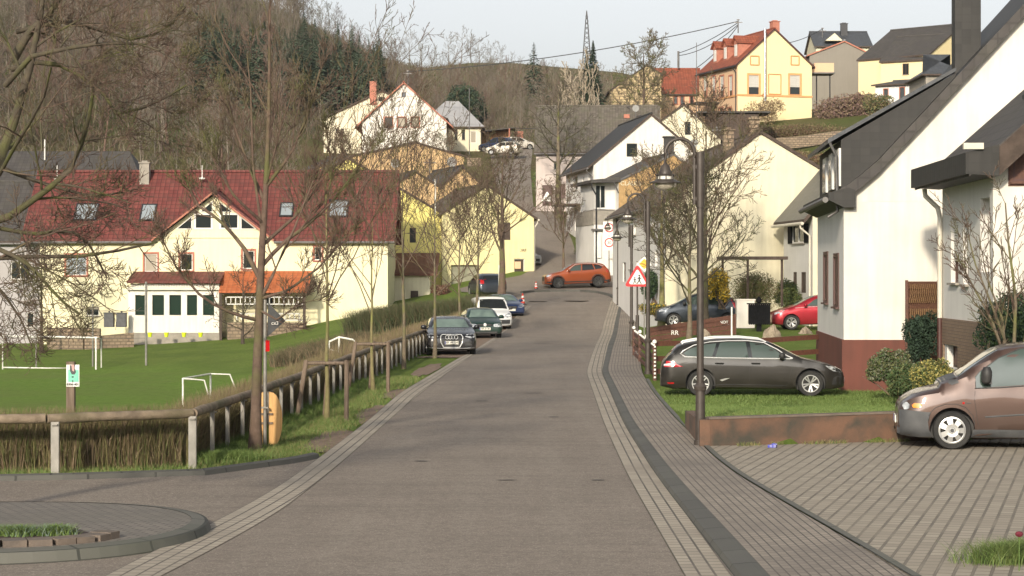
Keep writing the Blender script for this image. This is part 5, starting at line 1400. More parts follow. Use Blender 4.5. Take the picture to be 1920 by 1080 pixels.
    def plate(c, s, z=.42, view='front', w=.52, x=None):
        d = (1,0,0) if view == 'front' else (-1,0,0)
        px_ = -2 if view == 'front' else c.L+2
        h_, n_ = c.hit((px_, 0, z), d); X = h_.x-(.02 if view == 'front' else -.02)
        o = c.box((X, 0, z), (.02, w, .12), M_plate, 'number_plate')
        sg = -1 if view == 'front' else 1
        c.box((X+sg*.011, .24 if view == 'front' else -.24, z), (.003,.035,.11), M_plateB, 'plate_band', parent=o)
        if s:
            cu = bpy.data.curves.new('plate_lettering', 'FONT'); cu.body = s; cu.size = .105; cu.align_x = 'CENTER'; cu.align_y = 'CENTER'; cu.extrude = .002; cu.offset = .002
            t = bpy.data.objects.new('tmp', cu); me = bpy.data.meshes.new_from_object(t); bpy.data.objects.remove(t)
            me.transform(faceM((X+sg*.012, -.015, z), (sg,0,0))); me.materials.clear(); me.materials.append(M_blackT)
            ob = bpy.data.objects.new('plate_lettering', me); COL.objects.link(ob); ob.parent = o
        return o
    def windscreen(c, x0, x1, y0, y1, m=M_cglass, rear=False, name='windscreen'):
        """top-view trapezoid: x0 cowl (half width y0) to x1 roof edge (half width y1)"""
        return c.decal('top', [(x0,-y0),(x1,-y1),(x1,y1),(x0,y0)], m, name, off=.005, grid=.12)
def zline(l): return l
# brown compact people carrier in the foreground right --------------------------------
base = P(1688, 840, 36.2); 
mp = Car('parked_car', 'copper brown people carrier with grey bumper, nose at the red garden wall', 'car', Vector((base.x, 36.6, .112)), -.14, paintmat('paint_copper', (.062,.036,.028), .35, .36), 3.99, 1.87,
  [(0,.38),(.0,.60),(.03,.72),(.10,.80),(.30,.92),(.64,1.0),(.67,1.01),(.69,1.10),(.80,1.14),(.93,1.17),(1.25,1.41),(1.62,1.65),(1.9,1.71),(2.5,1.74),(3.2,1.72),(3.72,1.66),(3.86,1.4),(3.95,1.0),(3.99,.8),(3.99,.4)],
  (.86,3.53), wr=.31, belt=((0,.62),(.4,.8),(.9,.94),(1.3,.99),(4,1.05)), nose=.78, tail=.85, tumble=.24, bot=.17, scale=1.03, fl=(.35,.2))
c = mp
for s in (-1, 1):
    c.decal('side', [(0.0,.21),(.55,.21),(.49,.32),(.47,.45),(.5,.55),(.52,.60),(.3,.62),(0.0,.64)], M_plasticG, 'bumper', sgn=s, off=.02, grid=.05)
    c.decal('side', [(1.16,.205),(3.2,.205),(3.2,.33),(1.2,.33)], M_plasticG, 'sill_trim', sgn=s, off=.012, grid=.07)
    c.decal('side', [(1.24,1.0),(1.235,1.17),(1.30,1.25),(1.62,1.48),(1.95,1.62),(2.12,1.64),(2.12,1.06),(1.6,1.02)], M_cglass, 'side_window', sgn=s, off=.006)
    c.line('side', [(1.24,1.0),(1.232,1.17),(1.30,1.25),(1.62,1.485),(1.95,1.63),(2.15,1.65)], M_plastic, 'window_seal', .03, sgn=s)
    c.line('side', [(1.22,.99),(1.6,1.0),(2.15,1.045)], M_plastic, 'window_seal', .03, sgn=s)
    c.decal('side', [(2.2,1.06),(2.2,1.64),(3.0,1.62),(3.0,1.08)], M_cglass, 'side_window', sgn=s, off=.006)
    c.decal('side', [(3.08,1.08),(3.08,1.61),(3.6,1.55),(3.68,1.12)], M_cglass, 'side_window', sgn=s, off=.006)
    c.line('side', [(1.225,.95),(1.215,.8),(1.25,.55),(1.29,.33)], M_plastic, 'door_gap', .012, sgn=s, off=.002)
    c.line('side', [(1.38,.53),(1.9,.57),(3.1,.62)], M_plasticG, 'rubbing_strip', .05, sgn=s, off=.008)
    c.line('side', [(.48,.45),(.50,.58),(.60,.68),(.76,.735),(.94,.735),(1.08,.68),(1.19,.55),(1.22,.4)], M_plastic, 'arch_lip', .016, sgn=s, off=.003)
    c.decal('side', [(.24,.67),(.22,.71),(.26,.745),(.34,.745),(.38,.72),(.37,.68),(.32,.665)], M_amber, 'indicator', sgn=s, off=.012)
    c.decal('side', [(.10,.64),(.07,.70),(.10,.76),(.15,.76),(.185,.72),(.18,.66),(.14,.64)], M_head, 'headlamp', sgn=s, off=.012)
    c.decal('side', [(.86,1.04),(.80,1.07),(.82,1.12),(.95,1.13),(.97,1.08)], M_plasticG, 'high_beam_lamp', sgn=s, off=.008)
    c.decal('side', [(1.02,.745),(1.05,.735),(1.06,.765),(1.03,.775)], M_tail, 'badge', sgn=s, off=.006); c.line('side', [(1.08,.752),(1.16,.755)], M_plasticG, 'badge', .014, sgn=s)
c.line('top', [(.10,-.6),(.3,-.68),(.64,-.72)], M_plastic, 'bonnet_gap', .01, off=.003); c.line('top', [(.10,.6),(.3,.68),(.64,.72)], M_plastic, 'bonnet_gap', .01, off=.003)
c.windscreen(.96, 1.60, .74, .62); c.decal('top', [(.68,-.66),(.93,-.74),(.93,.74),(.68,.66)], M_plasticG, 'wiper_cowl', off=.006)
c.wheels_all(rimm=M_alloy, style='cap', rimr=.69); c.mirror(1.42, 1.16, M_plastic); 
mb = MB(); mb.lathe([(.01,-.13),(.09,-.11),(.12,-.02),(.12,.05),(.08,.12),(.01,.13)], 14, 0, Matrix(((.7,0,0),(0,.9,0),(0,0,1.0))), Vector((1.40,-1.02,1.22))); mb.box((1.42,-.93,1.12), (.12,.16,.1)); mb.build('door_mirror', M_plastic, c.root, smooth=True, world=False, uv=False)
c.plate('', .45)
# dark grey estate car on the lawn ------------------------------------------------------
b_ = P(1586, 742, 53.3)
es = Car('parked_car', 'dark grey estate car with chrome window line parked side-on on the lawn', 'car', Vector((b_.x, 53.9, .005)), PI-.06, paintmat('paint_gunmetal', (.024,.022,.0195), .4, .3), 4.585, 1.80,
  [(0,.36),(0,.52),(.03,.62),(.12,.70),(.45,.83),(1.05,.95),(1.35,1.10),(1.80,1.34),(2.2,1.43),(2.7,1.462),(3.3,1.44),(3.85,1.36),(4.12,1.29),(4.22,1.22),(4.38,1.02),(4.50,.90),(4.56,.80),(4.585,.55),(4.585,.38)],
  (.86,3.59), wr=.322, belt=((0,.62),(.5,.80),(1.1,.92),(2.5,.945),(3.8,.985),(4.58,.9)), nose=.6, tail=.74, tumble=.36, bot=.165, fl=(.6,.3))
c = es
for s in (-1, 1):
    c.decal('side', [(1.50,.965),(1.60,1.06),(1.78,1.19),(2.02,1.30),(2.36,1.345),(2.30,.965)], M_cglass, 'side_window', sgn=s, off=.006)
    c.decal('side', [(2.40,.968),(2.46,1.35),(2.9,1.35),(3.10,1.33),(3.22,.985)], M_cglass, 'side_window', sgn=s, off=.006)
    c.decal('side', [(3.30,.99),(3.19,1.32),(3.55,1.28),(3.85,1.18),(4.02,1.07),(3.93,1.01)], M_cglass, 'side_window', sgn=s, off=.006)
    c.decal('side', [(2.31,.965),(2.37,1.345),(2.455,1.35),(2.395,.968)], M_cglassD, 'pillar_trim', sgn=s, off=.005)
    c.decal('side', [(3.225,.985),(3.105,1.33),(3.185,1.32),(3.295,.99)], M_cglassD, 'pillar_trim', sgn=s, off=.005)
    c.line('side', [(1.30,.95),(1.48,1.035),(1.68,1.17),(2.0,1.33),(2.4,1.38),(2.9,1.38),(3.35,1.35),(3.75,1.27),(4.02,1.13),(4.09,1.06),(3.98,.985),(3.6,.97),(2.9,.955),(2.2,.945),(1.38,.94),(1.30,.95)], M_chrome, 'chrome_strip', .032, sgn=s, off=.012)
    c.line('side', [(1.35,.93),(1.32,.75),(1.38,.5),(1.42,.3),(1.6,.25),(2.38,.25)], M_plastic, 'door_gap', .01, sgn=s, off=.001)
    c.line('side', [(2.36,.94),(2.38,.6),(2.38,.25),(3.05,.25),(3.2,.5),(3.3,.7),(3.36,.96)], M_plastic, 'door_gap', .01, sgn=s, off=.001)
    c.line('side', [(.95,.90),(1.2,.78),(1.35,.72)], M_plastic, 'wing_gap', .006, sgn=s, off=.001)
    for hx in (2.22, 3.12):
        c.line('side', [(hx-.11,.825),(hx+.11,.83)], paintmat('paint_gunmetal', (0,0,0)), 'door_handle', .03, sgn=s, off=.03)
        c.line('side', [(hx-.10,.80),(hx+.09,.80)], M_plastic, 'handle_recess', .016, sgn=s, off=.004)
    c.decal('side', [(4.56,.74),(4.54,.86),(4.40,.88),(4.24,.87),(4.18,.80),(4.02,.74),(4.20,.73),(4.5,.73)], M_tail, 'tail_lamp', sgn=s, off=.008)
    c.decal('side', [(4.50,.76),(4.50,.80),(4.34,.82),(4.26,.80),(4.27,.77)], M_tailw, 'reversing_lamp', sgn=s, off=.013)
    c.decal('side', [(.12,.60),(.10,.66),(.22,.73),(.50,.775),(.42,.70),(.28,.63)], M_head, 'headlamp', sgn=s, off=.008)
    c.decal('side', [(.03,.30),(.02,.50),(.2,.52),(.3,.46),(.34,.30)], M_plastic, 'bumper_intake', sgn=s, off=.004)
    c.decal('side', [(4.12,1.285),(4.24,1.19),(4.38,1.03),(4.48,.93),(4.34,.95),(4.14,1.12)], M_cglassD, 'rear_window', sgn=s, off=.004)
    c.decal('side', [(4.40,.31),(4.42,.345),(4.25,.345),(4.25,.31)], M_tail, 'reflector', sgn=s, off=.008)
    # roof rail
    mb = MB(); pts = []
    for x_, z_ in ((1.95,1.385),(2.1,1.43),(2.6,1.475),(3.2,1.465),(3.7,1.41),(4.0,1.345),(4.05,1.32)):
        q, n_ = c.hit((x_, s*.56, 4), (0,0,-1)); pts.append(Vector((x_, s*.58, (q.z if q else z_)+.035)))
    pts[0].z -= .03; pts[-1].z -= .03
    mb.tube(pts, .019, 8); mb.build('roof_rail', M_chrome, c.root, smooth=True, world=False, uv=False)
    c.line('side', [(3.42,.26),(3.0,.30),(2.2,.29),(1.45,.27)], M_plastic, 'sill_strip', .02, sgn=s, off=.006)
    c.decal('side', [(2.86,.46),(2.95,.42),(3.05,.38),(3.12,.41),(2.98,.45)], M_alloy, 'scratch', sgn=s, off=.004)
c.windscreen(1.12, 1.84, .70, .56); c.windscreen(4.44, 4.20, .62, .56, M_cglassD, name='rear_window')
c.wheels_all(rimm=M_alloy, spokes=5); c.mirror(1.60, 1.02, M_plastic); c.plate('', .40)
# front-on row down the street ----------------------------------------------------------
def heading(dx, dy): return math.atan2(-dy, -dx)   # local -x points along (dx,dy)
au = Car('parked_car', 'black estate with big silver framed grille, first of the row on the left', 'car', Vector((-2.27, 80.3, 0.0)), heading(.06,-1), paintmat('paint_black', (.009,.009,.011), .0, .22), 4.93, 1.90,
  [(0,.34),(0,.62),(.03,.72),(.15,.82),(.6,.93),(1.25,1.02),(1.6,1.2),(2.0,1.38),(2.5,1.46),(3.4,1.46),(4.2,1.38),(4.6,1.2),(4.85,.95),(4.93,.7),(4.93,.4)], (.92,3.83), wr=.345, belt=((0,.72),(1.2,.96),(4.9,1.02)), nose=.80, tail=.8, fl=(.45,.3), tumble=.42)
c = au
c.windscreen(1.28, 1.98, .72, .55, mat('screen_painted_reflection', (.16,.22,.19), (.10,.14,.12), scale=1.2, rough=.08, spec=.8))  # pale mottled base colour stands in for reflections on the screen
gr = [(-.42,.72),(-.36,.80),(.36,.80),(.42,.72),(.40,.50),(.30,.32),(-.30,.32),(-.40,.50)]
c.decal('front', gr, M_plastic, 'grille', off=.006); c.line('front', gr+[gr[0]], M_chrome, 'grille_frame', .04, off=.02)
for k in range(5): c.line('front', [(-.34,.42+k*.07),(.34,.42+k*.07)], M_dark, 'grille_bar', .014, off=.012)
for k in range(4):
    q, n_ = c.hit((-2, -.165+k*.11, .705), (1,0,0)); mb = MB(); pts = [Vector((q.x-.03, -.165+k*.11+.07*math.cos(t), .705+.07*math.sin(t))) for t in np.linspace(0, 2*PI, 17)]; mb.tube(pts, .011, 6); mb.build('ring_emblem', M_chrome, c.root, world=False, uv=False)
for s in (-1, 1):
    c.decal('front', [(s*.50,.72),(s*.56,.80),(s*.78,.83),(s*.90,.80),(s*.86,.70),(s*.72,.66)], M_head, 'headlamp', off=.01)
    c.decal('front', [(s*.52,.36),(s*.50,.54),(s*.80,.56),(s*.84,.42),(s*.78,.36)], M_plastic, 'air_intake', off=.006)
    c.line('front', [(s*.30,.28),(s*.55,.29),(s*.85,.31)], M_alloy, 'skid_strip', .04, off=.012)
    c.decal('side', [(1.65,1.03),(2.05,1.30),(2.6,1.38),(2.6,1.03)], M_cglassD, 'side_window', sgn=s, off=.005); c.decal('side', [(2.66,1.03),(2.66,1.38),(4.2,1.30),(4.45,1.08)], M_cglassD, 'side_window', sgn=s, off=.005)
    mb = MB(); mb.tube([Vector((2.1,s*.60,1.46)), Vector((2.3,s*.60,1.52)), Vector((4.1,s*.58,1.47)), Vector((4.3,s*.58,1.41))], .02, 6); mb.build('roof_rail', M_alloy, c.root, world=False, uv=False)
c.line('front', [(-.3,.275),(.3,.275)], M_alloy, 'skid_strip', .05, off=.012)
c.plate('BIR W 1543', .50); c.wheels_all(rimm=M_alloy); c.mirror(1.72, 1.05, paintmat('paint_black', (0,0,0)))
gf = Car('parked_car', 'dark green hatchback with round badge behind the black estate', 'car', Vector((-1.28, 101.5, 0.03)), heading(.12,-1), paintmat('paint_bottle_green', (.004,.028,.020), .2, .3), 4.15, 1.735,
  [(0,.32),(0,.6),(.04,.72),(.15,.78),(.5,.88),(1.05,.98),(1.45,1.22),(1.8,1.39),(2.3,1.45),(3.2,1.43),(3.7,1.33),(3.95,1.05),(4.12,.85),(4.15,.5)], (.82,3.33), wr=.315, belt=((0,.68),(1.1,.92),(4.1,.98)), nose=.82, tail=.8, fl=(.35,.25), tumble=.40)
c = gf; c.windscreen(1.08, 1.76, .66, .50, mat('screen_painted_reflection', (0,0,0)))
for s in (-1, 1):
    c.decal('front', [(s*.42,.57),(s*.40,.66),(s*.46,.70),(s*.72,.71),(s*.80,.64),(s*.76,.57),(s*.6,.55)], M_head, 'headlamp', off=.01)
    c.decal('side', [(1.5,.99),(1.85,1.27),(2.3,1.35),(2.3,.99)], M_cglassD, 'side_window', sgn=s, off=.005); c.decal('side', [(2.36,.99),(2.36,1.35),(3.3,1.32),(3.6,1.03)], M_cglassD, 'side_window', sgn=s, off=.005)
c.decal('front', [(-.36,.60),(-.36,.70),(.36,.70),(.36,.60)], M_plastic, 'grille', off=.008)
q, n_ = c.hit((-2,0,.66), (1,0,0)); mb = MB(); mb.lathe([(.01,0),(.075,0),(.075,.02),(.01,.025)], 20, 0, Matrix.Rotation(-PI/2, 3, 'Y'), Vector((q.x-.015,0,.66))); mb.build('round_badge', M_chrome, c.root, world=False, uv=False)
c.decal('front', [(-.6,.25),(-.6,.34),(.6,.34),(.6,.25)], M_plastic, 'air_intake', off=.008)
c.plate('BIR JR 88', .47); c.wheels_all(rimm=M_alloyD, style='plain'); c.mirror(1.42, 1.03, paintmat('paint_bottle_green', (0,0,0)))
cd = Car('parked_van', 'white compact delivery van, third of the row on the left kerb', 'van', Vector((-.82, 111.6, .17)), heading(.16,-1), paintmat('paint_white', (.75,.75,.73), 0, .35), 4.4, 1.79,
  [(0,.36),(0,.66),(.05,.80),(.25,.92),(.75,1.05),(.95,1.12),(1.3,1.45),(1.6,1.72),(1.85,1.80),(2.6,1.83),(4.1,1.82),(4.32,1.76),(4.38,1.2),(4.4,.7),(4.4,.4)], (.87,3.55), wr=.32, belt=((0,.75),(1.0,1.02),(4.4,1.06)), nose=.82, tail=.95, fl=(.35,.1), tumble=.16, pitch=.03)
c = cd; c.windscreen(.98, 1.56, .74, .66, M_cglassD)
for s in (-1, 1):
    c.decal('front', [(s*.46,.70),(s*.50,.82),(s*.74,.92),(s*.82,.86),(s*.78,.72),(s*.6,.66)], M_head, 'headlamp', off=.01)
    c.decal('side', [(1.25,1.12),(1.55,1.5),(1.7,1.58),(2.25,1.58),(2.25,1.10)], M_cglassD, 'side_window', sgn=s, off=.005)
c.decal('front', [(-.4,.62),(-.44,.74),(.44,.74),(.4,.62)], M_plastic, 'grille', off=.008); c.decal('front', [(-.8,.34),(-.8,.56),(.8,.56),(.8,.34)], M_plastic, 'bumper', off=.008)
c.plate('', .45); c.wheels_all(rimm=M_alloyD, style='plain'); c.mirror(1.3, 1.18, M_plastic)
bl = Car('parked_car', 'dark blue car, farthest of the row behind the white van', 'car', Vector((-.05, 118.5, .68)), heading(.25,-1), paintmat('paint_blue', (.012,.03,.10), .4, .3), 4.2, 1.75,
  [(0,.34),(0,.62),(.05,.74),(.5,.9),(1.05,1.0),(1.45,1.24),(1.85,1.44),(2.4,1.5),(3.2,1.48),(3.7,1.38),(4.0,1.05),(4.15,.85),(4.2,.5)], (.82,3.4), wr=.315, belt=((0,.7),(1.1,.95),(4.1,1.0)), nose=.82, tail=.8, tumble=.38, pitch=.07)
c = bl; c.windscreen(1.08, 1.8, .66, .50, mat('screen_painted_reflection', (0,0,0)))
for s in (-1, 1):
    c.decal('front', [(s*.42,.60),(s*.46,.72),(s*.72,.76),(s*.80,.68),(s*.6,.58)], M_head, 'headlamp', off=.01)
    c.decal('side', [(1.5,1.02),(1.9,1.30),(2.3,1.38),(2.3,1.02)], M_cglassD, 'side_window', sgn=s, off=.005); c.decal('side', [(2.36,1.02),(2.36,1.38),(3.3,1.35),(3.6,1.06)], M_cglassD, 'side_window', sgn=s, off=.005)
c.decal('front', [(-.36,.5),(-.36,.66),(.36,.66),(.36,.5)], M_plastic, 'grille', off=.008)
c.plate('', .45); c.wheels_all(rimm=M_alloyD, style='plain'); c.mirror(1.45, 1.06, paintmat('paint_blue', (0,0,0)))
# orange SUV ----------------------------------------------------------------------------
p0 = P(1019, 543, 139); p1 = P(1137, 539, 140.4)
sv = Car('parked_car', 'orange sport utility car with black wheel arches crossing the street end', 'suv', Vector((p0.x, 139.2, 2.2)), heading(-1,-.12)+0, paintmat('paint_orange', (.27,.058,.016), .25, .3), 4.36, 1.84,
  [(0,.44),(0,.66),(.03,.80),(.12,.90),(.5,1.0),(1.1,1.08),(1.5,1.34),(1.9,1.54),(2.3,1.60),(3.0,1.61),(3.7,1.55),(3.95,1.47),(4.15,1.2),(4.28,1.0),(4.34,.8),(4.36,.5)], (.86,3.5), wr=.35, belt=((0,.8),(1.1,1.02),(2.5,1.06),(4.3,1.1)), nose=.7, tail=.8, tumble=.36, bot=.22, pitch=-.035)
c = sv
for s in (-1, 1):
    c.decal('side', [(1.58,1.08),(1.75,1.25),(2.0,1.42),(2.42,1.49),(2.38,1.09)], M_cglass, 'side_window', sgn=s, off=.006)
    c.decal('side', [(2.46,1.09),(2.50,1.49),(3.15,1.48),(3.28,1.13)], M_cglassD, 'side_window', sgn=s, off=.006)
    c.decal('side', [(3.34,1.14),(3.24,1.46),(3.6,1.40),(3.82,1.27),(3.7,1.17)], M_cglassD, 'side_window', sgn=s, off=.006)
    c.decal('side', [(1.28,.24),(1.28,.42),(3.1,.42),(3.1,.24)], M_plastic, 'sill_cladding', sgn=s, off=.01)
    c.decal('side', [(0,.24),(.0,.42),(.42,.44),(.46,.24)], M_plastic, 'bumper', sgn=s, off=.01); c.decal('side', [(3.92,.24),(3.92,.42),(4.36,.48),(4.36,.3)], M_plastic, 'bumper', sgn=s, off=.01)
    for xw in (.86, 3.5): c.line('side', [(xw+.45*math.cos(t), .36+.45*math.sin(t)) for t in np.linspace(.1, PI-.1, 14)], M_plastic, 'arch_cladding', .06, sgn=s, off=.02)
    c.decal('side', [(4.02,1.0),(4.08,1.12),(4.24,1.08),(4.3,.98),(4.1,.94)], M_tail, 'tail_lamp', sgn=s, off=.01)
    c.decal('side', [(.1,.74),(.10,.84),(.34,.92),(.46,.90),(.3,.78)], M_head, 'headlamp', sgn=s, off=.01)
    c.line('side', [(1.42,1.0),(1.40,.8),(1.44,.45)], M_plastic, 'door_gap', .012, sgn=s, off=.001); c.line('side', [(2.42,1.06),(2.44,.45)], M_plastic, 'door_gap', .012, sgn=s, off=.001); c.line('side', [(3.30,1.1),(3.26,.8),(3.1,.45)], M_plastic, 'door_gap', .012, sgn=s, off=.001)
    c.line('side', [(1.45,1.06),(1.72,1.30),(2.05,1.50),(2.6,1.55),(3.4,1.52),(3.9,1.34)], M_chrome, 'roof_rail', .03, sgn=s, off=.01)
c.windscreen(1.14, 1.86, .72, .56); c.wheels_all(rimm=M_alloyD); c.mirror(1.62, 1.12, paintmat('paint_orange', (0,0,0)), sg=(1,-1))
c.decal('front', [(-.5,.5),(-.55,.78),(.55,.78),(.5,.5)], M_plastic, 'grille', off=.008)
# small dark blue hatch behind the ranch fence (front left)
q = P(1229, 615, 95.5)
cl = Car('parked_car', 'small dark blue hatchback with tall red tail lamp behind the brown plank fence', 'car', Vector((q.x, 95.5, Tz(q.x+2, 95.5))), heading(-1,.0), paintmat('paint_night_blue', (.03,.038,.05), .5, .3), 3.75, 1.68,
  [(0,.34),(0,.62),(.05,.74),(.3,.86),(.75,.98),(1.2,1.25),(1.65,1.46),(2.1,1.53),(2.8,1.51),(3.25,1.42),(3.5,1.15),(3.68,.9),(3.75,.7),(3.75,.4)], (.75,3.15), wr=.30, belt=((0,.7),(.8,.9),(3.7,1.02)), nose=.65, tail=.78, tumble=.34)
c = cl
for s in (-1, 1):
    c.decal('side', [(1.2,1.0),(1.55,1.28),(1.8,1.40),(2.2,1.43),(2.2,1.0)], M_cglass, 'side_window', sgn=s, off=.006); c.decal('side', [(2.28,1.0),(2.28,1.43),(2.9,1.40),(3.05,1.10),(2.95,1.02)], M_cglass, 'side_window', sgn=s, off=.006)
    c.decal('side', [(3.30,1.28),(3.36,1.30),(3.66,.92),(3.62,.80),(3.45,.85),(3.36,1.05)], M_tail, 'tail_lamp', sgn=s, off=.01)
    c.decal('side', [(.1,.66),(.12,.74),(.5,.90),(.62,.88),(.4,.72)], M_head, 'headlamp', sgn=s, off=.01)
c.windscreen(.82, 1.58, .68, .54, mat('screen_painted_reflection', (0,0,0))); c.wheels_all(rimm=M_alloy); c.mirror(1.25, 1.05, M_plastic)
# red hatchback partly behind the white house
q = P(1444, 603, 92)
rd = Car('parked_car', 'cherry red hatchback, nose out beside the black slatted box', 'car', Vector((q.x, 92, Tz(q.x+2, 92)-.02)), heading(-1,0), paintmat('paint_cherry', (.30,.012,.022), .4, .3), 4.2, 1.76,
  [(0,.34),(0,.62),(.05,.74),(.3,.86),(.95,1.02),(1.45,1.28),(1.9,1.46),(2.4,1.5),(3.2,1.46),(3.7,1.34),(4.0,1.05),(4.15,.85),(4.2,.5)], (.82,3.4), wr=.315, belt=((0,.7),(1.1,.92),(4.1,1.02)), nose=.68, tail=.78, tumble=.36, pitch=-.02)
c = rd
for s in (-1, 1):
    c.decal('side', [(1.45,1.0),(1.8,1.25),(2.1,1.38),(2.5,1.41),(2.5,1.0)], M_cglass, 'side_window', sgn=s, off=.006)
    c.decal('side', [(.1,.66),(.12,.74),(.45,.86),(.55,.84),(.35,.72)], M_head, 'headlamp', sgn=s, off=.01); c.line('side', [(1.0,.93),(1.5,.96),(2.6,.99)], M_chrome, 'chrome_strip', .02, sgn=s)
    c.line('side', [(1.35,.95),(1.33,.7),(1.4,.35)], M_plastic, 'door_gap', .01, sgn=s, off=.001)
c.windscreen(1.0, 1.85, .68, .54, mat('screen_painted_reflection', (0,0,0))); c.wheels_all(rimm=M_alloy); c.mirror(1.45, 1.05, paintmat('paint_cherry', (0,0,0)))
# silver car nosing out behind the yellow gable
def smallcar(label, x, y, D, hd, pn, pc, L=4.2, Hh=1.5, W=1.75, pitch=0, cat='car', z=None, face='front'):
    q = P(x, y, D)
    c = Car('parked_car', label, cat, Vector((q.x, D, zr(D)+.02 if z is None else z)), hd, paintmat(pn, pc, .3, .35), L, W,
      [(0,.34),(0,.62),(.05,.76),(.3,.88),(.9,1.0),(1.35,1.25),(1.8,Hh-.05),(2.4,Hh),(3.2,Hh-.02),(L-.5,Hh-.14),(L-.2,1.05),(L-.05,.85),(L,.5)], (.8,L-.8), wr=.315, belt=((0,.72),(1.1,.95),(L,1.02)), nose=.7, tail=.8, tumble=.34, pitch=pitch, res=.6)
    for s in (-1, 1):
        c.decal('side', [(1.35,1.0),(1.7,1.25),(1.95,Hh-.12),(2.4,Hh-.1),(2.4,1.0)], M_cglassD, 'side_window', sgn=s, off=.006); c.decal('side', [(2.48,1.0),(2.48,Hh-.1),(3.3,Hh-.14),(L-.5,1.08)], M_cglassD, 'side_window', sgn=s, off=.006)
        c.decal('side', [(L-.3,.80),(L-.4,1.05),(L-.22,1.1),(L-.05,.85)], M_tail, 'tail_lamp', sgn=s, off=.01)
        c.decal('front', [(s*.45,.62),(s*.48,.74),(s*.74,.78),(s*.80,.68),(s*.6,.58)], M_head, 'headlamp', off=.01)
        c.decal('rear', [(s*.55,.78),(s*.55,1.0),(s*.74,1.05),(s*.80,.8)], M_tail, 'tail_lamp', off=.01)
    c.windscreen(.95, 1.75, .66, .52, mat('screen_painted_reflection', (0,0,0))); c.windscreen(L-.22, L-.48, .60, .52, M_cglassD, name='rear_window')
    c.decal('front', [(-.6,.36),(-.6,.56),(.6,.56),(.6,.36)], M_plastic, 'grille', off=.008); c.wheels_all(rimm=M_alloy, style='plain'); c.plate('', .47)
    return c
smallcar('silver car half hidden behind the corner of the yellow gable', 998, 510, 151.5, heading(.35,-1), 'paint_silver', (.35,.36,.36), Hh=1.55, pitch=.12)
smallcar('dark car mostly hidden behind the thick tree and yellow box at the bend', 901, 548, 133, heading(-.2,1), 'paint_night_blue', (0,0,0), z=1.75, Hh=1.45)
smallcar('white hatchback on the upper lane left of the dark blue people carrier', 868, 291, 232, heading(-1,.35), 'paint_cream_white', (.62,.58,.50), L=3.9, z=pz(292,232)).root.location.x += 2.6
smallcar('dark blue people carrier parked before the boarded carport', 905, 287, 241, heading(-1,.5), 'paint_blue_dark', (.02,.03,.07), L=4.3, Hh=1.65, z=pz(286,241)).root.location.x -= .2
smallcar('white car at the very top of the lane right of the carport', 968, 282, 247, heading(1,.4), 'paint_white2', (.66,.62,.55), L=3.6, z=pz(282,247)).root.location.x += 2.0
# ------------------------------------------------------------------ street furniture
M_post = mat('post_galvanised', (.28,.265,.24), (.2,.19,.17), scale=5, rough=.5, metal=.4)
M_postW = mat('post_white', (.70,.69,.64), (.55,.54,.49), scale=5, rough=.6)
M_log = mat('rail_log', (.17,.13,.09), (.27,.21,.15), scale=5, stretch=(1,1,1), bump=.6, rough=.9, c3=(.10,.09,.045), s3=1.5)
M_lamp = mat('lamp_bronze_grey', (.05,.04,.034), (.07,.058,.05), scale=6, rough=.5, metal=.2)
M_lampg = mat('lamp_glass', (.42,.38,.30), (.34,.31,.25), scale=8, rough=.15, coat=1)
M_lens = mat('lamp_white', (.7,.68,.62), rough=.4)
M_signW = mat('sign_white', (.75,.74,.70), (.66,.65,.60), scale=4, rough=.4)
M_signR = mat('sign_red', (.50,.02,.025), (.42,.02,.022), scale=4, rough=.4)
M_signB = mat('sign_back_grey', (.075,.078,.08), (.11,.11,.112), scale=6, rough=.5, metal=.3)
M_signY = mat('sign_yellow', (.75,.42,.04), rough=.4)
M_rope = mat('red_white', (.55,.05,.03), rough=.6)
up_ = Vector((0,0,1))
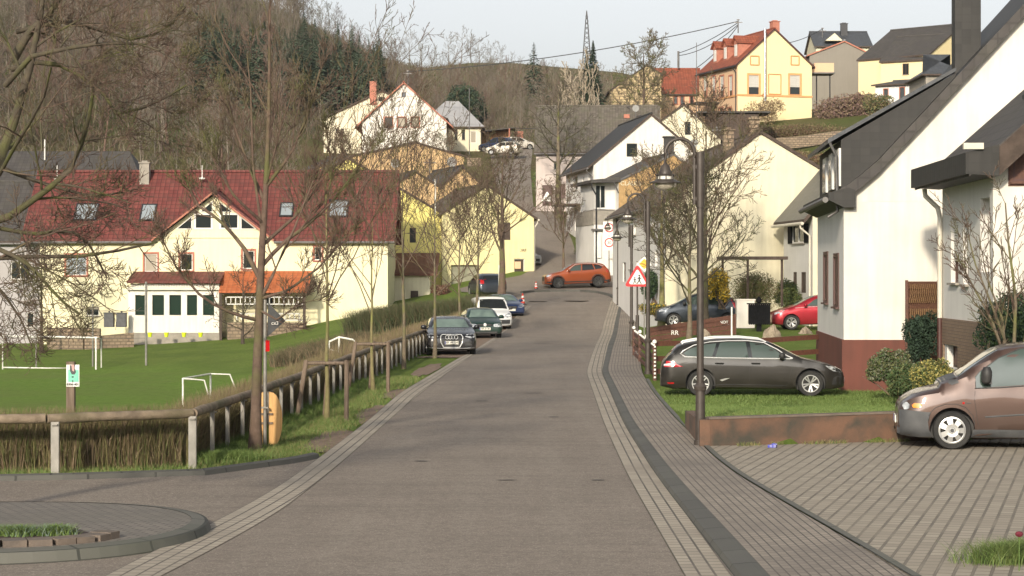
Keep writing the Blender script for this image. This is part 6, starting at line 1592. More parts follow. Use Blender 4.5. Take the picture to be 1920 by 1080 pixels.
def street_lamp(x, y, D, label, topz=5.3, arm=-1):
    p = P(x, y, D); p.z = zr(D)+.11
    t = empty('street_lamp', p, label, 'street lamp', 'hooped street lamps along the footway')
    hgt = topz
    mb = MB(); mb.tube([p, p+Vector((0,0,.08))], .11, 12); mb.tube([p+Vector((0,0,.05)), p+Vector((0,0,.95))], [.085,.08], 12); mb.tube([p+Vector((0,0,.93)), p+Vector((0,0,1.0)), p+Vector((0,0,1.06))], [.10,.115,.07], 12)
    mb.tube([p+Vector((0,0,1.03)), p+Vector((0,0,hgt-.1))], [.062,.055], 12)
    mb.tube([p+Vector((0,0,hgt-.95)), p+Vector((0,0,hgt))], .072, 12); mb.build('pole', M_lamp, t, smooth=True)
    mb = MB(); pts = [p+Vector((-.10,0,hgt-.9)), p+Vector((-.10,0,hgt-.1))]; cx = -.10-.25
    for k in range(13):
        a = PI*k/12; pts.append(p+Vector((cx+.25*math.cos(a), 0, hgt-.02+.25*math.sin(a))))
    pts.append(p+Vector((cx-.25,0,hgt-.22)))
    mb.tube(pts, .032, 10); 
    for z in (hgt-.8, hgt-.25): mb.box(p+Vector((-.06,0,z)), (.14,.05,.06))
    mb.build('hoop_arm', M_lamp, t, smooth=True)
    q = p+Vector((cx-.25, 0, hgt-.2)); SC = Matrix.Scale(.76, 3)
    mb = MB(); mb.lathe([(.03,.02),(.05,0),(.10,-.06),(.13,-.16),(.15,-.20),(.15,-.23)], 20, 0, SC, q); mb.lathe([(.20,-.235),(.21,-.25),(.20,-.27)], 20, 0, SC, q)
    mb.lathe([(.20,-.35),(.26,-.38),(.36,-.42),(.36,-.44),(.22,-.44)], 24, 0, SC, q)
    for k in range(8): a = PI*k/4; mb.box(q+Vector((.145*math.cos(a), .145*math.sin(a), -.235)), (.016,.016,.08))
    mb.build('lamp_head', M_lamp, t, smooth=True)
    mb = MB(); mb.lathe([(.165,-.27),(.165,-.35)], 20, 0, SC, q); mb.build('lamp_lens', M_lens, t, smooth=True)
    mb = MB(); mb.lathe([(.24,-.445),(.23,-.50),(.17,-.57),(.08,-.605),(.01,-.61)], 20, 0, SC, q); mb.build('lamp_bowl', M_lampg, t, smooth=True)
    return t
street_lamp(1313, 838, 36.6, 'tall hooped street lamp standing at the corner of the red garden wall', 5.02)
street_lamp(1215, 700, 63.0, 'hooped street lamp at the start of the ranch rail fence, second along the footway', 5.1)
street_lamp(1184, 640, 88.0, 'hooped street lamp in the middle distance right behind the children warning sign', 5.0)
street_lamp(1159, 560, 124.0, 'farthest hooped street lamp, against the front of the barn at the bend', 5.0)
# railing: log on metal posts
def rail(name, label, pts, posts, hgt=.93, group=None, turn=False):
    a = pts[0]; t = empty(name, (a.x, a.y, Tz(a.x, a.y)), label, 'fence', group)
    for p, q in zip(pts, pts[1:]):
        n = max(1, int((q-p).length/4.2))
        for k in range(n):
            s, e = p.lerp(q, k/n), p.lerp(q, (k+1)/n); d = (e-s).normalized()*.01
            mb = MB(); m_ = 8; rr = random.Random(int(s.y*50)+k)
            mb.tube([(s+d).lerp(e-d, i/m_)+Vector((rr.uniform(-.006,.006),0,hgt-.07+rr.uniform(-.006,.006))) for i in range(m_+1)], [.074+rr.uniform(-.006,.006) for _ in range(m_+1)], 12)
            mb.build('rail', M_log, t, smooth=True)
    for p in posts:
        mb = MB(); z0 = Tz(p.x, p.y); w = .055
        if turn:
            zc = (z0+hgt-.12)/2; zh = hgt-.1-z0
            mb.box((p.x+.028, p.y, zc), (.01,.11,zh)); mb.box((p.x, p.y-.055, zc), (.055,.01,zh)); mb.box((p.x, p.y+.055, zc), (.055,.01,zh)); mb.box((p.x, p.y, hgt-.15), (.14,.09,.02))
            mb.build('post', M_post, t); continue
        mb.box((p.x-.0, p.y-.02, (z0+hgt-.12)/2), (w*2, .012, hgt-.1-z0+.0)); mb.box((p.x-w, p.y+.01, (z0+hgt-.12)/2), (.012, .06, hgt-.1-z0)); mb.box((p.x+w, p.y+.01, (z0+hgt-.12)/2), (.012,.06,hgt-.1-z0))
        mb.box((p.x, p.y, hgt-.15), (.09,.14,.02))
        mb.build('post', M_post, t)
    return t
c0 = Vector((-13.5, 30.9, 0)); c1 = Vector((-4.98, 33.3, 0))
lp = [Vector((pxX(102,31.9), 31.95, 0)), Vector((-4.98,33.25,0)), Vector((pxX(102,31.9)-2.6, 31.3, 0))]
rail('wooden_rail_fence', 'round log rail on metal posts, near stretch across the lower left', [Vector((-13.5,30.5,0)), Vector((-7.0,32.05,0)), c1], lp)
pts = [c1]+[Vector((float(railx(d)), d, 0)) for d in (40,48,57,68,80,92)]
posts = []; d = 34.9
while d < 92: posts.append(Vector((float(railx(d)) if d > 36 else -4.96+.03*(d-33), d, 0))); d += 1.62 if d < 60 else 1.7
rail('wooden_rail_fence', 'round log rail on many metal posts running down the left side of the street', pts, posts, turn=True)
# ranch fences right
def plank_fence(label, pts, rails, hw=.15, posth=1.0, knob=False, pz0=None, name='ranch_fence'):
    t = empty(name, pts[0], label, 'fence')
    for a, b in zip(pts, pts[1:]):
        d = b-a
        for z in rails:
            s = Vector((-d.y, d.x, 0)).normalized()*.02
            mb = MB(); A_ = a+up_*(z-hw/2); mb.prism([A_-s, A_+s, A_+s+up_*hw, A_-s+up_*hw], d); mb.build('plank', M_woodR, t)
    for p in pts:
        mb = MB(); mb.box(p+Vector((0,.05,posth/2-.1)), (.1,.1,posth+.2)); po = mb.build('post', M_woodR, t)
        if knob: mb = MB(); mb.lathe([(.02,0),(.06,.03),(.065,.08),(.04,.12),(.01,.13)], 10, 0, None, p+Vector((0,.05,posth))); mb.build('finial', M_signW, po, smooth=True)
    return t
a = P(1228,678,61.5); b = P(1545,658,64.5)
g0 = lambda v: Vector((v.x, v.y, Tz(v.x, v.y)))
A_, B_ = g0(a), g0(b)
plank_fence('long brown three rail ranch fence behind the dark grey estate car', [A_, A_.lerp(B_,.5), B_+Vector((0,0,.12))], [.26,.62,1.06], .15, 1.15)
c = Vector((pxX(1215,70), 78, 0)); c = g0(c)
t = plank_fence('short brown fence side facing the footway, dotted with white knobs', [A_+Vector((-.02,-.2,0)), A_.lerp(c,.33), A_.lerp(c,.66), c], [.18,.42,.66,.90], .12, 1.05, knob=True)
mb = MB()
for k in range(26):
    p = (A_+Vector((-.05,-.2,0))).lerp(c, k/26); mb.box(p+up_*1.03, (.05,.09,.05))
for k in range(9): mb.box(A_+Vector((-.02,-.27,.1+k*.11)), (.05,.03,.05))
mb.build('white_stud', M_signW, t)
A2_ = g0(P(1216,630,86.5)); B2_ = g0(P(1378,622,87.5)); 
t = plank_fence('brown board fence with carved white letters in front of the small dark blue car', [A2_, A2_.lerp(B2_,.36), A2_.lerp(B2_,.72), B2_], [.12,.34,.56,.72], .20, .85)
d = (B2_-A2_).normalized()
text('RR', .26, M_signW, t, faceM(A2_.lerp(B2_,.30)+Vector((0,-.05,.45)), (0,-1,0)), depth=.01)
text('NOT', .16, M_signW, t, faceM(A2_.lerp(B2_,.87)+Vector((0,-.05,.58)), (0,-1,0)), depth=.01)
mb = MB(); p = g0(P(1372,618,86)); mb.tube([p, p+up_*1.2], .035, 8); tag(mb.build('marker_post', M_signW), 'thin white marker post at the right end of the carved plank fence', 'post')
# black slatted box on a stand
q = P(1423, 600, 90); q.z = Tz(q.x, 90)
t = empty('slatted_box', q, 'big black slatted wooden box on a short post with plants on top', 'planter')
mb = MB()
for k in range(11): mb.box(q+Vector((-.42+k*.084,-.22,.72)), (.066,.03,.86))
mb.box(q+Vector((0,0,.72)), (.86,.4,.80)); mb.build('box', M_black, t)
mb = MB(); mb.box(q+Vector((0,0,.15)), (.2,.2,.35)); mb.build('stand', M_black, t); mb = MB(); mb.box(q+Vector((0,0,1.17)), (.98,.5,.05)); mb.build('lid', M_black, t)
mb = MB(); mb.lathe([(.02,0),(.10,.05),(.12,.15),(.06,.25),(.02,.3)], 10, 0, None, q+Vector((0,0,1.18))); mb.build('finial', M_black, t, smooth=True)
q = P(1397, 590, 93); q.z = Tz(q.x, 93)
mb = MB(); mb.box(q+Vector((0,0,.62)), (.78,.5,1.2)); mb.box(q+Vector((.0,0,1.25)), (.86,.58,.06)); tag(mb.build('white_cabinet', M_white), 'white box cabinet behind the black slatted box', 'cabinet')
# boulders
def boulder(x, y, D, w, hh, label, seed):
    q = P(x, y, D); q.z = Tz(q.x, D)
    bm = bmesh.new(); bmesh.ops.create_icosphere(bm, subdivisions=4, radius=1)
    r = random.Random(seed); from mathutils import noise
    for v in bm.verts:
        n = noise.fractal(v.co*1.3+Vector((seed,0,0)), 1, 2, 5); k = 1+.35*n
        f = 1-.45*max(0, v.co.z)
        v.co = Vector((v.co.x*w/2*k*f, v.co.y*w*.4*k*f, max(-.1, v.co.z)*hh*(.95+.25*n)))
    me = bpy.data.meshes.new('boulder'); bm.to_mesh(me); bm.free(); me.materials.append(mat('boulder_rock', (.33,.27,.20), (.15,.12,.085), scale=3, bump=1.0, rough=.95, dist=.05))
    o = bpy.data.objects.new('boulder', me); COL.objects.link(o); o.location = q; tag(o, label, 'boulder')
boulder(1449, 624, 84, .86, .64, 'largest pointed boulder on the lawn right of the black slatted box', 3)
boulder(1321, 630, 84, .62, .42, 'pale boulder seen just left behind the nearest lamp pole foot of the board fence', 8)
boulder(1510, 604, 88, .55, .32, 'small light boulder under the cherry red car door', 15)
# low red garden wall round the raised lawn
M_redwall = mat('garden_wall_red', (.15,.082,.052), (.095,.06,.042), scale=2.2, rough=.9, bump=.5, bscale=14, c3=(.05,.045,.035), s3=2.4, detail=9)
t = empty('garden_wall', (3.4,36.6,.1), 'low red-brown rendered garden wall round the raised front lawn', 'wall')
W0 = Vector((pxX(1331,36.3), 36.3, 0)); W1 = Vector((9.6, 38.2, 0)); W2 = Vector((pxX(1297,41.5), 41.0, 0))
WM = Vector((W0.x-.02, 37.2, 0))
def wallseg(a, b, h0, h1, th=.17):
    mb = MB(); d = b-a; n = max(2, int(d.length/.4)); s = Vector((-d.y, d.x, 0)).normalized()*th; rr = random.Random(5)
    for i in range(n+1):
        p = a.lerp(b, i/n); hh = h0+(h1-h0)*i/n+rr.uniform(-.008,.008)
        for q in (p, p+up_*hh, p+s+up_*(hh-.005), p+s): mb.v.append(tuple(q))
    for i in range(n):
        for k in range(4): mb.f.append((i*4+k, i*4+(k+1)%4, i*4+4+(k+1)%4, i*4+4+k)); mb.m.append(0)
    mb.f += [(0,1,2,3),(n*4,n*4+1,n*4+2,n*4+3)]; mb.m += [0,0]
    return mb
wallseg(W0, W1, .56, .62).build('wall', M_redwall, t)
cp = MB(); cp.prism([W0+up_*.565+Vector((-.01,-.02,0)), W0+up_*.565+Vector((-.05,.19,0)), W0+up_*.60+Vector((-.05,.19,0)), W0+up_*.60+Vector((-.01,-.02,0))], W1-W0+up_*.06); cp.build('coping', M_stone, t)
wallseg(W2, W0+Vector((0,.005,0)), .42, .56, -.17).build('wall', M_redwall, t)
# signs
def pole(t, p, hgt, r=.038, m=None): mb = MB(); mb.tube([p, p+up_*hgt], r, 10); return mb.build('pole', m or M_post, t, smooth=True)
def tri(c, r, n, m, t, name, y=0, rot=0):
    mb = MB(); pts = []
    for k in range(3):
        a0 = PI/2+2*PI*k/3+rot
        for da in (-.16,-.08,0,.08,.16): pts.append(c+Vector((math.cos(a0+da)*r*(1-.9*abs(da)**1.2), y, math.sin(a0+da)*r*(1-.9*abs(da)**1.2))))
    mb.prism(pts, (0,.008,0)); return mb.build(name, m, t)
def figure(mb, c, s, y, flip=1):
    """striding pictogram made of flat limbs"""
    def limb(a, b, w):
        a = Vector((a[0]*flip, 0, a[1])); b = Vector((b[0]*flip, 0, b[1])); d = (b-a); n = Vector((-d.z, 0, d.x)).normalized()*w/2
        mb.prism([c+(a-n)*s+Vector((0,y,0)), c+(a+n)*s+Vector((0,y,0)), c+(b+n)*s+Vector((0,y,0)), c+(b-n)*s+Vector((0,y,0))], (0,.003,0))
    limb((0,.25),(0,.75),.22); limb((0,.7),(.32,.42),.10); limb((0,.7),(-.28,.40),.10); limb((0,.28),(.30,-.3),.13); limb((0,.28),(-.30,-.25),.13)
    pts = [c+Vector((.13*math.cos(a)*s, y, (.92+.13*math.sin(a))*s)) for a in np.linspace(0, 2*PI, 12, endpoint=False)]; mb.prism(pts, (0,.003,0))
p = P(1195, 655, 82.0); p.z = .11
t = empty('warning_sign', p, 'red-bordered triangular warning sign with two running children on the footway', 'traffic sign')
hh = pz(530,82); mb = MB(); mb.tube([p, Vector((p.x,p.y,hh+.4))], .035, 10); mb.tube([p+up_*.6, p+up_*1.4], .07, 10); mb.build('pole', M_lamp, t, smooth=True)
c = Vector((p.x+.0, p.y-.05, pz(523,82))); tri(c, .52, 1, M_signR, t, 'sign_plate'); tri(c, .36, 1, M_signW, t, 'sign_face', -.006)
mb = MB(); figure(mb, c+Vector((.07,0,-.12)), .27, -.012); figure(mb, c+Vector((-.10,0,-.13)), .20, -.012, -1); mb.build('children_symbol', M_blackT, t)
p = P(1208, 600, 96); p.z = Tz(p.x, 96)+.05
t = empty('priority_sign', p, 'white and yellow diamond priority sign half hidden by a lamp pole', 'traffic sign'); pole(t, p, pz(495,96)-p.z, .03)
c = Vector((p.x, p.y-.04, pz(495,96))); 
for r, m, y in ((.36,M_signW,0),(.24,M_signY,-.006)): 
    mb = MB(); mb.prism([c+Vector((r*math.cos(a), y, r*math.sin(a))) for a in (0,PI/2,PI,3*PI/2)], (0,.008,0)); mb.build('sign_plate', m, t)
def disc(mb, c, r, y, n=24): mb.prism([c+Vector((r*math.cos(a), y, r*math.sin(a))) for a in np.linspace(0, 2*PI, n, endpoint=False)], (0,.004,0))
p = P(1142, 500, 141.5); p.z = zr(141.5)
t = empty('speed_zone_sign', p, 'white zone board with two red ringed circles before the balcony house', 'traffic sign'); pole(t, p, pz(425,141.5)-p.z, .04)
for yy, tx in ((455,'30'),(427,'!')):
    c = Vector((p.x, p.y-.06, pz(yy,141.5)))
    mb = MB(); mb.box(c+Vector((0,.02,-.05)), (.78,.02,.92)); mb.build('sign_board', M_signW, t)
    mb = MB(); disc(mb, c, .31, 0); mb.build('red_ring', M_signR, t); mb = MB(); disc(mb, c, .23, -.006); mb.build('ring_face', M_signW, t)
    if tx == '30': text('30', .28, M_blackT, t, faceM(c+Vector((0,-.01,0)), (0,-1,0)))
    else:
        mb = MB(); mb.box(c+Vector((-.06,-.01,0)), (.06,.004,.14)); mb.box(c+Vector((.07,-.01,-.02)), (.08,.004,.08)); mb.build('car_symbol', M_blackT, t)
p = P(1026, 388, 178); p.z = zr(178)
t = empty('warning_sign', p, 'small pale triangular sign up the lane before the dark red barn door', 'traffic sign'); pole(t, p, 1.6, .03, M_gutter)
c = Vector((p.x, p.y-.05, pz(371,178))); tri(c, .5, 1, M_signW, t, 'sign_plate'); mb = MB(); figure(mb, c+Vector((.08,0,-.1)), .18, -.01); figure(mb, c+Vector((-.1,0,-.1)), .15, -.01, -1); mb.build('children_symbol', M_blackT, t)
# back of a triangular sign by the big tree, with reflector and wooden shield
p = P(497, 838, 37.4); p.z = 0
t = empty('traffic_sign', p, 'grey post with the dark back of a triangular sign, beside the big street tree', 'traffic sign'); pole(t, p, pz(562,37.4), .032)
c = Vector((p.x+.05, p.y+.04, pz(604,37.4))); nrm = Vector((.35,.94,0)); d_ = Vector((.94,-.35,0))*.0
mb = MB(); pr_ = [(-.0,.34),(.31,.02),(-.02,-.26)]; mb.prism([c+Vector((a*.95, a*.3, b)) for a, b in pr_], (0,.01,0)); mb.build('sign_back', M_signB, t)
text('cx3', .09, M_signW, t, faceM(c+Vector((.12,-.01,-.02)), (0,-1,0)), depth=.003, name='sticker')
mb = MB(); mb.box(Vector((p.x+.05, p.y-.03, pz(648,37.4))), (.07,.05,.20)); mb.build('reflector', M_tail, t)
mb = MB(); mb.box(Vector((p.x, p.y-.03, pz(764,37.4))), (.12,.09,.03)); mb.build('clamp', M_post, t)
t = empty('wooden_shield', (p.x+.02, p.y+.1, 0), 'oval yellow pine board leaning on the sign post behind the big tree', 'wooden board')
M_pine = mat('pine_board', (.62,.36,.13), (.50,.27,.09), scale=2.5, stretch=(14,14,.8), rough=.5)
def halfoval(x0, sgn, w):
    pts = []
    for k in range(13):
        a = -PI/2+PI*k/12; pts.append(Vector((p.x+x0+sgn*w*math.cos(a)**.8 if math.cos(a) > 0 else p.x+x0, p.y+.10, .47+.50*math.sin(a))))
    return pts
mb = MB(); mb.prism(halfoval(.05, 1, .24), (0,.03,0)); mb.build('board', M_pine, t); mb = MB(); mb.prism(halfoval(-.03, -1, .13), (0,.03,0)); mb.build('board', M_pine, t)
mb = MB(); mb.box((p.x+.0,p.y+.085,.58), (.26,.03,.035)); mb.box((p.x+.0,p.y+.085,.42), (.26,.03,.035)); mb.build('batten', M_wood, t)
# small notice on a wooden post behind the hedge
p = P(133, 790, 34.6); 
t = empty('notice_post', Vector((p.x,p.y,-.2)), 'weathered post carrying a small mint green notice with a route number', 'sign')
mb = MB(); mb.box((p.x, p.y, (pz(678,34.6)-.4)/2), (.13,.11,pz(678,34.6)+.4)); mb.build('post', M_wood, t)
c = Vector((p.x+.045, p.y-.065, pz(704,34.6)))
mb = MB(); mb.box(c, (.21,.012,.355)); nb_ = mb.build('notice', M_signW, t)
mb = MB(); mb.box(c+Vector((.01,-.008,.0)), (.17,.004,.20)); mb.build('notice_field', mat('mint_green', (.10,.48,.33), (.22,.55,.42), scale=9, rough=.6), t)
mb = MB(); mb.box(c+Vector((0,-.012,-.02)), (.03,.004,.02)); mb.box(c+Vector((0,-.012,-.09)), (.012,.004,.04)); mb.build('notice_mark', M_blackT, t)
mb = MB()
mb.prism([c+Vector((.0+a*.05,-.013,.10+b*.08)) for a, b in ((-1,.9),(-.9,-.3),(-.3,-1),(.6,-1),(1.1,-.5),(.6,.3),(.8,1),(0,.8))], (0,.004,0)); mb.build('wreath', M_plasticG, t)
mb = MB(); mb.prism([c+Vector((.01+a*.03,-.019,.12+b*.06)) for a, b in ((-1,.9),(-.6,-.6),(.3,-.9),(.6,0),(.3,1))], (0,.004,0)); mb.build('wreath_ribbon', mat('ribbon_pink', (.6,.36,.32), (.5,.3,.28), scale=9), t)
text('B306-401', .05, M_blackT, t, faceM(c+Vector((0,-.009,-.142)), (0,-1,0)), depth=.002, bold=.03)
# traffic cones / warning bollards
def beacon(x, y, label, D=None, s=1.0):
    p = GR(x, y) if D is None else P(x, y, D); p.z = zr(p.y)+.05
    t = empty('traffic_cone', p, label, 'traffic cone', 'red traffic cones at the bend')
    mb = MB(); mb.box(p+up_*.025*s, (.36*s,.36*s,.05*s)); mb.build('base', M_plastic, t)
    mb = MB(); mb.lathe([(.14,.05),(.04,.62),(.03,.64)], 14, 0, Matrix.Scale(s,3), p); mb.build('cone', mat('cone_red', (.62,.05,.025), (.5,.045,.02), scale=6, rough=.6), t, smooth=True)
    for za, zb_, ra, rb in ((.17,.28,.122,.103),(.38,.49,.085,.066)): mb = MB(); mb.lathe([(ra,za),(rb,zb_)], 14, 0, Matrix.Scale(s,3), p); mb.build('white_band', M_signW, t, smooth=True)
beacon(980, 572, 'red traffic cone on the left kerb tip beside the dark blue parked car'); beacon(1165, 574, 'red traffic cone on the right kerb at the bend'); beacon(1005, 543, 'smallest red traffic cone, in front of the orange car nose', s=.75)
# yellow box with white pole by the thick tree
p = P(936, 548, 128); p.z = zr(128)
t = empty('bus_stop_post', p, 'white pole with a yellow box beside the thick tree at the bend', 'post'); 
mb = MB(); mb.tube([p, Vector((p.x, p.y, pz(497,128)))], .05, 8); mb.build('pole', M_postW, t); mb = MB(); mb.box(Vector((pxX(941,128), 127.9, pz(529,128))), (.26,.2,.42)); mb.build('box', M_signY, t)
# goals and ball fence posts
def goal(name, label, pts_posts, cross, extra, r=.05, group=None):
    t = empty(name, pts_posts[0][0], label, 'football goal', group)
    for a, b in pts_posts: mb = MB(); mb.tube([a, b], r, 10); mb.build('upright', M_postW, t, smooth=True)
    mb = MB(); mb.tube(cross, r, 10); mb.build('crossbar', M_postW, t, smooth=True)
    for e in extra: mb = MB(); mb.tube(e, r*.75, 8); mb.build('frame_bar', M_postW, t, smooth=True)
D = 115.
goal('football_goal', 'wide white football goal at the far edge of the pitch', [(P(180,703,D),P(180,632,D)),(P(-60,703,D),P(-60,628,D))], [P(-60,629,D),P(182,633,D)], [[P(5,689,D+1.2),P(192,692,D+1.2)],[P(5,694,D+1.2),P(5,640,D+.9)],[P(-60,630,D),P(-55,693,D+1.2)],[P(182,633,D),P(190,636,D+.5),P(190,696,D+1.2)],[P(180,702,D),P(192,697,D+1.2)]])
D = 73.
goal('football_goal', 'small white youth goal seen end-on just over the log rail', [(P(343,810,D),P(343,709,D)),(P(395,806,D+2.5),P(395,700,D+2.5))], [P(343,710,D),P(395,701,D+2.5)], [[P(343,710,D),P(362,711,D),P(383,713,D),P(397,762,D),P(402,800,D)],[P(395,701,D+2.5),P(431,702,D+2.5),P(446,740,D+2.5),P(449,790,D+2.5)]], .035)
D = 95.
goal('football_goal', 'small white goal frame lying on the bank behind the log rail', [(P(636,668,D),P(636,633,D)),(P(617,680,D+2),P(617,642,D+2))], [P(612,643,D),P(636,632,D),P(662,637,D)], [[P(612,655,D),P(640,659,D),P(640,668,D)],[P(662,637,D),P(667,642,D),P(665,650,D)]], .045)
t = empty('ball_fence', P(274,683,117), 'tall thin grey poles with wires behind the football goal', 'fence')
for x_, y0, y1 in ((274,684,528),(174,690,570),(68,693,570),(-60,690,560)):
    mb = MB(); mb.tube([P(x_,y0+4,117), P(x_,y1,117)], .05 if x_ != 274 else .065, 8); mb.build('pole', M_post, t, smooth=True)
for yy in (583, 634):
    mb = MB(); mb.tube([P(-60,yy,117), P(274,yy,117)], .012, 5); mb.build('wire', M_gutter, t)
# rubble wall, bins, yellow tubs at the house
wallrun('rubble_wall', 'rough sandstone terrace wall behind the football goal', 'wall', [P(93,668,131), P(160,668,130), P(188,670,130)], 1.75, .5, M_rubble)
wallrun('rubble_wall', 'lower stretch of sandstone wall left of the veranda', 'wall', [P(189,668,130.4), P(250,662,131)], 1.25, .5, M_rubble)
for k, x_ in enumerate((205, 228)):
    q = P(x_, 612, 132); t = empty('water_tank', q, ('left' if k == 0 else 'right')+' one of two dark square tanks on the terrace wall', 'tank', 'dark tanks')
    mb = MB(); mb.box(q+up_*.38, (.58,.5,.85)); mb.box(q+up_*.83, (.66,.58,.06)); mb.build('tank', M_plasticG, t); mb = MB(); mb.lathe([(.06,0),(.06,.12)], 10, 0, None, q+up_*.85); mb.build('lid', M_plastic, t)
for k, x_ in enumerate((281, 312, 345, 376)):
    q = P(x_, 632, 131.5); mb = MB(); mb.lathe([(.10,0),(.15,.26),(.16,.28)], 14, 0, None, q)
    tag(mb.build('flower_tub', mat('lime_yellow', (.62,.72,.02), (.55,.65,.02), scale=3, rough=.5)), ['first','second','third','fourth'][k]+' lime yellow tub counted from the left under the veranda', 'tub', 'lime yellow tubs')
mb = MB(); 
for k in range(6): mb.prism([P(290+k*20,636+k%2,128.5), P(312+k*20,634,129), P(306+k*20,648,127), P(288+k*20,650,127)], (0,0,.05))
# paper litter
p = P(1447,843,36.0); mb = MB(); mb.prism([Vector((p.x-.08,35.9,.118)), Vector((p.x+.05,35.86,.118)), Vector((p.x+.09,35.98,.118)), Vector((p.x-.02,36.05,.118))], (0,0,.045)); mb.prism([Vector((p.x-.02,35.9,.165)), Vector((p.x+.07,35.9,.16)), Vector((p.x+.03,36.0,.17))], (0.01,0,.02))
tag(mb.build('litter', mat('blue_wrapper', (.02,.03,.35), (.3,.3,.5), scale=14, rough=.4)), 'crumpled blue wrapper lying on the driveway at the foot of the red wall', 'litter')
# stake frames round the young trees
def stakes(x, y, D, label, hgt=1.25):
    p = P(x, y, D); p.z = 0
    t = empty('tree_stake_frame', p, label, 'tree stakes', 'stake frames round the young street trees')
    tops = [Vector((-.42,-.1,hgt)), Vector((.42,-.1,hgt)), Vector((.0,.42,hgt))]
    foots = [Vector((-.62,-.25,0)), Vector((.42,-.2,0)), Vector((-.1,.55,0))]
    for a, b in zip(foots, tops): mb = MB(); mb.tube([p+a-up_*.05, p+b], .05, 10); mb.build('stake', M_wood, t, smooth=True)
    mb = MB()
    for i in range(3): mb.tube([p+tops[i]-up_*.06, p+tops[(i+1)%3]-up_*.06], .035, 8)
    mb.build('crossbar', M_wood, t, smooth=True)
stakes(613, 795, 44.5, 'wooden stake frame round the young tree nearest the camera'); stakes(698, 737, 55.5, 'wooden stake frame round the second young tree along the verge', 1.3)
# pergola and trellis
t = empty('pergola', P(1410,560,95), 'dark timber pergola in front of the cream barn gable', 'pergola')
mb = MB(); mb.box(P(1410,484,95), (3.0,1.6,.14)); mb.build('beam', M_woodD, t)
for x_ in (1355, 1402, 1466): mb = MB(); mb.tube([P(x_,486,94.4), P(x_,575,94.4)], .06, 6); mb.build('post', M_woodD, t)
D = 54.8; x0, x1 = pxX(1700,D), pxX(1762,D)
t = empty('trellis_panel', P(1730,700,D), 'tall red-brown woven trellis panel between the two white houses', 'trellis')
mb = MB()
for x_ in (x0, x1-.03): mb.box((x_, D, 1.45), (.07,.07,2.9))
mb.build('post', M_woodR, t)
mb = MB(); zt = pz(524,D); mb.box(((x0+x1)/2, D+.04, zt/2+.1), (x1-x0, .03, zt-.3))
for k in range(9): mb.box(((x0+x1)/2, D-.01, .3+k*.3), (x1-x0, .03, .05))
mb.build('panel', mat('woven_wood', (.07,.028,.017), (.115,.05,.025), scale=6, stretch=(6,6,3), bump=.8), t)
rr = random.Random(2); mb = MB()
for k in range(14):
    xa = x0+.08+k*(x1-x0-.15)/14; mb.tube([(xa,D-.03,zt-.12),(xa+.03,D-.045,zt-.35),(xa-.02,D-.03,zt-.6)], .012, 5)
    mb.tube([(xa+.02,D-.03,zt-.75),(xa+.02,D-.035,zt-.98)], .014, 5)
mb.build('woven_twig', mat('twig_tan', (.20,.12,.05), (.14,.08,.035), scale=9), t)
# utility poles, dish, wires, pylon
def wire(label, pts, r=.015, sag=.6, name='overhead_wire'):
    mb = MB()
    for a, b in zip(pts, pts[1:]):
        n = 16; mb.tube([a.lerp(b, k/n)-up_*sag*4*(k/n)*(1-k/n) for k in range(n+1)], r, 5)
    return tag(mb.build(name, M_dark), label, 'wire')
def roofpole(label, x, y0, y1, D, r=.06, cross=True, m=None):
    t = empty('roof_mast', P(x,y0,D), label, 'mast'); mb = MB(); mb.tube([P(x,y0,D), P(x,y1,D)], r, 8); mb.build('pole', m or M_gutter, t)
    if cross: mb = MB(); mb.box(P(x,y1+6,D), (.9,.08,.08)); mb.box(P(x,y1+1,D), (.3,.1,.1)); mb.build('crossarm', M_gutter, t)
roofpole('slim mast carrying the wires behind the villa roof', 1384, 62, 36, 222); 
roofpole('short pole with wires at the right end of the ridge skyline', 1542, 70, 52, 250)
roofpole('short concrete wire post with round top left of the villa', 1272, 128, 96, 240, .12, False)
roofpole('thin mast in front of the white hillside gable', 1345, 262, 238, 150, .03)
roofpole('tall thin antenna mast by the cream gable', 1306, 270, 80, 165, .025, False)
roofpole('wire mast on the roof of the tan shed', 806, 330, 299, 168, .05); roofpole('thin antenna above the red-verged house chimney', 765, 160, 132, 236, .05)
roofpole('pale flagpole rising at the valley of the two yellow gables', 816, 402, 336, 146, .05, False, M_postW)
roofpole('white lamp mast beside the bungalow on the upper lane', 880, 290, 165, 225, .05, False)
a = P(1384,40,222); b = P(765,134,236); wire('long wire sagging from the villa mast down to the red-verged house', [a,b], .05, .8)
wire('upper service wire from villa mast to the concrete post', [P(1384,42,222), P(1274,99,240)], .04, .3); wire('lower service wire from villa mast to the concrete post', [P(1384,46,222), P(1274,104,240)], .04, .6); wire('service wire dropping from the villa mast behind the dormers', [P(1384,48,222), P(1305,128,232)], .04, .4)
wire('pair wire running off to the short skyline pole', [P(1480,80,240), P(1542,54,250)], .04, .2); wire('wire from the upper lane pole to the old farmhouse roof', [P(965,240,250), P(1180,200,190)], .04, .7)
t = empty('lattice_pylon', P(1100,110,520), 'distant lattice pylon standing on the skyline above the tall spruce', 'pylon')
mb = MB(); bz = pz(110,520)
for sx, sy in ((-1,-1),(1,-1),(1,1),(-1,1)): mb.tube([P(1100,118,520)+Vector((sx*1.0,sy*1.0,0)), P(1100,50,520)+Vector((sx*.35,sy*.35,0)), P(1100,20,520)], .11, 4)
for k in range(9):
    y0 = 112-k*9; w0 = 1.0-.075*k; p0 = P(1100,y0,520); p1 = P(1100,y0-9,520); w1 = w0-.075
    mb.tube([p0+Vector((-w0,-w0,0)), p1+Vector((w1,-w1,0))], .07, 4); mb.tube([p0+Vector((w0,-w0,0)), p1+Vector((-w1,-w1,0))], .07, 4)
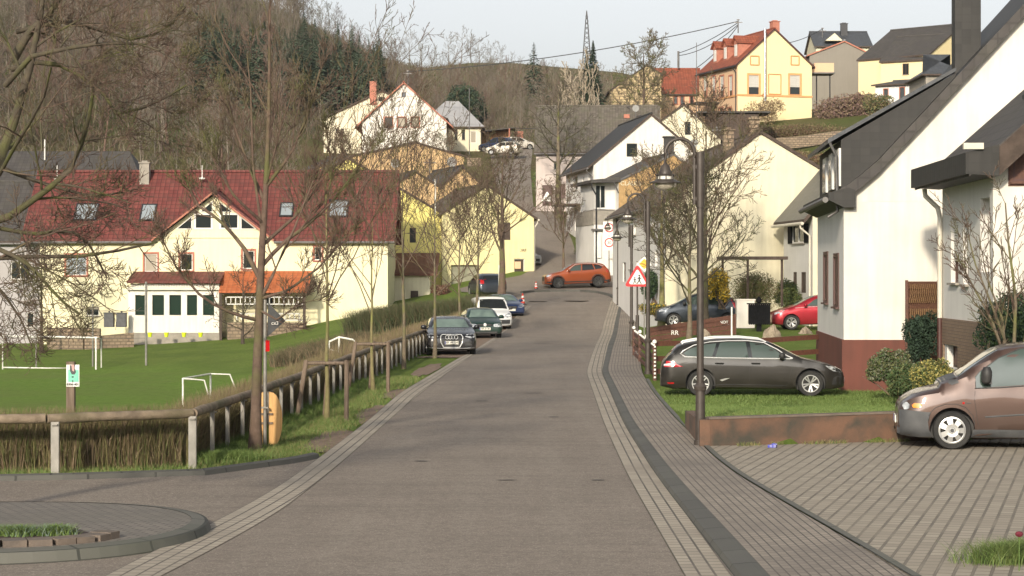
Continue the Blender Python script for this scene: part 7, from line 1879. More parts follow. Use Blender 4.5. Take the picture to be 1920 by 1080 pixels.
mb.build('lattice', M_gutter, t)
def dish(label, x, y, D, r=.45):
    q = P(x, y, D); t = empty('satellite_dish', q, label, 'satellite dish')
    mb = MB(); mb.lathe([(.01,0),(r*.5,-.03*r),(r,-.22*r),(r*.98,-.25*r),(.01,-.05)], 20, 0, Matrix.Rotation(rad(-75), 3, 'X') , q); mb.build('dish', mat('dish_white', (.34,.34,.33), (.28,.28,.27), scale=3, rough=.4), t, smooth=True)
    mb = MB(); mb.tube([q+Vector((0,.1,0)), q+Vector((0,.15,-.8))], .04, 6); mb.build('bracket', M_gutter, t)
dish('large white satellite dish before the tan hall', 741, 306, 163, .36); dish('white satellite dish on the tan gable roof', 847, 303, 171, .4); dish('grey satellite dish on the mossy farmhouse roof', 1192, 203, 188, .3)
dish('small satellite dish on the cream gable roof edge', 1301, 268, 152, .3)
# pieces of house decoration up the slope
wallrun('stepped_wall', 'pinkish stone wall steps below the upper lane cars', 'wall', [P(876,312,205), P(902,312,205)], .8, .4, M_rubble)
# trailer of planters: bright hedge along upper lane (right side)
# ------------------------------------------------------------------ vegetation
def barkmat(name, c1, c2, moss, amt=.5, hi=.62):
    if name in MC: return MC[name]
    return mat(name, c1, c2, scale=9, rough=.9, bump=.5, bscale=25, c3=moss, s3=1.8, contrast=(.3,.7))
B_grey = barkmat('bark_grey', (.10,.078,.052), (.17,.135,.095), (.13,.14,.035))
B_brown = barkmat('bark_brown', (.085,.055,.04), (.14,.095,.07), (.10,.10,.035))
B_moss = barkmat('bark_mossy', (.05,.04,.028), (.085,.068,.045), (.085,.09,.024))
B_yel = barkmat('bark_yellow_green', (.14,.12,.055), (.21,.18,.085), (.17,.18,.05))
B_red = barkmat('twig_reddish', (.13,.06,.045), (.19,.10,.07), (.11,.085,.045))
B_pale = barkmat('bark_pale', (.42,.36,.28), (.28,.23,.17), (.25,.2,.13))
B_dark = barkmat('bark_dark', (.045,.035,.028), (.08,.06,.045), (.07,.065,.03))
def tubes(P_, R_, k=4):
    """P_ (B,n,3), R_ (B,n) -> verts, quads"""
    B, n, _ = P_.shape
    T_ = np.gradient(P_, axis=1); T_ /= np.maximum(np.linalg.norm(T_, axis=2, keepdims=True), 1e-9)
    up = np.where(np.abs(T_[:,:,2:3]) > .9, np.array([1.,0,0]), np.array([0,0,1.]))
    a = np.cross(T_, up); a /= np.maximum(np.linalg.norm(a, axis=2, keepdims=True), 1e-9); b = np.cross(a, T_)
    th = 2*np.pi*np.arange(k)/k
    V = P_[:,:,None,:]+(a[:,:,None,:]*np.cos(th)[None,None,:,None]+b[:,:,None,:]*np.sin(th)[None,None,:,None])*R_[:,:,None,None]
    idx = np.arange(B*n*k).reshape(B,n,k)
    q = np.stack([idx[:,:-1,:], np.roll(idx,-1,axis=2)[:,:-1,:], np.roll(idx,-1,axis=2)[:,1:,:], idx[:,1:,:]], -1)
    return V.reshape(-1,3), q.reshape(-1,4)
def cat_(parts):
    Vs, Fs, o = [], [], 0
    for V, Q in parts: Vs.append(V); Fs.append(Q+o); o += len(V)
    return np.concatenate(Vs), np.concatenate(Fs)
def grow(rng, P_, R_, nc, ang, lr, rr, up=.3, jit=.12, t0=.3, n=5, taper=.35, lmin=.25, absl=None, shape=.55):
    """children along every parent polyline"""
    B, m, _ = P_.shape
    t = t0+(1-t0)*(np.arange(nc)[None,:]+rng.uniform(0,1,(B,nc)))/nc; t = np.clip(t, 0, .995)
    f = t*(m-1); i = np.minimum(f.astype(int), m-2); w = (f-i)[...,None]
    bi = np.arange(B)[:,None]
    p0 = P_[bi,i]*(1-w)+P_[bi,i+1]*w; r0 = R_[bi,i]*(1-w[...,0])+R_[bi,i+1]*w[...,0]
    tan = P_[bi,i+1]-P_[bi,i]; tan /= np.maximum(np.linalg.norm(tan, axis=2, keepdims=True), 1e-9)
    L = np.linalg.norm(np.diff(P_, axis=1), axis=2).sum(1)[:,None]
    rnd = rng.normal(size=(B,nc,3)); side = rnd-(rnd*tan).sum(-1, keepdims=True)*tan; side /= np.maximum(np.linalg.norm(side, axis=2, keepdims=True), 1e-9)
    az = rng.uniform(0, 2*np.pi, (B,1))+np.arange(nc)[None,:]*2.399
    u0 = np.cross(tan, np.array([0,0,1.])+0*tan+np.array([.01,.02,0])); u0 /= np.maximum(np.linalg.norm(u0, axis=2, keepdims=True), 1e-9); v0 = np.cross(tan, u0)
    side = u0*np.cos(az)[...,None]+v0*np.sin(az)[...,None]
    A = ang*(1+rng.uniform(-.25,.25,(B,nc)))
    d = tan*np.cos(A)[...,None]+side*np.sin(A)[...,None]
    ln = (absl if absl is not None else L*lr)*(1-shape*t)*rng.uniform(.75,1.25,(B,nc)); ln = np.maximum(ln, lmin*.5)
    pts = [p0]; dd = d
    for k in range(n-1):
        dd = dd+np.array([0,0,up/(n-1)])+rng.normal(size=dd.shape)*jit; dd /= np.linalg.norm(dd, axis=2, keepdims=True)
        pts.append(pts[-1]+dd*(ln/(n-1))[...,None])
    C = np.stack(pts, 2).reshape(B*nc, n, 3)
    r = np.minimum(r0*rr, r0*.95).reshape(-1,1)*np.linspace(1, taper, n)[None,:]
    return C, r
def poly(pts, n=9):
    pts = np.array(pts, float); d = np.concatenate([[0], np.cumsum(np.linalg.norm(np.diff(pts, axis=0), axis=1))]); t = np.linspace(0, d[-1], n)
    return np.stack([np.interp(t, d, pts[:,i]) for i in range(3)], 1)
def bare_tree(label, base, hgt, r0, seed, mats=(B_grey, B_grey), levels=((9,.9,.55,.5,.5),(6,.7,.5,.5,.3),(6,.6,.5,.55,.2),(5,.6,.5,.6,.1)), t0=.3, lean=(0,0), wob=.02, name='street_tree', group=None, minr=.004, cat='tree', kk=(10,6,4,3,3), splay=None, trunkpts=None, limbs=None, wide=1.0, top=1.0, shape0=.55, lastn=4, trunk_levels=1):
    rng = np.random.default_rng(seed)
    base = Vector(base); t = empty(name, base, label, cat, group)
    if trunkpts is None:
        z = np.linspace(0, hgt, 9); x = base.x+lean[0]*z/hgt+np.cumsum(rng.normal(size=9))*wob*hgt*.12*(z > 0); y = base.y+lean[1]*z/hgt+np.cumsum(rng.normal(size=9))*wob*hgt*.12*(z > 0)
        tp = np.stack([x, y, base.z-.05+z], 1)
    else: tp = poly(trunkpts, 12)
    R = r0*(1-np.linspace(0,1,len(tp))**.85*(1-.12)); R[0] *= 1.3
    P_, R_ = tp[None], R[None]
    trunk = [tubes(P_, R_, kk[0])]; crown = []
    if limbs:
        for lp_, lr_ in limbs:
            q = poly(lp_, 9); rr_ = lr_*np.linspace(1,.35,9); trunk.append(tubes(q[None], rr_[None], 8))
            # limbs join the trunk as parents for the next level
        Pl = np.stack([poly(l[0], 12) for l in limbs]); Rl = np.stack([l[1]*np.linspace(1,.3,12) for l in limbs])
        Pt = poly(tp, 12)[None]; Rt = np.interp(np.linspace(0,1,12), np.linspace(0,1,len(R)), R)[None]
        P_ = np.concatenate([Pt, Pl]); R_ = np.concatenate([Rt, Rl])
    for li, (nc, ang, lr, rr_, up) in enumerate(levels):
        n = 6 if li == 0 else (5 if li == 1 else lastn)
        P_, R_ = grow(rng, P_, R_, nc, ang, lr, rr_, up, jit=.10+.03*li, t0=t0 if li == 0 else .15, n=n, shape=shape0 if li == 0 else .5)
        R_ = np.maximum(R_, minr)
        (trunk if li < trunk_levels-1 else crown).append(tubes(P_, R_, kk[min(li+1, 4)]))
    V, Q = cat_(trunk); np_mesh('trunk', V, Q, mats[0], t, smooth=True)
    if crown: V, Q = cat_(crown); np_mesh('crown', V, Q, mats[1], t)
    return t
def gz(x, y, D): p = P(x, y, D); p.z = Tz(p.x, D); return p
UPR = ((15,.72,.72,.5,.75),(6,.58,.5,.5,.5),(5,.55,.5,.55,.3),(3,.6,.55,.6,.1))
# nearest street tree with forked crown
D = 36.4; b = P(478,852,D); b.z = 0
def Q3(x, y, dd=0): p = P(x, y, D+dd); return tuple(p)
bare_tree('tallest street tree, forked mossy trunk, beside the sign post and oval board', b, 8, .105, 11, (B_brown, B_brown),
  levels=((7,.6,.42,.5,.7),(5,.55,.55,.5,.5),(4,.5,.55,.55,.4),(3,.5,.6,.6,.2)), t0=.32,
  trunkpts=[(b.x,b.y,-.1), Q3(481,720), Q3(486,590), Q3(490,480), Q3(497,380), Q3(502,280), Q3(505,180), Q3(505,60), Q3(508,-30)],
  limbs=[([Q3(483,600), Q3(440,590,-.3), Q3(380,560,-.5), Q3(330,500,-.7), Q3(300,440,-.7)], .032), ([Q3(486,520), Q3(455,460,.2), Q3(410,410,.4), Q3(370,385,.5), Q3(345,330,.5)], .045),
         ([Q3(490,500), Q3(530,455,.3), Q3(580,420,.5), Q3(640,360,.6), Q3(690,280,.6)], .04), ([Q3(489,560), Q3(540,545,-.2), Q3(600,500,-.4), Q3(650,440,-.4)], .03),
         ([Q3(497,380), Q3(470,320,.2), Q3(440,240,.4), Q3(425,170,.4)], .035), ([Q3(499,350), Q3(545,290,-.2), Q3(580,210,-.3), Q3(600,130,-.3)], .035), ([Q3(495,420), Q3(440,370,-.5), Q3(400,300,-.6), Q3(370,220,-.7)], .03), ([Q3(492,460), Q3(560,400,.7), Q3(600,340,.9), Q3(620,260,1)], .035),
         ([Q3(484,580), Q3(520,600,-.4), Q3(560,570,-.6), Q3(600,560,-.7)], .025)], minr=.0045, kk=(12,6,5,3,3))
def ptree(label, x, y, D, hgt, r, seed, mats=(B_grey,B_brown), lev=UPR, **k):
    b = P(x, y, D); b.z = Tz(b.x, D)-.03
    return bare_tree(label, b, hgt, r, seed, mats, lev, **k)
FAN = ((12,.6,1.15,.55,.5),(6,.45,.5,.5,.35),(5,.5,.5,.55,.25),(3,.5,.5,.6,.1))
ptree('young yellow-green tree inside the nearest stake frame', 612, 790, 44.5, 5.4, .055, 21, (B_yel,B_brown), FAN, t0=.42, group='young street trees along the left verge', minr=.005)
ptree('young yellow-green tree inside the second stake frame', 700, 737, 55.5, 4.6, .055, 22, (B_yel,B_brown), FAN, t0=.42, group='young street trees along the left verge', minr=.006)
ptree('slender dark street tree between the stake frames and the black estate', 757, 695, 69, 7.2, .07, 23, (B_grey,B_brown), UPR, t0=.38, group='young street trees along the left verge', minr=.006)
ptree('slim street tree standing right in front of the black estate', 815, 668, 78, 6.4, .075, 24, (B_grey,B_brown), UPR, t0=.36, group='young street trees along the left verge', minr=.006)
ptree('street tree behind the log rail left of the green hatchback', 862, 630, 99, 6.2, .08, 25, (B_grey,B_brown), UPR, t0=.34, group='young street trees along the left verge', minr=.008)
ptree('street tree just left of the white van roof', 897, 600, 113, 7.0, .10, 26, (B_grey,B_brown), UPR, t0=.34, group='young street trees along the left verge', minr=.009)
ptree('thick street tree with dense crown against the yellow gable', 940, 556, 127, 8.6, .26, 27, (B_brown,B_brown), ((16,.75,.6,.42,.5),(7,.65,.5,.5,.35),(6,.6,.5,.55,.2),(4,.6,.55,.6,.1)), t0=.3, minr=.009)
ptree('small bushy tree right behind the orange car', 1057, 500, 149, 5.2, .11, 28, (B_brown,B_brown), UPR, t0=.3, minr=.011)
ptree('large old tree before the pinkish farmhouse with the dark red door', 1047, 390, 181, 10.5, .32, 29, (B_grey,B_moss), ((16,1.0,.46,.42,.35),(7,.8,.5,.5,.25),(5,.7,.5,.55,.1),(3,.6,.55,.6,.1)), t0=.3, minr=.012)
ptree('small pruned tree on the lawn in front of the small dark blue car', 1292, 636, 85, 6.3, .11, 30, (B_grey,B_moss), ((16,.95,.62,.5,.5),(8,.7,.52,.5,.35),(6,.6,.5,.55,.2),(4,.55,.55,.6,.1)), t0=.2, minr=.0085)
ptree('taller garden tree with upswept branches against the cream barn', 1322, 622, 91, 8.6, .17, 31, (B_moss,B_brown), ((17,.8,.6,.45,.6),(8,.65,.55,.5,.4),(6,.6,.5,.55,.2),(4,.6,.55,.6,.1)), t0=.22, minr=.009)
ptree('mossy multi-branched tree left of the garden near the barn corner', 1240, 560, 99, 6.9, .17, 32, (B_yel,B_brown), ((14,.8,.5,.4,.5),(8,.65,.5,.5,.3),(6,.6,.5,.55,.2),(4,.6,.55,.6,.1)), t0=.35, minr=.008)
ptree('thin tree at the corner of the pale grey annex behind the goal', 78, 668, 128, 6.2, .12, 33, (B_dark,B_dark), UPR, t0=.3, minr=.009)
ptree('bare shrub tree before the veranda of the long yellow house', 455, 640, 128, 4.6, .1, 34, (B_dark,B_dark), ((12,1.0,.6,.5,.2),(7,.8,.5,.5,.1),(6,.7,.5,.55,.1)), t0=.1, minr=.010)
ptree('wide bare tree in front of the crumbling ochre barn gable', 1206, 215, 214, 10.2, .3, 35, (B_brown,B_grey), ((18,.95,.6,.42,.4),(8,.75,.5,.5,.3),(7,.7,.5,.55,.2),(5,.6,.55,.6,.1)), t0=.22, minr=.017)
ptree('spreading bare tree on the skyline between grey barn and yellow house', 1690, 85, 275, 6.5, .2, 36, (B_brown,B_brown), ((16,.95,.6,.42,.3),(8,.75,.5,.5,.2),(7,.7,.5,.55,.2)), t0=.2, minr=.02)
ptree('dark branched tree top showing behind the big slate roof at upper right', 1900, 60, 92, 9, .2, 37, (B_brown,B_brown), ((16,.95,.6,.42,.3),(8,.75,.5,.5,.2),(7,.7,.5,.55,.2)), t0=.4, minr=.010)
# birches, pale stems
for k, (x_, y_, h_) in enumerate(((1062,232,6.5),(1078,228,7.5),(1092,228,8.2),(1105,226,8.0),(1118,224,6.0))):
    ptree(['leftmost','second','middle','fourth','rightmost'][k]+' pale stemmed birch of the group before the tall spruce', x_, y_, 205, h_*1.25, .17, 50+k, (B_pale,B_pale), ((9,.42,.5,.5,.6),(5,.45,.5,.5,.4),(4,.5,.5,.5,.2)), t0=.2, group='pale birches below the spruce', name='birch', minr=.03)
# magnolia-like shrub at the right edge
b = P(1895, 700, 41.5); b.z = .2; D = 41.5
def Q4(x, y, dd=0): return tuple(P(x, y, D+dd))
bare_tree('big bare shrub with budded twigs at the right edge before the white house', b, 3.6, .05, 61, (B_pale if False else B_grey, B_brown), levels=((7,.6,.5,.55,.5),(5,.6,.5,.55,.4),(4,.55,.45,.6,.3)), t0=.15,
  trunkpts=[(b.x,b.y,.1), Q4(1880,600), Q4(1850,520), Q4(1835,440)], limbs=[([Q4(1890,690), Q4(1860,600,.2), Q4(1815,520,.3), Q4(1790,470,.3)], .035), ([Q4(1900,680), Q4(1905,560,-.2), Q4(1890,450,-.2), Q4(1885,380,-.2)], .04), ([Q4(1910,690), Q4(1940,560), Q4(1950,430)], .04), ([Q4(1885,640), Q4(1855,560,-.4), Q4(1830,500,-.5), Q4(1815,440,-.5)], .03)], minr=.006, name='shrub', cat='shrub')
# big overhanging tree, upper left (trunk outside the frame)
D = 25.0
def Q5(x, y, dd=0): return tuple(P(x, y, D+dd))
bt = Vector((pxX(-230,D), D, 0))
DRO = ((9,.85,.45,.42,-.15),(5,.7,.6,.5,.05),(4,.6,.6,.55,.45),(3,.55,.6,.6,.4))
bare_tree('huge mossy tree leaning in from the left edge, branches hanging over the field', bt, 9, .16, 71, (B_moss, B_brown), levels=DRO, t0=.25,
  trunkpts=[(bt.x,bt.y,-.1), Q5(-190,700), Q5(-110,520), Q5(-40,400), Q5(20,250), Q5(70,80), Q5(90,-80)],
  limbs=[([Q5(-60,430), Q5(20,405,-.3), Q5(90,355,-.5), Q5(140,310,-.6), Q5(165,230,-.7), Q5(175,170,-.8)], .055),
         ([Q5(25,110,.2), Q5(55,60,.2), Q5(90,30,.3), Q5(130,-30,.4)], .06),
         ([Q5(10,160,-.3), Q5(60,105,-.6), Q5(130,90,-.8), Q5(200,80,-1), Q5(260,82,-1.1), Q5(300,95,-1.2)], .035),
         ([Q5(20,130,.4), Q5(90,110,.5), Q5(150,140,.6), Q5(200,180,.7), Q5(210,215,.7), Q5(280,200,.8), Q5(350,160,.9)], .035),
         ([Q5(30,60,.6), Q5(110,40,.7), Q5(170,50,.8), Q5(240,75,.9), Q5(310,60,1.0), Q5(350,10,1.0)], .03),
         ([Q5(-30,300,.3), Q5(40,330,.5), Q5(100,350,.6), Q5(180,370,.7), Q5(230,360,.8)], .03),
         ([Q5(-50,460,-.3), Q5(10,470,-.6), Q5(60,500,-.8), Q5(110,560,-.9), Q5(150,590,-.9)], .035),
         ([Q5(-40,420,.4), Q5(60,440,.6), Q5(130,430,.8), Q5(170,460,.9), Q5(200,520,.9)], .03),
         ([Q5(-80,480,.6), Q5(0,540,.8), Q5(40,600,1), Q5(60,650,1)], .025)], minr=.0035, kk=(12,7,5,3,3), name='overhanging_tree', trunk_levels=2)
# ------------------------------------------------------------------ hedges
def blades(name, n, fpos, hgt, wid, mats, rng, lean=.25, parent=None, seg=2, zfun=None, loc=None, cross=0):
    """thin upright blades / stems: fpos(n)->(x,y,z)"""
    p = fpos(n); h = hgt*rng.uniform(.6,1.15,n); a = rng.uniform(0, 2*np.pi, n); w = wid*rng.uniform(.6,1.3,n)
    l = rng.normal(size=(n,2))*lean*h[:,None]
    if cross:
        c_ = rng.uniform(0,1,n) < cross; z_ = rng.uniform(.02,.8,n)*hgt; p[:,2] += np.where(c_, z_, 0); h = np.where(c_, np.minimum(.28, hgt*1.02-z_)*rng.uniform(.3,1,n), h); l = np.where(c_[:,None], rng.normal(size=(n,2))*.14, l)
    sx, sy = np.cos(a)*w/2, np.sin(a)*w/2
    z0 = p[:,2]; rows = []
    for k in range(seg+1):
        f = k/seg; ww = 1-.85*f**1.5
        cx = p[:,0]+l[:,0]*f*f; cy = p[:,1]+l[:,1]*f*f; cz = z0+h*f
        rows.append(np.stack([np.stack([cx-sx*ww, cy-sy*ww, cz],1), np.stack([cx+sx*ww, cy+sy*ww, cz],1)],1))
    V = np.stack(rows, 1)  # n, seg+1, 2, 3
    idx = np.arange(n*(seg+1)*2).reshape(n, seg+1, 2)
    Q = np.stack([idx[:,:-1,0], idx[:,:-1,1], idx[:,1:,1], idx[:,1:,0]], -1).reshape(-1,4)
    mi = np.repeat(rng.integers(0, len(mats), n), seg)
    return np_mesh(name, V.reshape(-1,3), Q, mats, parent, mi, loc=loc)
G1 = mat('blade_green', (.07,.125,.022), (.115,.175,.04), scale=4, rough=.7); G2 = mat('blade_light', (.125,.185,.045), (.17,.225,.065), scale=4, rough=.7); G3 = mat('blade_straw', (.26,.22,.10), (.18,.16,.06), scale=4, rough=.8)
S1 = mat('stem_olive', (.15,.13,.052), (.20,.175,.075), scale=4, rough=.85); S2 = mat('stem_brown', (.15,.105,.06), (.22,.16,.10), scale=4, rough=.85); S3 = mat('stem_dark', (.075,.058,.03), (.11,.085,.045), scale=4, rough=.85); S4 = mat('stem_green', (.09,.12,.03), (.13,.16,.045), scale=4)
rng = np.random.default_rng(5)
S5 = mat('stem_deep_olive', (.05,.055,.022), (.085,.085,.035), scale=4); F5 = mat('leaf_deep_green', (.035,.055,.018), (.06,.085,.03), scale=4)
def along(pts, width, jit=0):
    pts = np.array([(p[0], p[1]) for p in pts], float); d = np.concatenate([[0], np.cumsum(np.linalg.norm(np.diff(pts, axis=0), axis=1))])
    def f(n):
        t = rng.uniform(0, d[-1], n); x = np.interp(t, d, pts[:,0]); y = np.interp(t, d, pts[:,1])
        a = rng.uniform(-.5,.5,n)*width; b = rng.uniform(-.5,.5,n)*width
        return np.stack([x+a, y+b, T(x+a, y+b)], 1)
    return f
nearl = [(-14,31.6),(-7.4,33.0),(-5.5,33.9)]
sidel = [(-5.35,34.0)]+[(float(railx(d))-.5, d) for d in (38,44,50,57,68,80)]
o = blades('hedge', 95000, along(nearl, .6), .86, .0095, [S1,S2,S2,S1,S4,S2,S3], rng, .2, seg=2, cross=.55); tag(o, 'clipped brown-olive twiggy hedge behind the near log rail', 'hedge')
o = blades('hedge', 56000, along(sidel[:5], .5), .86, .013, [S1,S2,S3,S2,S1], rng, .12, seg=2, cross=.5); tag(o, 'brown twiggy hedge running behind the rail down the street, near half', 'hedge')
o = blades('hedge', 26000, along([(float(railx(d))-.6, d) for d in (57,68,80,92,104,112,120)], .9), .95, .022, [S1,S2,S3,S2], rng, .12, seg=2); tag(o, 'brown twiggy hedge behind the parked cars on the left, far half', 'hedge')
# hedges and rough growth on the bank right of the long house
def patch(poly_px, D0, D1, hgt=None):
    pass
def area(cx, cy, rx, ry):
    def f(n):
        a = rng.uniform(0, 2*np.pi, n); r = np.sqrt(rng.uniform(0,1,n)); x = cx+np.cos(a)*r*rx; y = cy+np.sin(a)*r*ry; return np.stack([x, y, T(x, y)], 1)
    return f
o = blades('bank_hedge', 30000, along([(-8.6,120),(-6.5,118),(-4.6,116),(-2.6,114),(-1.6,118)], 1.8), 1.25, .035, [S5,S3,F5,S5], rng, .3, seg=2); tag(o, 'dense green-brown hedge on the bank below the yellow gables', 'hedge')
o = blades('verge_bushes', 7000, area(-10.0,111,2.6,3.5), .7, .03, [S3,S2,S5], rng, .4, seg=2); tag(o, 'scrubby growth on the grass bank below the long house', 'bush')
# verge grass
def vergef(n):
    y = 31.3+rng.power(.6, n)*34; y = 31.3+(rng.uniform(0,1,n)**1.6)*32
    xr = np.array([cLO(v) for v in y]); xl = railx(y)-.9; xl = np.where(y < 34.5, -14, xl)
    x = rng.uniform(xl, xr-.03); keep = y > np.interp(x, [-14,-8,-6.5,-4.6,-3.95,-3.4,-3.05], [30.6,31.0,31.3,32.0,33.2,34.2,35.4])+.2
    # leave the trodden edge thin
    keep &= (xr-x > rng.uniform(0,.9,n)) | (rng.uniform(0,1,n) < .12)
    for cx_, cy_, a_, b_, sl_ in PATCH: keep &= (((x-cx_-sl_*(y-cy_))/a_)**2+((y-cy_)/b_)**2 > rng.uniform(.5,1.1,n)) | (rng.uniform(0,1,n) < .06)
    x, y = x[keep], y[keep]; return np.stack([x, y, T(x, y)], 1)
def bl2(name, fn, n, h_, w_, mats, lean, label, cat='grass'):
    p = fn(n); o = blades(name, len(p), lambda m: p, h_, w_, mats, rng, lean, seg=2); tag(o, kind='stuff'); o['label'] = label; o['category'] = cat; return o
bl2('verge_grass', vergef, 90000, .09, .008, [G1,G1,G2,G3], .5, 'short tufted grass on the left verge')
def tuft(cx, cy, r, z=None):
    def f(n):
        a = rng.uniform(0, 2*np.pi, n); q = np.abs(rng.normal(size=n))*r*.6; x = cx+np.cos(a)*q*1.6; y = cy+np.sin(a)*q; return np.stack([x, y, (T(x, y) if z is None else np.full(n, z))], 1)
    return f
p = np.concatenate([tuft(x, 34+k*.1, .35)(1200) for k, x in enumerate((-7.2,-6.4,-5.6,-8.1,-9.0,-4.75,-4.5))]); p[:,1] = np.clip(p[:,1], 31.6, 36)
p = np.concatenate([p]+[tuft(float(railx(d))+.1, d, .3)(700) for d in np.arange(35,60,1.5)])
o = blades('kerb_tufts', len(p), lambda m: p, .18, .010, [G1,G2,G1], rng, .45, seg=2); tag(o, kind='stuff'); o['label'] = 'taller grass tufts at the foot of the hedge and rail'; o['category'] = 'grass'
# raised lawn grass
def lawnf(n):
    y = 36.6+(rng.uniform(0,1,n)**1.5)*20; xl = np.where(y < 41, np.interp(y, [36.4,41], [3.45,3.6]), np.array([cSR(v) for v in y])+.15); x = rng.uniform(xl, 12.5, n)
    return np.stack([x, y, T(x, y)], 1)
bl2('lawn_grass', lawnf, 90000, .055, .008, [G1,G2,G2,G1], .6, 'short grass of the raised front lawn')
# corner clump lower right
p = np.concatenate([tuft(4.95+k*.30, 21.5-.12*k+.35*(k % 3), .22, .11)(2300) for k in range(7)])
p = p[p[:,0] > 4.35]
o = blades('grass_clump', len(p), lambda m: p, .20, .007, [G1,F5,G1,S4,G2], rng, .6, seg=3); tag(o, 'shaggy green grass clump in the lower right corner', 'grass')
t = empty('flower', (5.13,20.9,.1), 'single dark red flower head rising from the corner grass clump', 'flower')
q = P(1911, 1003, 20.9); mb = MB(); mb.tube([(q.x,20.9,.1), tuple(q)], .006, 5); mb.build('stem', G1, t)
mb = MB(); mb.lathe([(.01,-.02),(.03,-.012),(.042,.01),(.03,.03),(.01,.035)], 10, 0, None, q); mb.build('flower_head', mat('dark_red_petal', (.10,.008,.02), (.16,.015,.03), scale=30), t)
# island bed planting
pp = []
for (x, y, n_) in ((-7.4,23.5,1500),(-6.9,23.2,1500),(-6.4,23.3,1500),(-6.0,23.1,1800),(-5.7,23.2,1500),(-5.35,23.15,1300),(-4.95,23.2,1500)): pp.append(tuft(x, y, .10, .175)(n_))
p = np.concatenate(pp); p = p[(p[:,1] > 22.78) & (p[:,0] < -4.66)]
o = blades('bed_plants', len(p), lambda m: p, .12, .011, [G1,G2,mat('leaf_bluegreen', (.13,.19,.15), (.20,.26,.2), scale=6),G1], rng, .6, seg=3); tag(o, 'low green perennials in the island bed', 'plants')
# ------------------------------------------------------------------ leafy shrubs
def leafy(name, label, cat, c, rad_, n, leaf, mats, seed, parent_stem=True, squash=1.0, clump=14, group=None):
    rg = np.random.default_rng(seed); c = np.array(c, float); rad_ = np.array(rad_, float)
    cl = rg.normal(size=(clump,3)); cl /= np.linalg.norm(cl, axis=1, keepdims=True); cl *= rg.uniform(.25,.8,(clump,1)); cl[:,2] = cl[:,2]*.8
    k = rg.integers(0, clump, n); d = rg.normal(size=(n,3)); d /= np.linalg.norm(d, axis=1, keepdims=True)
    p = cl[k]+d*(.42*rg.uniform(.5,1,(n,1))); p = p*rad_+c; p = p[p[:,2] > c[2]-rad_[2]*.98]; n = len(p)
    a = rg.normal(size=(n,3)); a /= np.linalg.norm(a, axis=1, keepdims=True); b = np.cross(a, rg.normal(size=(n,3))); b /= np.linalg.norm(b, axis=1, keepdims=True)
    s = leaf*rg.uniform(.6,1.3,(n,1))
    V = np.stack([p-a*s, p+b*s*.5, p+a*s, p-b*s*.5], 1).reshape(-1,3); Q = np.arange(n*4).reshape(-1,4); mi = rg.integers(0, len(mats), n)
    base = Vector((c[0], c[1], c[2]-rad_[2])); t = empty(name, base, label, cat, group)
    np_mesh('foliage', V, Q, mats, t, mi)
    st = np.array([[c[0],c[1],base.z-.1]])[None].repeat(7,0); tips = c+rg.normal(size=(7,3))*rad_*.35
    Pp = np.stack([poly([(c[0]+.05*i, c[1], base.z-.1), tuple((np.array((c[0],c[1],base.z))+tips[i])/2), tuple(tips[i])], 5) for i in range(7)])
    V, Q = tubes(Pp, np.tile(np.linspace(.03,.008,5), (7,1)), 5); np_mesh('stems', V, Q, B_brown, t)
    return t
F_dark = mat('leaf_conifer_dark', (.012,.028,.016), (.022,.045,.022), scale=5, rough=.8); F_mid = mat('leaf_mid', (.035,.065,.022), (.06,.10,.03), scale=5, rough=.7); F_yel = mat('leaf_variegated', (.38,.32,.10), (.26,.24,.06), scale=9, rough=.6); F_oli = mat('leaf_olive', (.085,.095,.035), (.13,.14,.05), scale=6, rough=.8); F_gry = mat('leaf_silver', (.19,.19,.13), (.13,.14,.09), scale=6, rough=.8); F_for = mat('petal_forsythia', (.55,.36,.03), (.42,.29,.03), scale=6, rough=.7); F_red = mat('leaf_reddish', (.14,.05,.035), (.10,.04,.03), scale=6)
def at(x, y, D): return tuple(P(x, y, D))
leafy('shrub', 'rounded golden variegated shrub below the white downpipe', 'shrub', at(1752,705,46.5), (.53,.5,.52), 9000, .030, [F_yel,F_yel,F_oli,F_mid], 1)
leafy('shrub', 'dark columnar conifer in front of the woven trellis', 'shrub', at(1728,635,52), (.50,.45,.78), 14000, .035, [F_dark], 2, clump=22)
leafy('shrub', 'grey-green loose shrub at the corner of the red-brown plinth', 'shrub', at(1668,690,51.5), (.58,.5,.55), 9000, .035, [F_oli,F_gry,F_mid], 3)
leafy('shrub', 'fresh green shrub between the loose shrub and the golden one', 'shrub', at(1690,715,49.5), (.55,.45,.42), 7000, .03, [F_mid,F_mid,F_oli], 4)
leafy('shrub', 'dark clipped conifer hedge behind the bare shrub at the right edge', 'shrub', at(1905,612,44), (.85,.6,.75), 16000, .035, [F_dark,F_dark,F_mid], 5, clump=26)
leafy('shrub', 'yellow flowering forsythia in front of the cream barn', 'shrub', at(1348,535,94), (.85,.7,.95), 7000, .05, [F_for,F_for,F_oli], 6)
leafy('shrub', 'low row of yellow flowering shrubs behind the small dark blue car, left of it', 'shrub', at(1240,580,97), (1.15,.6,.45), 7000, .045, [F_for,F_oli,F_mid,S2], 7, clump=24)
leafy('shrub', 'big olive twiggy shrub under the pergola', 'shrub', at(1412,545,97), (1.3,.8,1.15), 15000, .035, [S1,F_oli,S4,S2], 8, clump=30)
leafy('shrub', 'green shrub beside the red car in front of the shuttered house', 'shrub', at(1480,552,98), (.9,.7,.8), 8000, .045, [S4,F_oli,F_mid], 9, clump=20)
leafy('shrub', 'dark evergreen bush behind the priority sign', 'shrub', at(1222,535,106), (.75,.6,.85), 8000, .05, [F_dark,F_mid], 10)
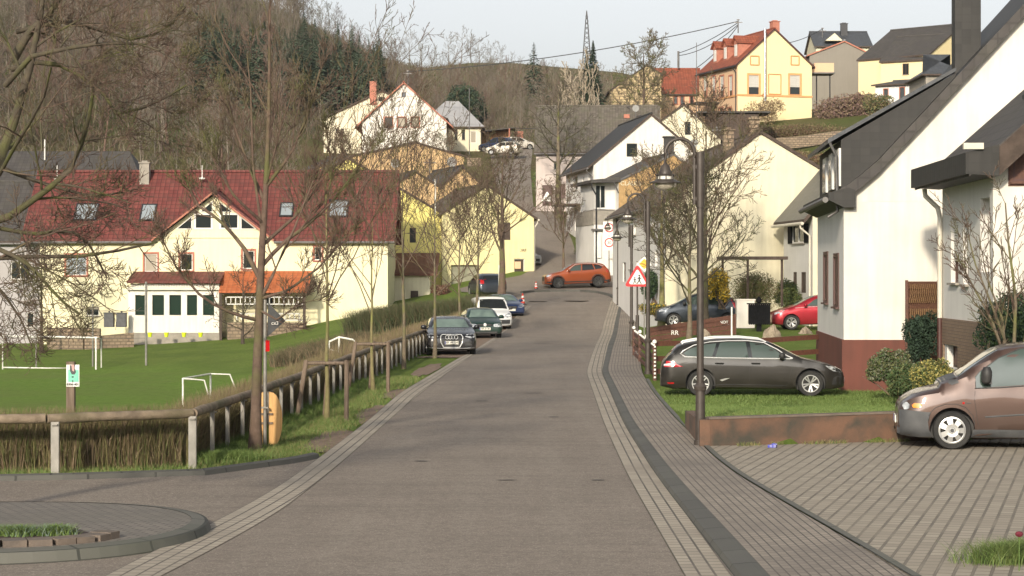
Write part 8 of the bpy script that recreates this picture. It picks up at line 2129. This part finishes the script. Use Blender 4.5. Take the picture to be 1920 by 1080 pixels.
leafy('shrub', 'dark scrub around the footway sign post near the ranch fence corner', 'shrub', at(1196,640,80), (.22,.3,.45), 2500, .03, [F_dark,S2,S3], 12)
leafy('shrub', 'round reddish brown bush before the arched gate', 'shrub', at(823,548,141), (.85,.7,.8), 7000, .05, [F_red,S2], 13)
leafy('shrub', 'pale bare shrub in front of the villa gable', 'shrub', at(1437,212,212), (2.2,1.5,1.7), 2500, .10, [mat('twig_pale_tan', (.33,.24,.14), (.25,.18,.1), scale=5)], 14)
leafy('shrub', 'purple brown bushes before the grey barn', 'shrub', at(1585,205,214), (3.8,1.5,2.2), 9000, .12, [mat('twig_purple', (.14,.08,.07), (.19,.12,.10), scale=5), S2], 15, clump=24)
leafy('shrub', 'long low green hedge bush beside the lane edge up the hill', 'shrub', at(1006,345,203), (.5,5,1.6), 9000, .10, [S4,F_oli,F_mid], 16, clump=30)
leafy('shrub', 'green scrub beside the low whitewashed house', 'shrub', at(1650,198,203), (2.2,1.2,1.4), 6000, .10, [S1,F_mid,S2], 17, clump=20)
leafy('shrub', 'green garden shrubs beside the balcony house steps', 'shrub', at(1100,470,156), (1.2,.8,.4), 5000, .05, [F_mid,F_oli,S2], 18, clump=20)
leafy('shrub', 'small round topiary by the zone sign', 'shrub', at(1129,475,150), (.22,.22,.24), 1500, .035, [F_mid], 19)
leafy('shrub', 'bare hedge line under the villa along the terrace', 'shrub', at(1480,248,200), (6.5,1.0,1.0), 16000, .07, [S2,S3,B_red,S1], 20, clump=60)
leafy('shrub', 'russet scrub on the slope right of the barn roof', 'shrub', at(1520,300,150), (2.2,1.5,.9), 8000, .06, [F_red,S1,S2], 21, clump=24)
for k, (x_, y_, w_) in enumerate(((640,262,1.2),(700,270,1.6),(830,262,1.4))):
    leafy('shrub', ['leftmost','middle','rightmost'][k]+' small pale shrub before the upper white houses', 'shrub', at(x_, y_, 222), (w_,.9,1.3), 1500, .07, [S2,F_gry], 30+k, group='shrubs before the upper white houses')
# conifers
def conifer_data(rg, h_, w_, n=2200, leaf=.35):
    t = rg.uniform(0,1,n)**.8; z = h_*(.06+.94*t); r = w_*(1-t)**.9*rg.uniform(.25,1,n); tier = .5+.5*np.abs(np.sin(t*22)); r = r*(.55+.45*tier)
    a = rg.uniform(0, 2*np.pi, n); p = np.stack([np.cos(a)*r, np.sin(a)*r, z-r*.25], 1)
    out = np.stack([np.cos(a), np.sin(a), -.35+0*a], 1); sd = np.stack([-np.sin(a), np.cos(a), rg.normal(size=n)*.3], 1); s = leaf*rg.uniform(.5,1.2,(n,1))*(1.15-t[:,None])
    V = np.stack([p-out*s*.6, p+sd*s*.35, p+out*s, p-sd*s*.35], 1).reshape(-1,3); return V, np.arange(n*4).reshape(-1,4)
F_con = mat('needles_green', (.028,.05,.026), (.05,.08,.04), scale=1, rough=.85)
def conifer(label, x, y, D, h_, w_, seed, n=3500, leaf=.35, m=F_con, group=None):
    b = P(x, y, D); b.z = Tz(b.x, D)-.2; rg = np.random.default_rng(seed); t = empty('spruce', b, label, 'tree', group)
    V, Q = conifer_data(rg, h_, w_, n, leaf); np_mesh('crown', V+np.array(b), Q, m, t)
    mb = MB(); mb.tube([b, b+up_*h_*.97], [.22,.03], 8); mb.build('trunk', B_brown, t); return t
def hfor(x, ytop, D):
    X = pxX(x, D); return pz(ytop, D)-Tz(X, D)
conifer('tall dark spruce on the skyline under the pylon', 1112, 230, 222, hfor(1112,72,222), 2.4, 81, 6000, .5)
conifer('second dark spruce leaning against the tall one', 1100, 232, 225, hfor(1096,88,225), 2.0, 82, 4000, .5)
conifer('lone airy conifer on the skyline left of the tall spruce', 1001, 120, 330, hfor(1001,76,330), 3.2, 83, 900, .7)
leafy('evergreen_tree', 'round dark evergreen tree behind the bungalow roof', 'tree', at(870,200,258), (3.2,3,3.4), 12000, .16, [mat('leaf_dark_olive', (.03,.042,.02), (.05,.065,.03), scale=2), F_dark], 84, clump=26)
# ------------------------------------------------------------------ woodland on the hill
def wood_variant(seed, h_=10, lev=((10,.8,.5,.45,.5),(6,.65,.5,.5,.4),(5,.6,.5,.55,.2))):
    rg = np.random.default_rng(seed); z = np.linspace(0, h_, 6); tp = np.stack([np.cumsum(rg.normal(size=6))*.15, np.cumsum(rg.normal(size=6))*.15, z], 1)
    R = .14*(1-np.linspace(0,1,6)*.85); P_, R_ = tp[None], R[None]; parts = [tubes(P_, R_, 4)]
    for i, (nc, ang, lr, rr_, up) in enumerate(lev):
        P_, R_ = grow(rg, P_, R_, nc, ang, lr, rr_, up, jit=.12, t0=.22 if i == 0 else .15, n=4 if i < 2 else 3); R_ = np.maximum(R_, (.022,.018,.022)[i]); parts.append(tubes(P_, R_, 3))
    return cat_(parts)
WV = [wood_variant(200+i) for i in range(7)]
W1 = mat('wood_far_brown', (0.105,0.077,0.059), (0.143,0.112,0.084), scale=.15, rough=.95); W2 = mat('wood_far_grey', (0.149,0.124,0.096), (0.186,0.158,0.124), scale=.15, rough=.95); W3 = mat('wood_far_olive', (0.099,0.090,0.050), (0.130,0.118,0.068), scale=.15, rough=.95); W4 = mat('wood_far_red', (0.118,0.071,0.053), (0.149,0.093,0.071), scale=.15, rough=.95)
rw = np.random.default_rng(77)
def scatter(name, label, spots, hs, mats):
    Vs, Qs, Ms, o = [], [], [], 0
    for (x, y), s in zip(spots, hs):
        V, Q = WV[rw.integers(0, len(WV))]; a = rw.uniform(0, 2*np.pi); c_, s_ = math.cos(a), math.sin(a)
        ss_ = s/10; X = (V[:,0]*c_-V[:,1]*s_)*ss_*rw.uniform(.9,1.3)+x; Y = (V[:,0]*s_+V[:,1]*c_)*ss_+y; Z = V[:,2]*ss_+Tz(x, y)-.2
        Vs.append(np.stack([X,Y,Z],1)); Qs.append(Q+o); o += len(V); Ms.append(np.full(len(Q), rw.integers(0, len(mats))))
    ob = np_mesh(name, np.concatenate(Vs), np.concatenate(Qs), mats, None, np.concatenate(Ms)); tag(ob, kind='stuff'); ob['label'] = label; ob['category'] = 'woodland'; return ob
spots, hs = [], []
def inwood(px_, D):
    # meadow strip kept open below the ridge, village kept clear
    if D < 250: return px_ < 560 and D > 205
    if px_ > 1130: return False
    return True
tries = 0
while len(spots) < 780 and tries < 20000:
    tries += 1; D = 205+ (rw.uniform(0,1)**.85)*250; px_ = rw.uniform(-260, 1130)
    if not inwood(px_, D): continue
    ridge_lim = 430 if px_ < 600 else (400 if px_ < 700 else 372)
    if D > ridge_lim: continue
    if px_ > 740 and D > 345 and rw.uniform() < .5: continue
    if 340 < px_ < 720 and 228 < D < (305 if px_ < 560 else 335) and rw.uniform() < .72: continue
    spots.append((pxX(px_, D), D)); hs.append(rw.uniform(6.5,10.5) if px_ < 560 else (rw.uniform(4.5,7) if px_ < 740 else rw.uniform(4,6.5)))
scatter('woodland', 'leafless brown wood covering the hillside', spots, hs, [W1,W2,W3,W1,W4,W2])
# shrubs / undergrowth that greys the slope
def under(n):
    y = 200+rw.uniform(0,1,n)**.8*240; u = rw.uniform(-300,1150,n); x = (u-CX)/F*y; k = ~((y < 250) & (u > 560)); x, y = x[k], y[k]; return np.stack([x, y, T(x, y)-.1], 1)
p = under(70000); o = blades('undergrowth', len(p), lambda m: p, 1.5, .11, [W1,W2,W3,W3,W4], rw, .55, seg=2); tag(o, kind='stuff'); o['label'] = 'grey brown undergrowth on the wooded slope'; o['category'] = 'undergrowth'
# conifer belt near the top of the hill
Vs, Qs, o_ = [], [], 0; CVs = [conifer_data(np.random.default_rng(300+i), 11, 2.3, 700, .8) for i in range(4)]
for k in range(150):
    px_ = rw.uniform(370, 715); D = rw.uniform(262, 300) if px_ < 560 else rw.uniform(278, 335)
    if 600 < px_ < 640 and rw.uniform() < .5: continue
    V, Q = CVs[rw.integers(0,4)]; s = rw.uniform(.55,.95); x = pxX(px_, D); Vs.append(V*s+np.array([x, D, Tz(x, D)-.3])); Qs.append(Q+o_); o_ += len(V)
ob = np_mesh('conifer_belt', np.concatenate(Vs), np.concatenate(Qs), [mat('needles_far', (.06,.085,.05), (.085,.115,.065), scale=.3, rough=.9)]); tag(ob, kind='stuff'); ob['label'] = 'belt of green conifers high on the wooded hill'; ob['category'] = 'woodland'
# ridge trees, each its own
ridge = [(768,438,9.5),(790,436,8.5),(808,420,5),(820,425,6.5),(842,423,9),(862,420,10.5),(880,420,8.5),(897,420,8.5),(918,420,7.5),(938,420,7),(958,418,5),(975,415,4.5),(1020,410,5),(1040,410,5.5),(752,440,8),(735,441,10)]
for k, (x_, D, h_) in enumerate(ridge):
    h_ *= .78
    X = pxX(x_, D); b = Vector((X, D, Tz(X, D)-.3)); t = empty('ridge_tree', b, 'bare tree of the open row along the ridge skyline', 'tree', 'bare trees along the ridge')
    V, Q = WV[k % 7]; a = k*1.3; Vr = np.stack([(V[:,0]*math.cos(a)-V[:,1]*math.sin(a))*h_/9, (V[:,0]*math.sin(a)+V[:,1]*math.cos(a))*h_/9, V[:,2]*h_/10], 1)+np.array(b)
    nt_ = 6*4; m_ = np.arange(len(Q)) < 20
    np_mesh('trunk', Vr, Q[m_], W2, t); np_mesh('crown', Vr, Q[~m_], W2, t)

p = np.concatenate([np.stack([x_ := rng.uniform(3.6,9.0,1500), 36.25+(x_-3.4)*.306-.03-np.abs(rng.normal(size=1500))*.06, np.full(1500,.112)],1)]); p = p[(np.sin(p[:,0]*5)+np.sin(p[:,0]*11.3) > -.3)]
o = blades('wall_foot_weeds', len(p), lambda m: p, .07, .008, [G1,G3,S1], rng, .5, seg=2); tag(o, kind='stuff'); o['label'] = 'weeds in the joint between garden wall and driveway'; o['category'] = 'weeds'
p = np.stack([x_ := rng.uniform(3.5,9.2,5000), 36.47+(x_-3.4)*.306+np.abs(rng.normal(size=5000))*.12, np.full(5000,0.)],1); p[:,2] = T(p[:,0], p[:,1])
o = blades('lawn_edge_grass', len(p), lambda m: p, .17, .008, [G1,G2,G3,F5], rng, .5, seg=2); tag(o, kind='stuff'); o['label'] = 'longer grass along the top of the garden wall'; o['category'] = 'grass'
# ------------------------------------------------------------------ camera and light
cam = bpy.data.cameras.new('camera'); co = bpy.data.objects.new('camera', cam); COL.objects.link(co)
co.location = (0,0,H); co.rotation_euler = (PI/2,0,0); cam.sensor_width = 36; cam.lens = F/1920*36; cam.shift_y = -(540-HY)/1920
cam.clip_start = .5; cam.clip_end = 5000; sc.camera = co
el, az = rad(20), rad(195)       # azimuth measured from +Y towards +X
sd = Vector((math.sin(az)*math.cos(el), math.cos(az)*math.cos(el), math.sin(el)))
w = bpy.data.worlds.new('World'); sc.world = w; w.use_nodes = True; nt = w.node_tree; bg = nt.nodes['Background']
sky = nt.nodes.new('ShaderNodeTexSky'); sky.sky_type = 'NISHITA'; sky.sun_disc = False; sky.sun_elevation = el; sky.sun_rotation = az; sky.dust_density = 3.5; sky.air_density = 1.0; sky.ozone_density = 1.5; sky.altitude = 200
# thin high overcast whitens the whole sky evenly
hs_ = nt.nodes.new('ShaderNodeHueSaturation'); hs_.inputs['Saturation'].default_value = .18; hs_.inputs['Value'].default_value = 1.08
nt.links.new(sky.outputs[0], hs_.inputs['Color']); nt.links.new(hs_.outputs[0], bg.inputs[0]); bg.inputs[1].default_value = .15
sl = bpy.data.lights.new('sun', 'SUN'); sl.energy = 3.9; sl.angle = rad(3); sl.color = (1,.88,.69)
so = bpy.data.objects.new('sun', sl); COL.objects.link(so); so.rotation_euler = (-sd).to_track_quat('-Z', 'Y').to_euler()
sc.view_settings.view_transform = 'Standard'; sc.view_settings.look = 'None'; sc.view_settings.exposure = 0.22; sc.view_settings.gamma = 1
# the valley air
mb = MB(); mb.box((0, 190, 42), (1100, 1080, 106)); hz = mb.build('haze', bpy.data.materials.new('haze_air'), uv=False); tag(hz, kind='stuff'); hz['label'] = 'thin valley haze'; hz['category'] = 'haze'
hm = hz.data.materials[0]; hm.use_nodes = True; hn = hm.node_tree; hn.nodes.clear(); ho = hn.nodes.new('ShaderNodeOutputMaterial'); hv = hn.nodes.new('ShaderNodeVolumePrincipled')
hv.inputs['Color'].default_value = (.80,.86,.93,1); hv.inputs['Density'].default_value = .00013; hv.inputs['Anisotropy'].default_value = .3; hn.links.new(hv.outputs[0], ho.inputs['Volume'])
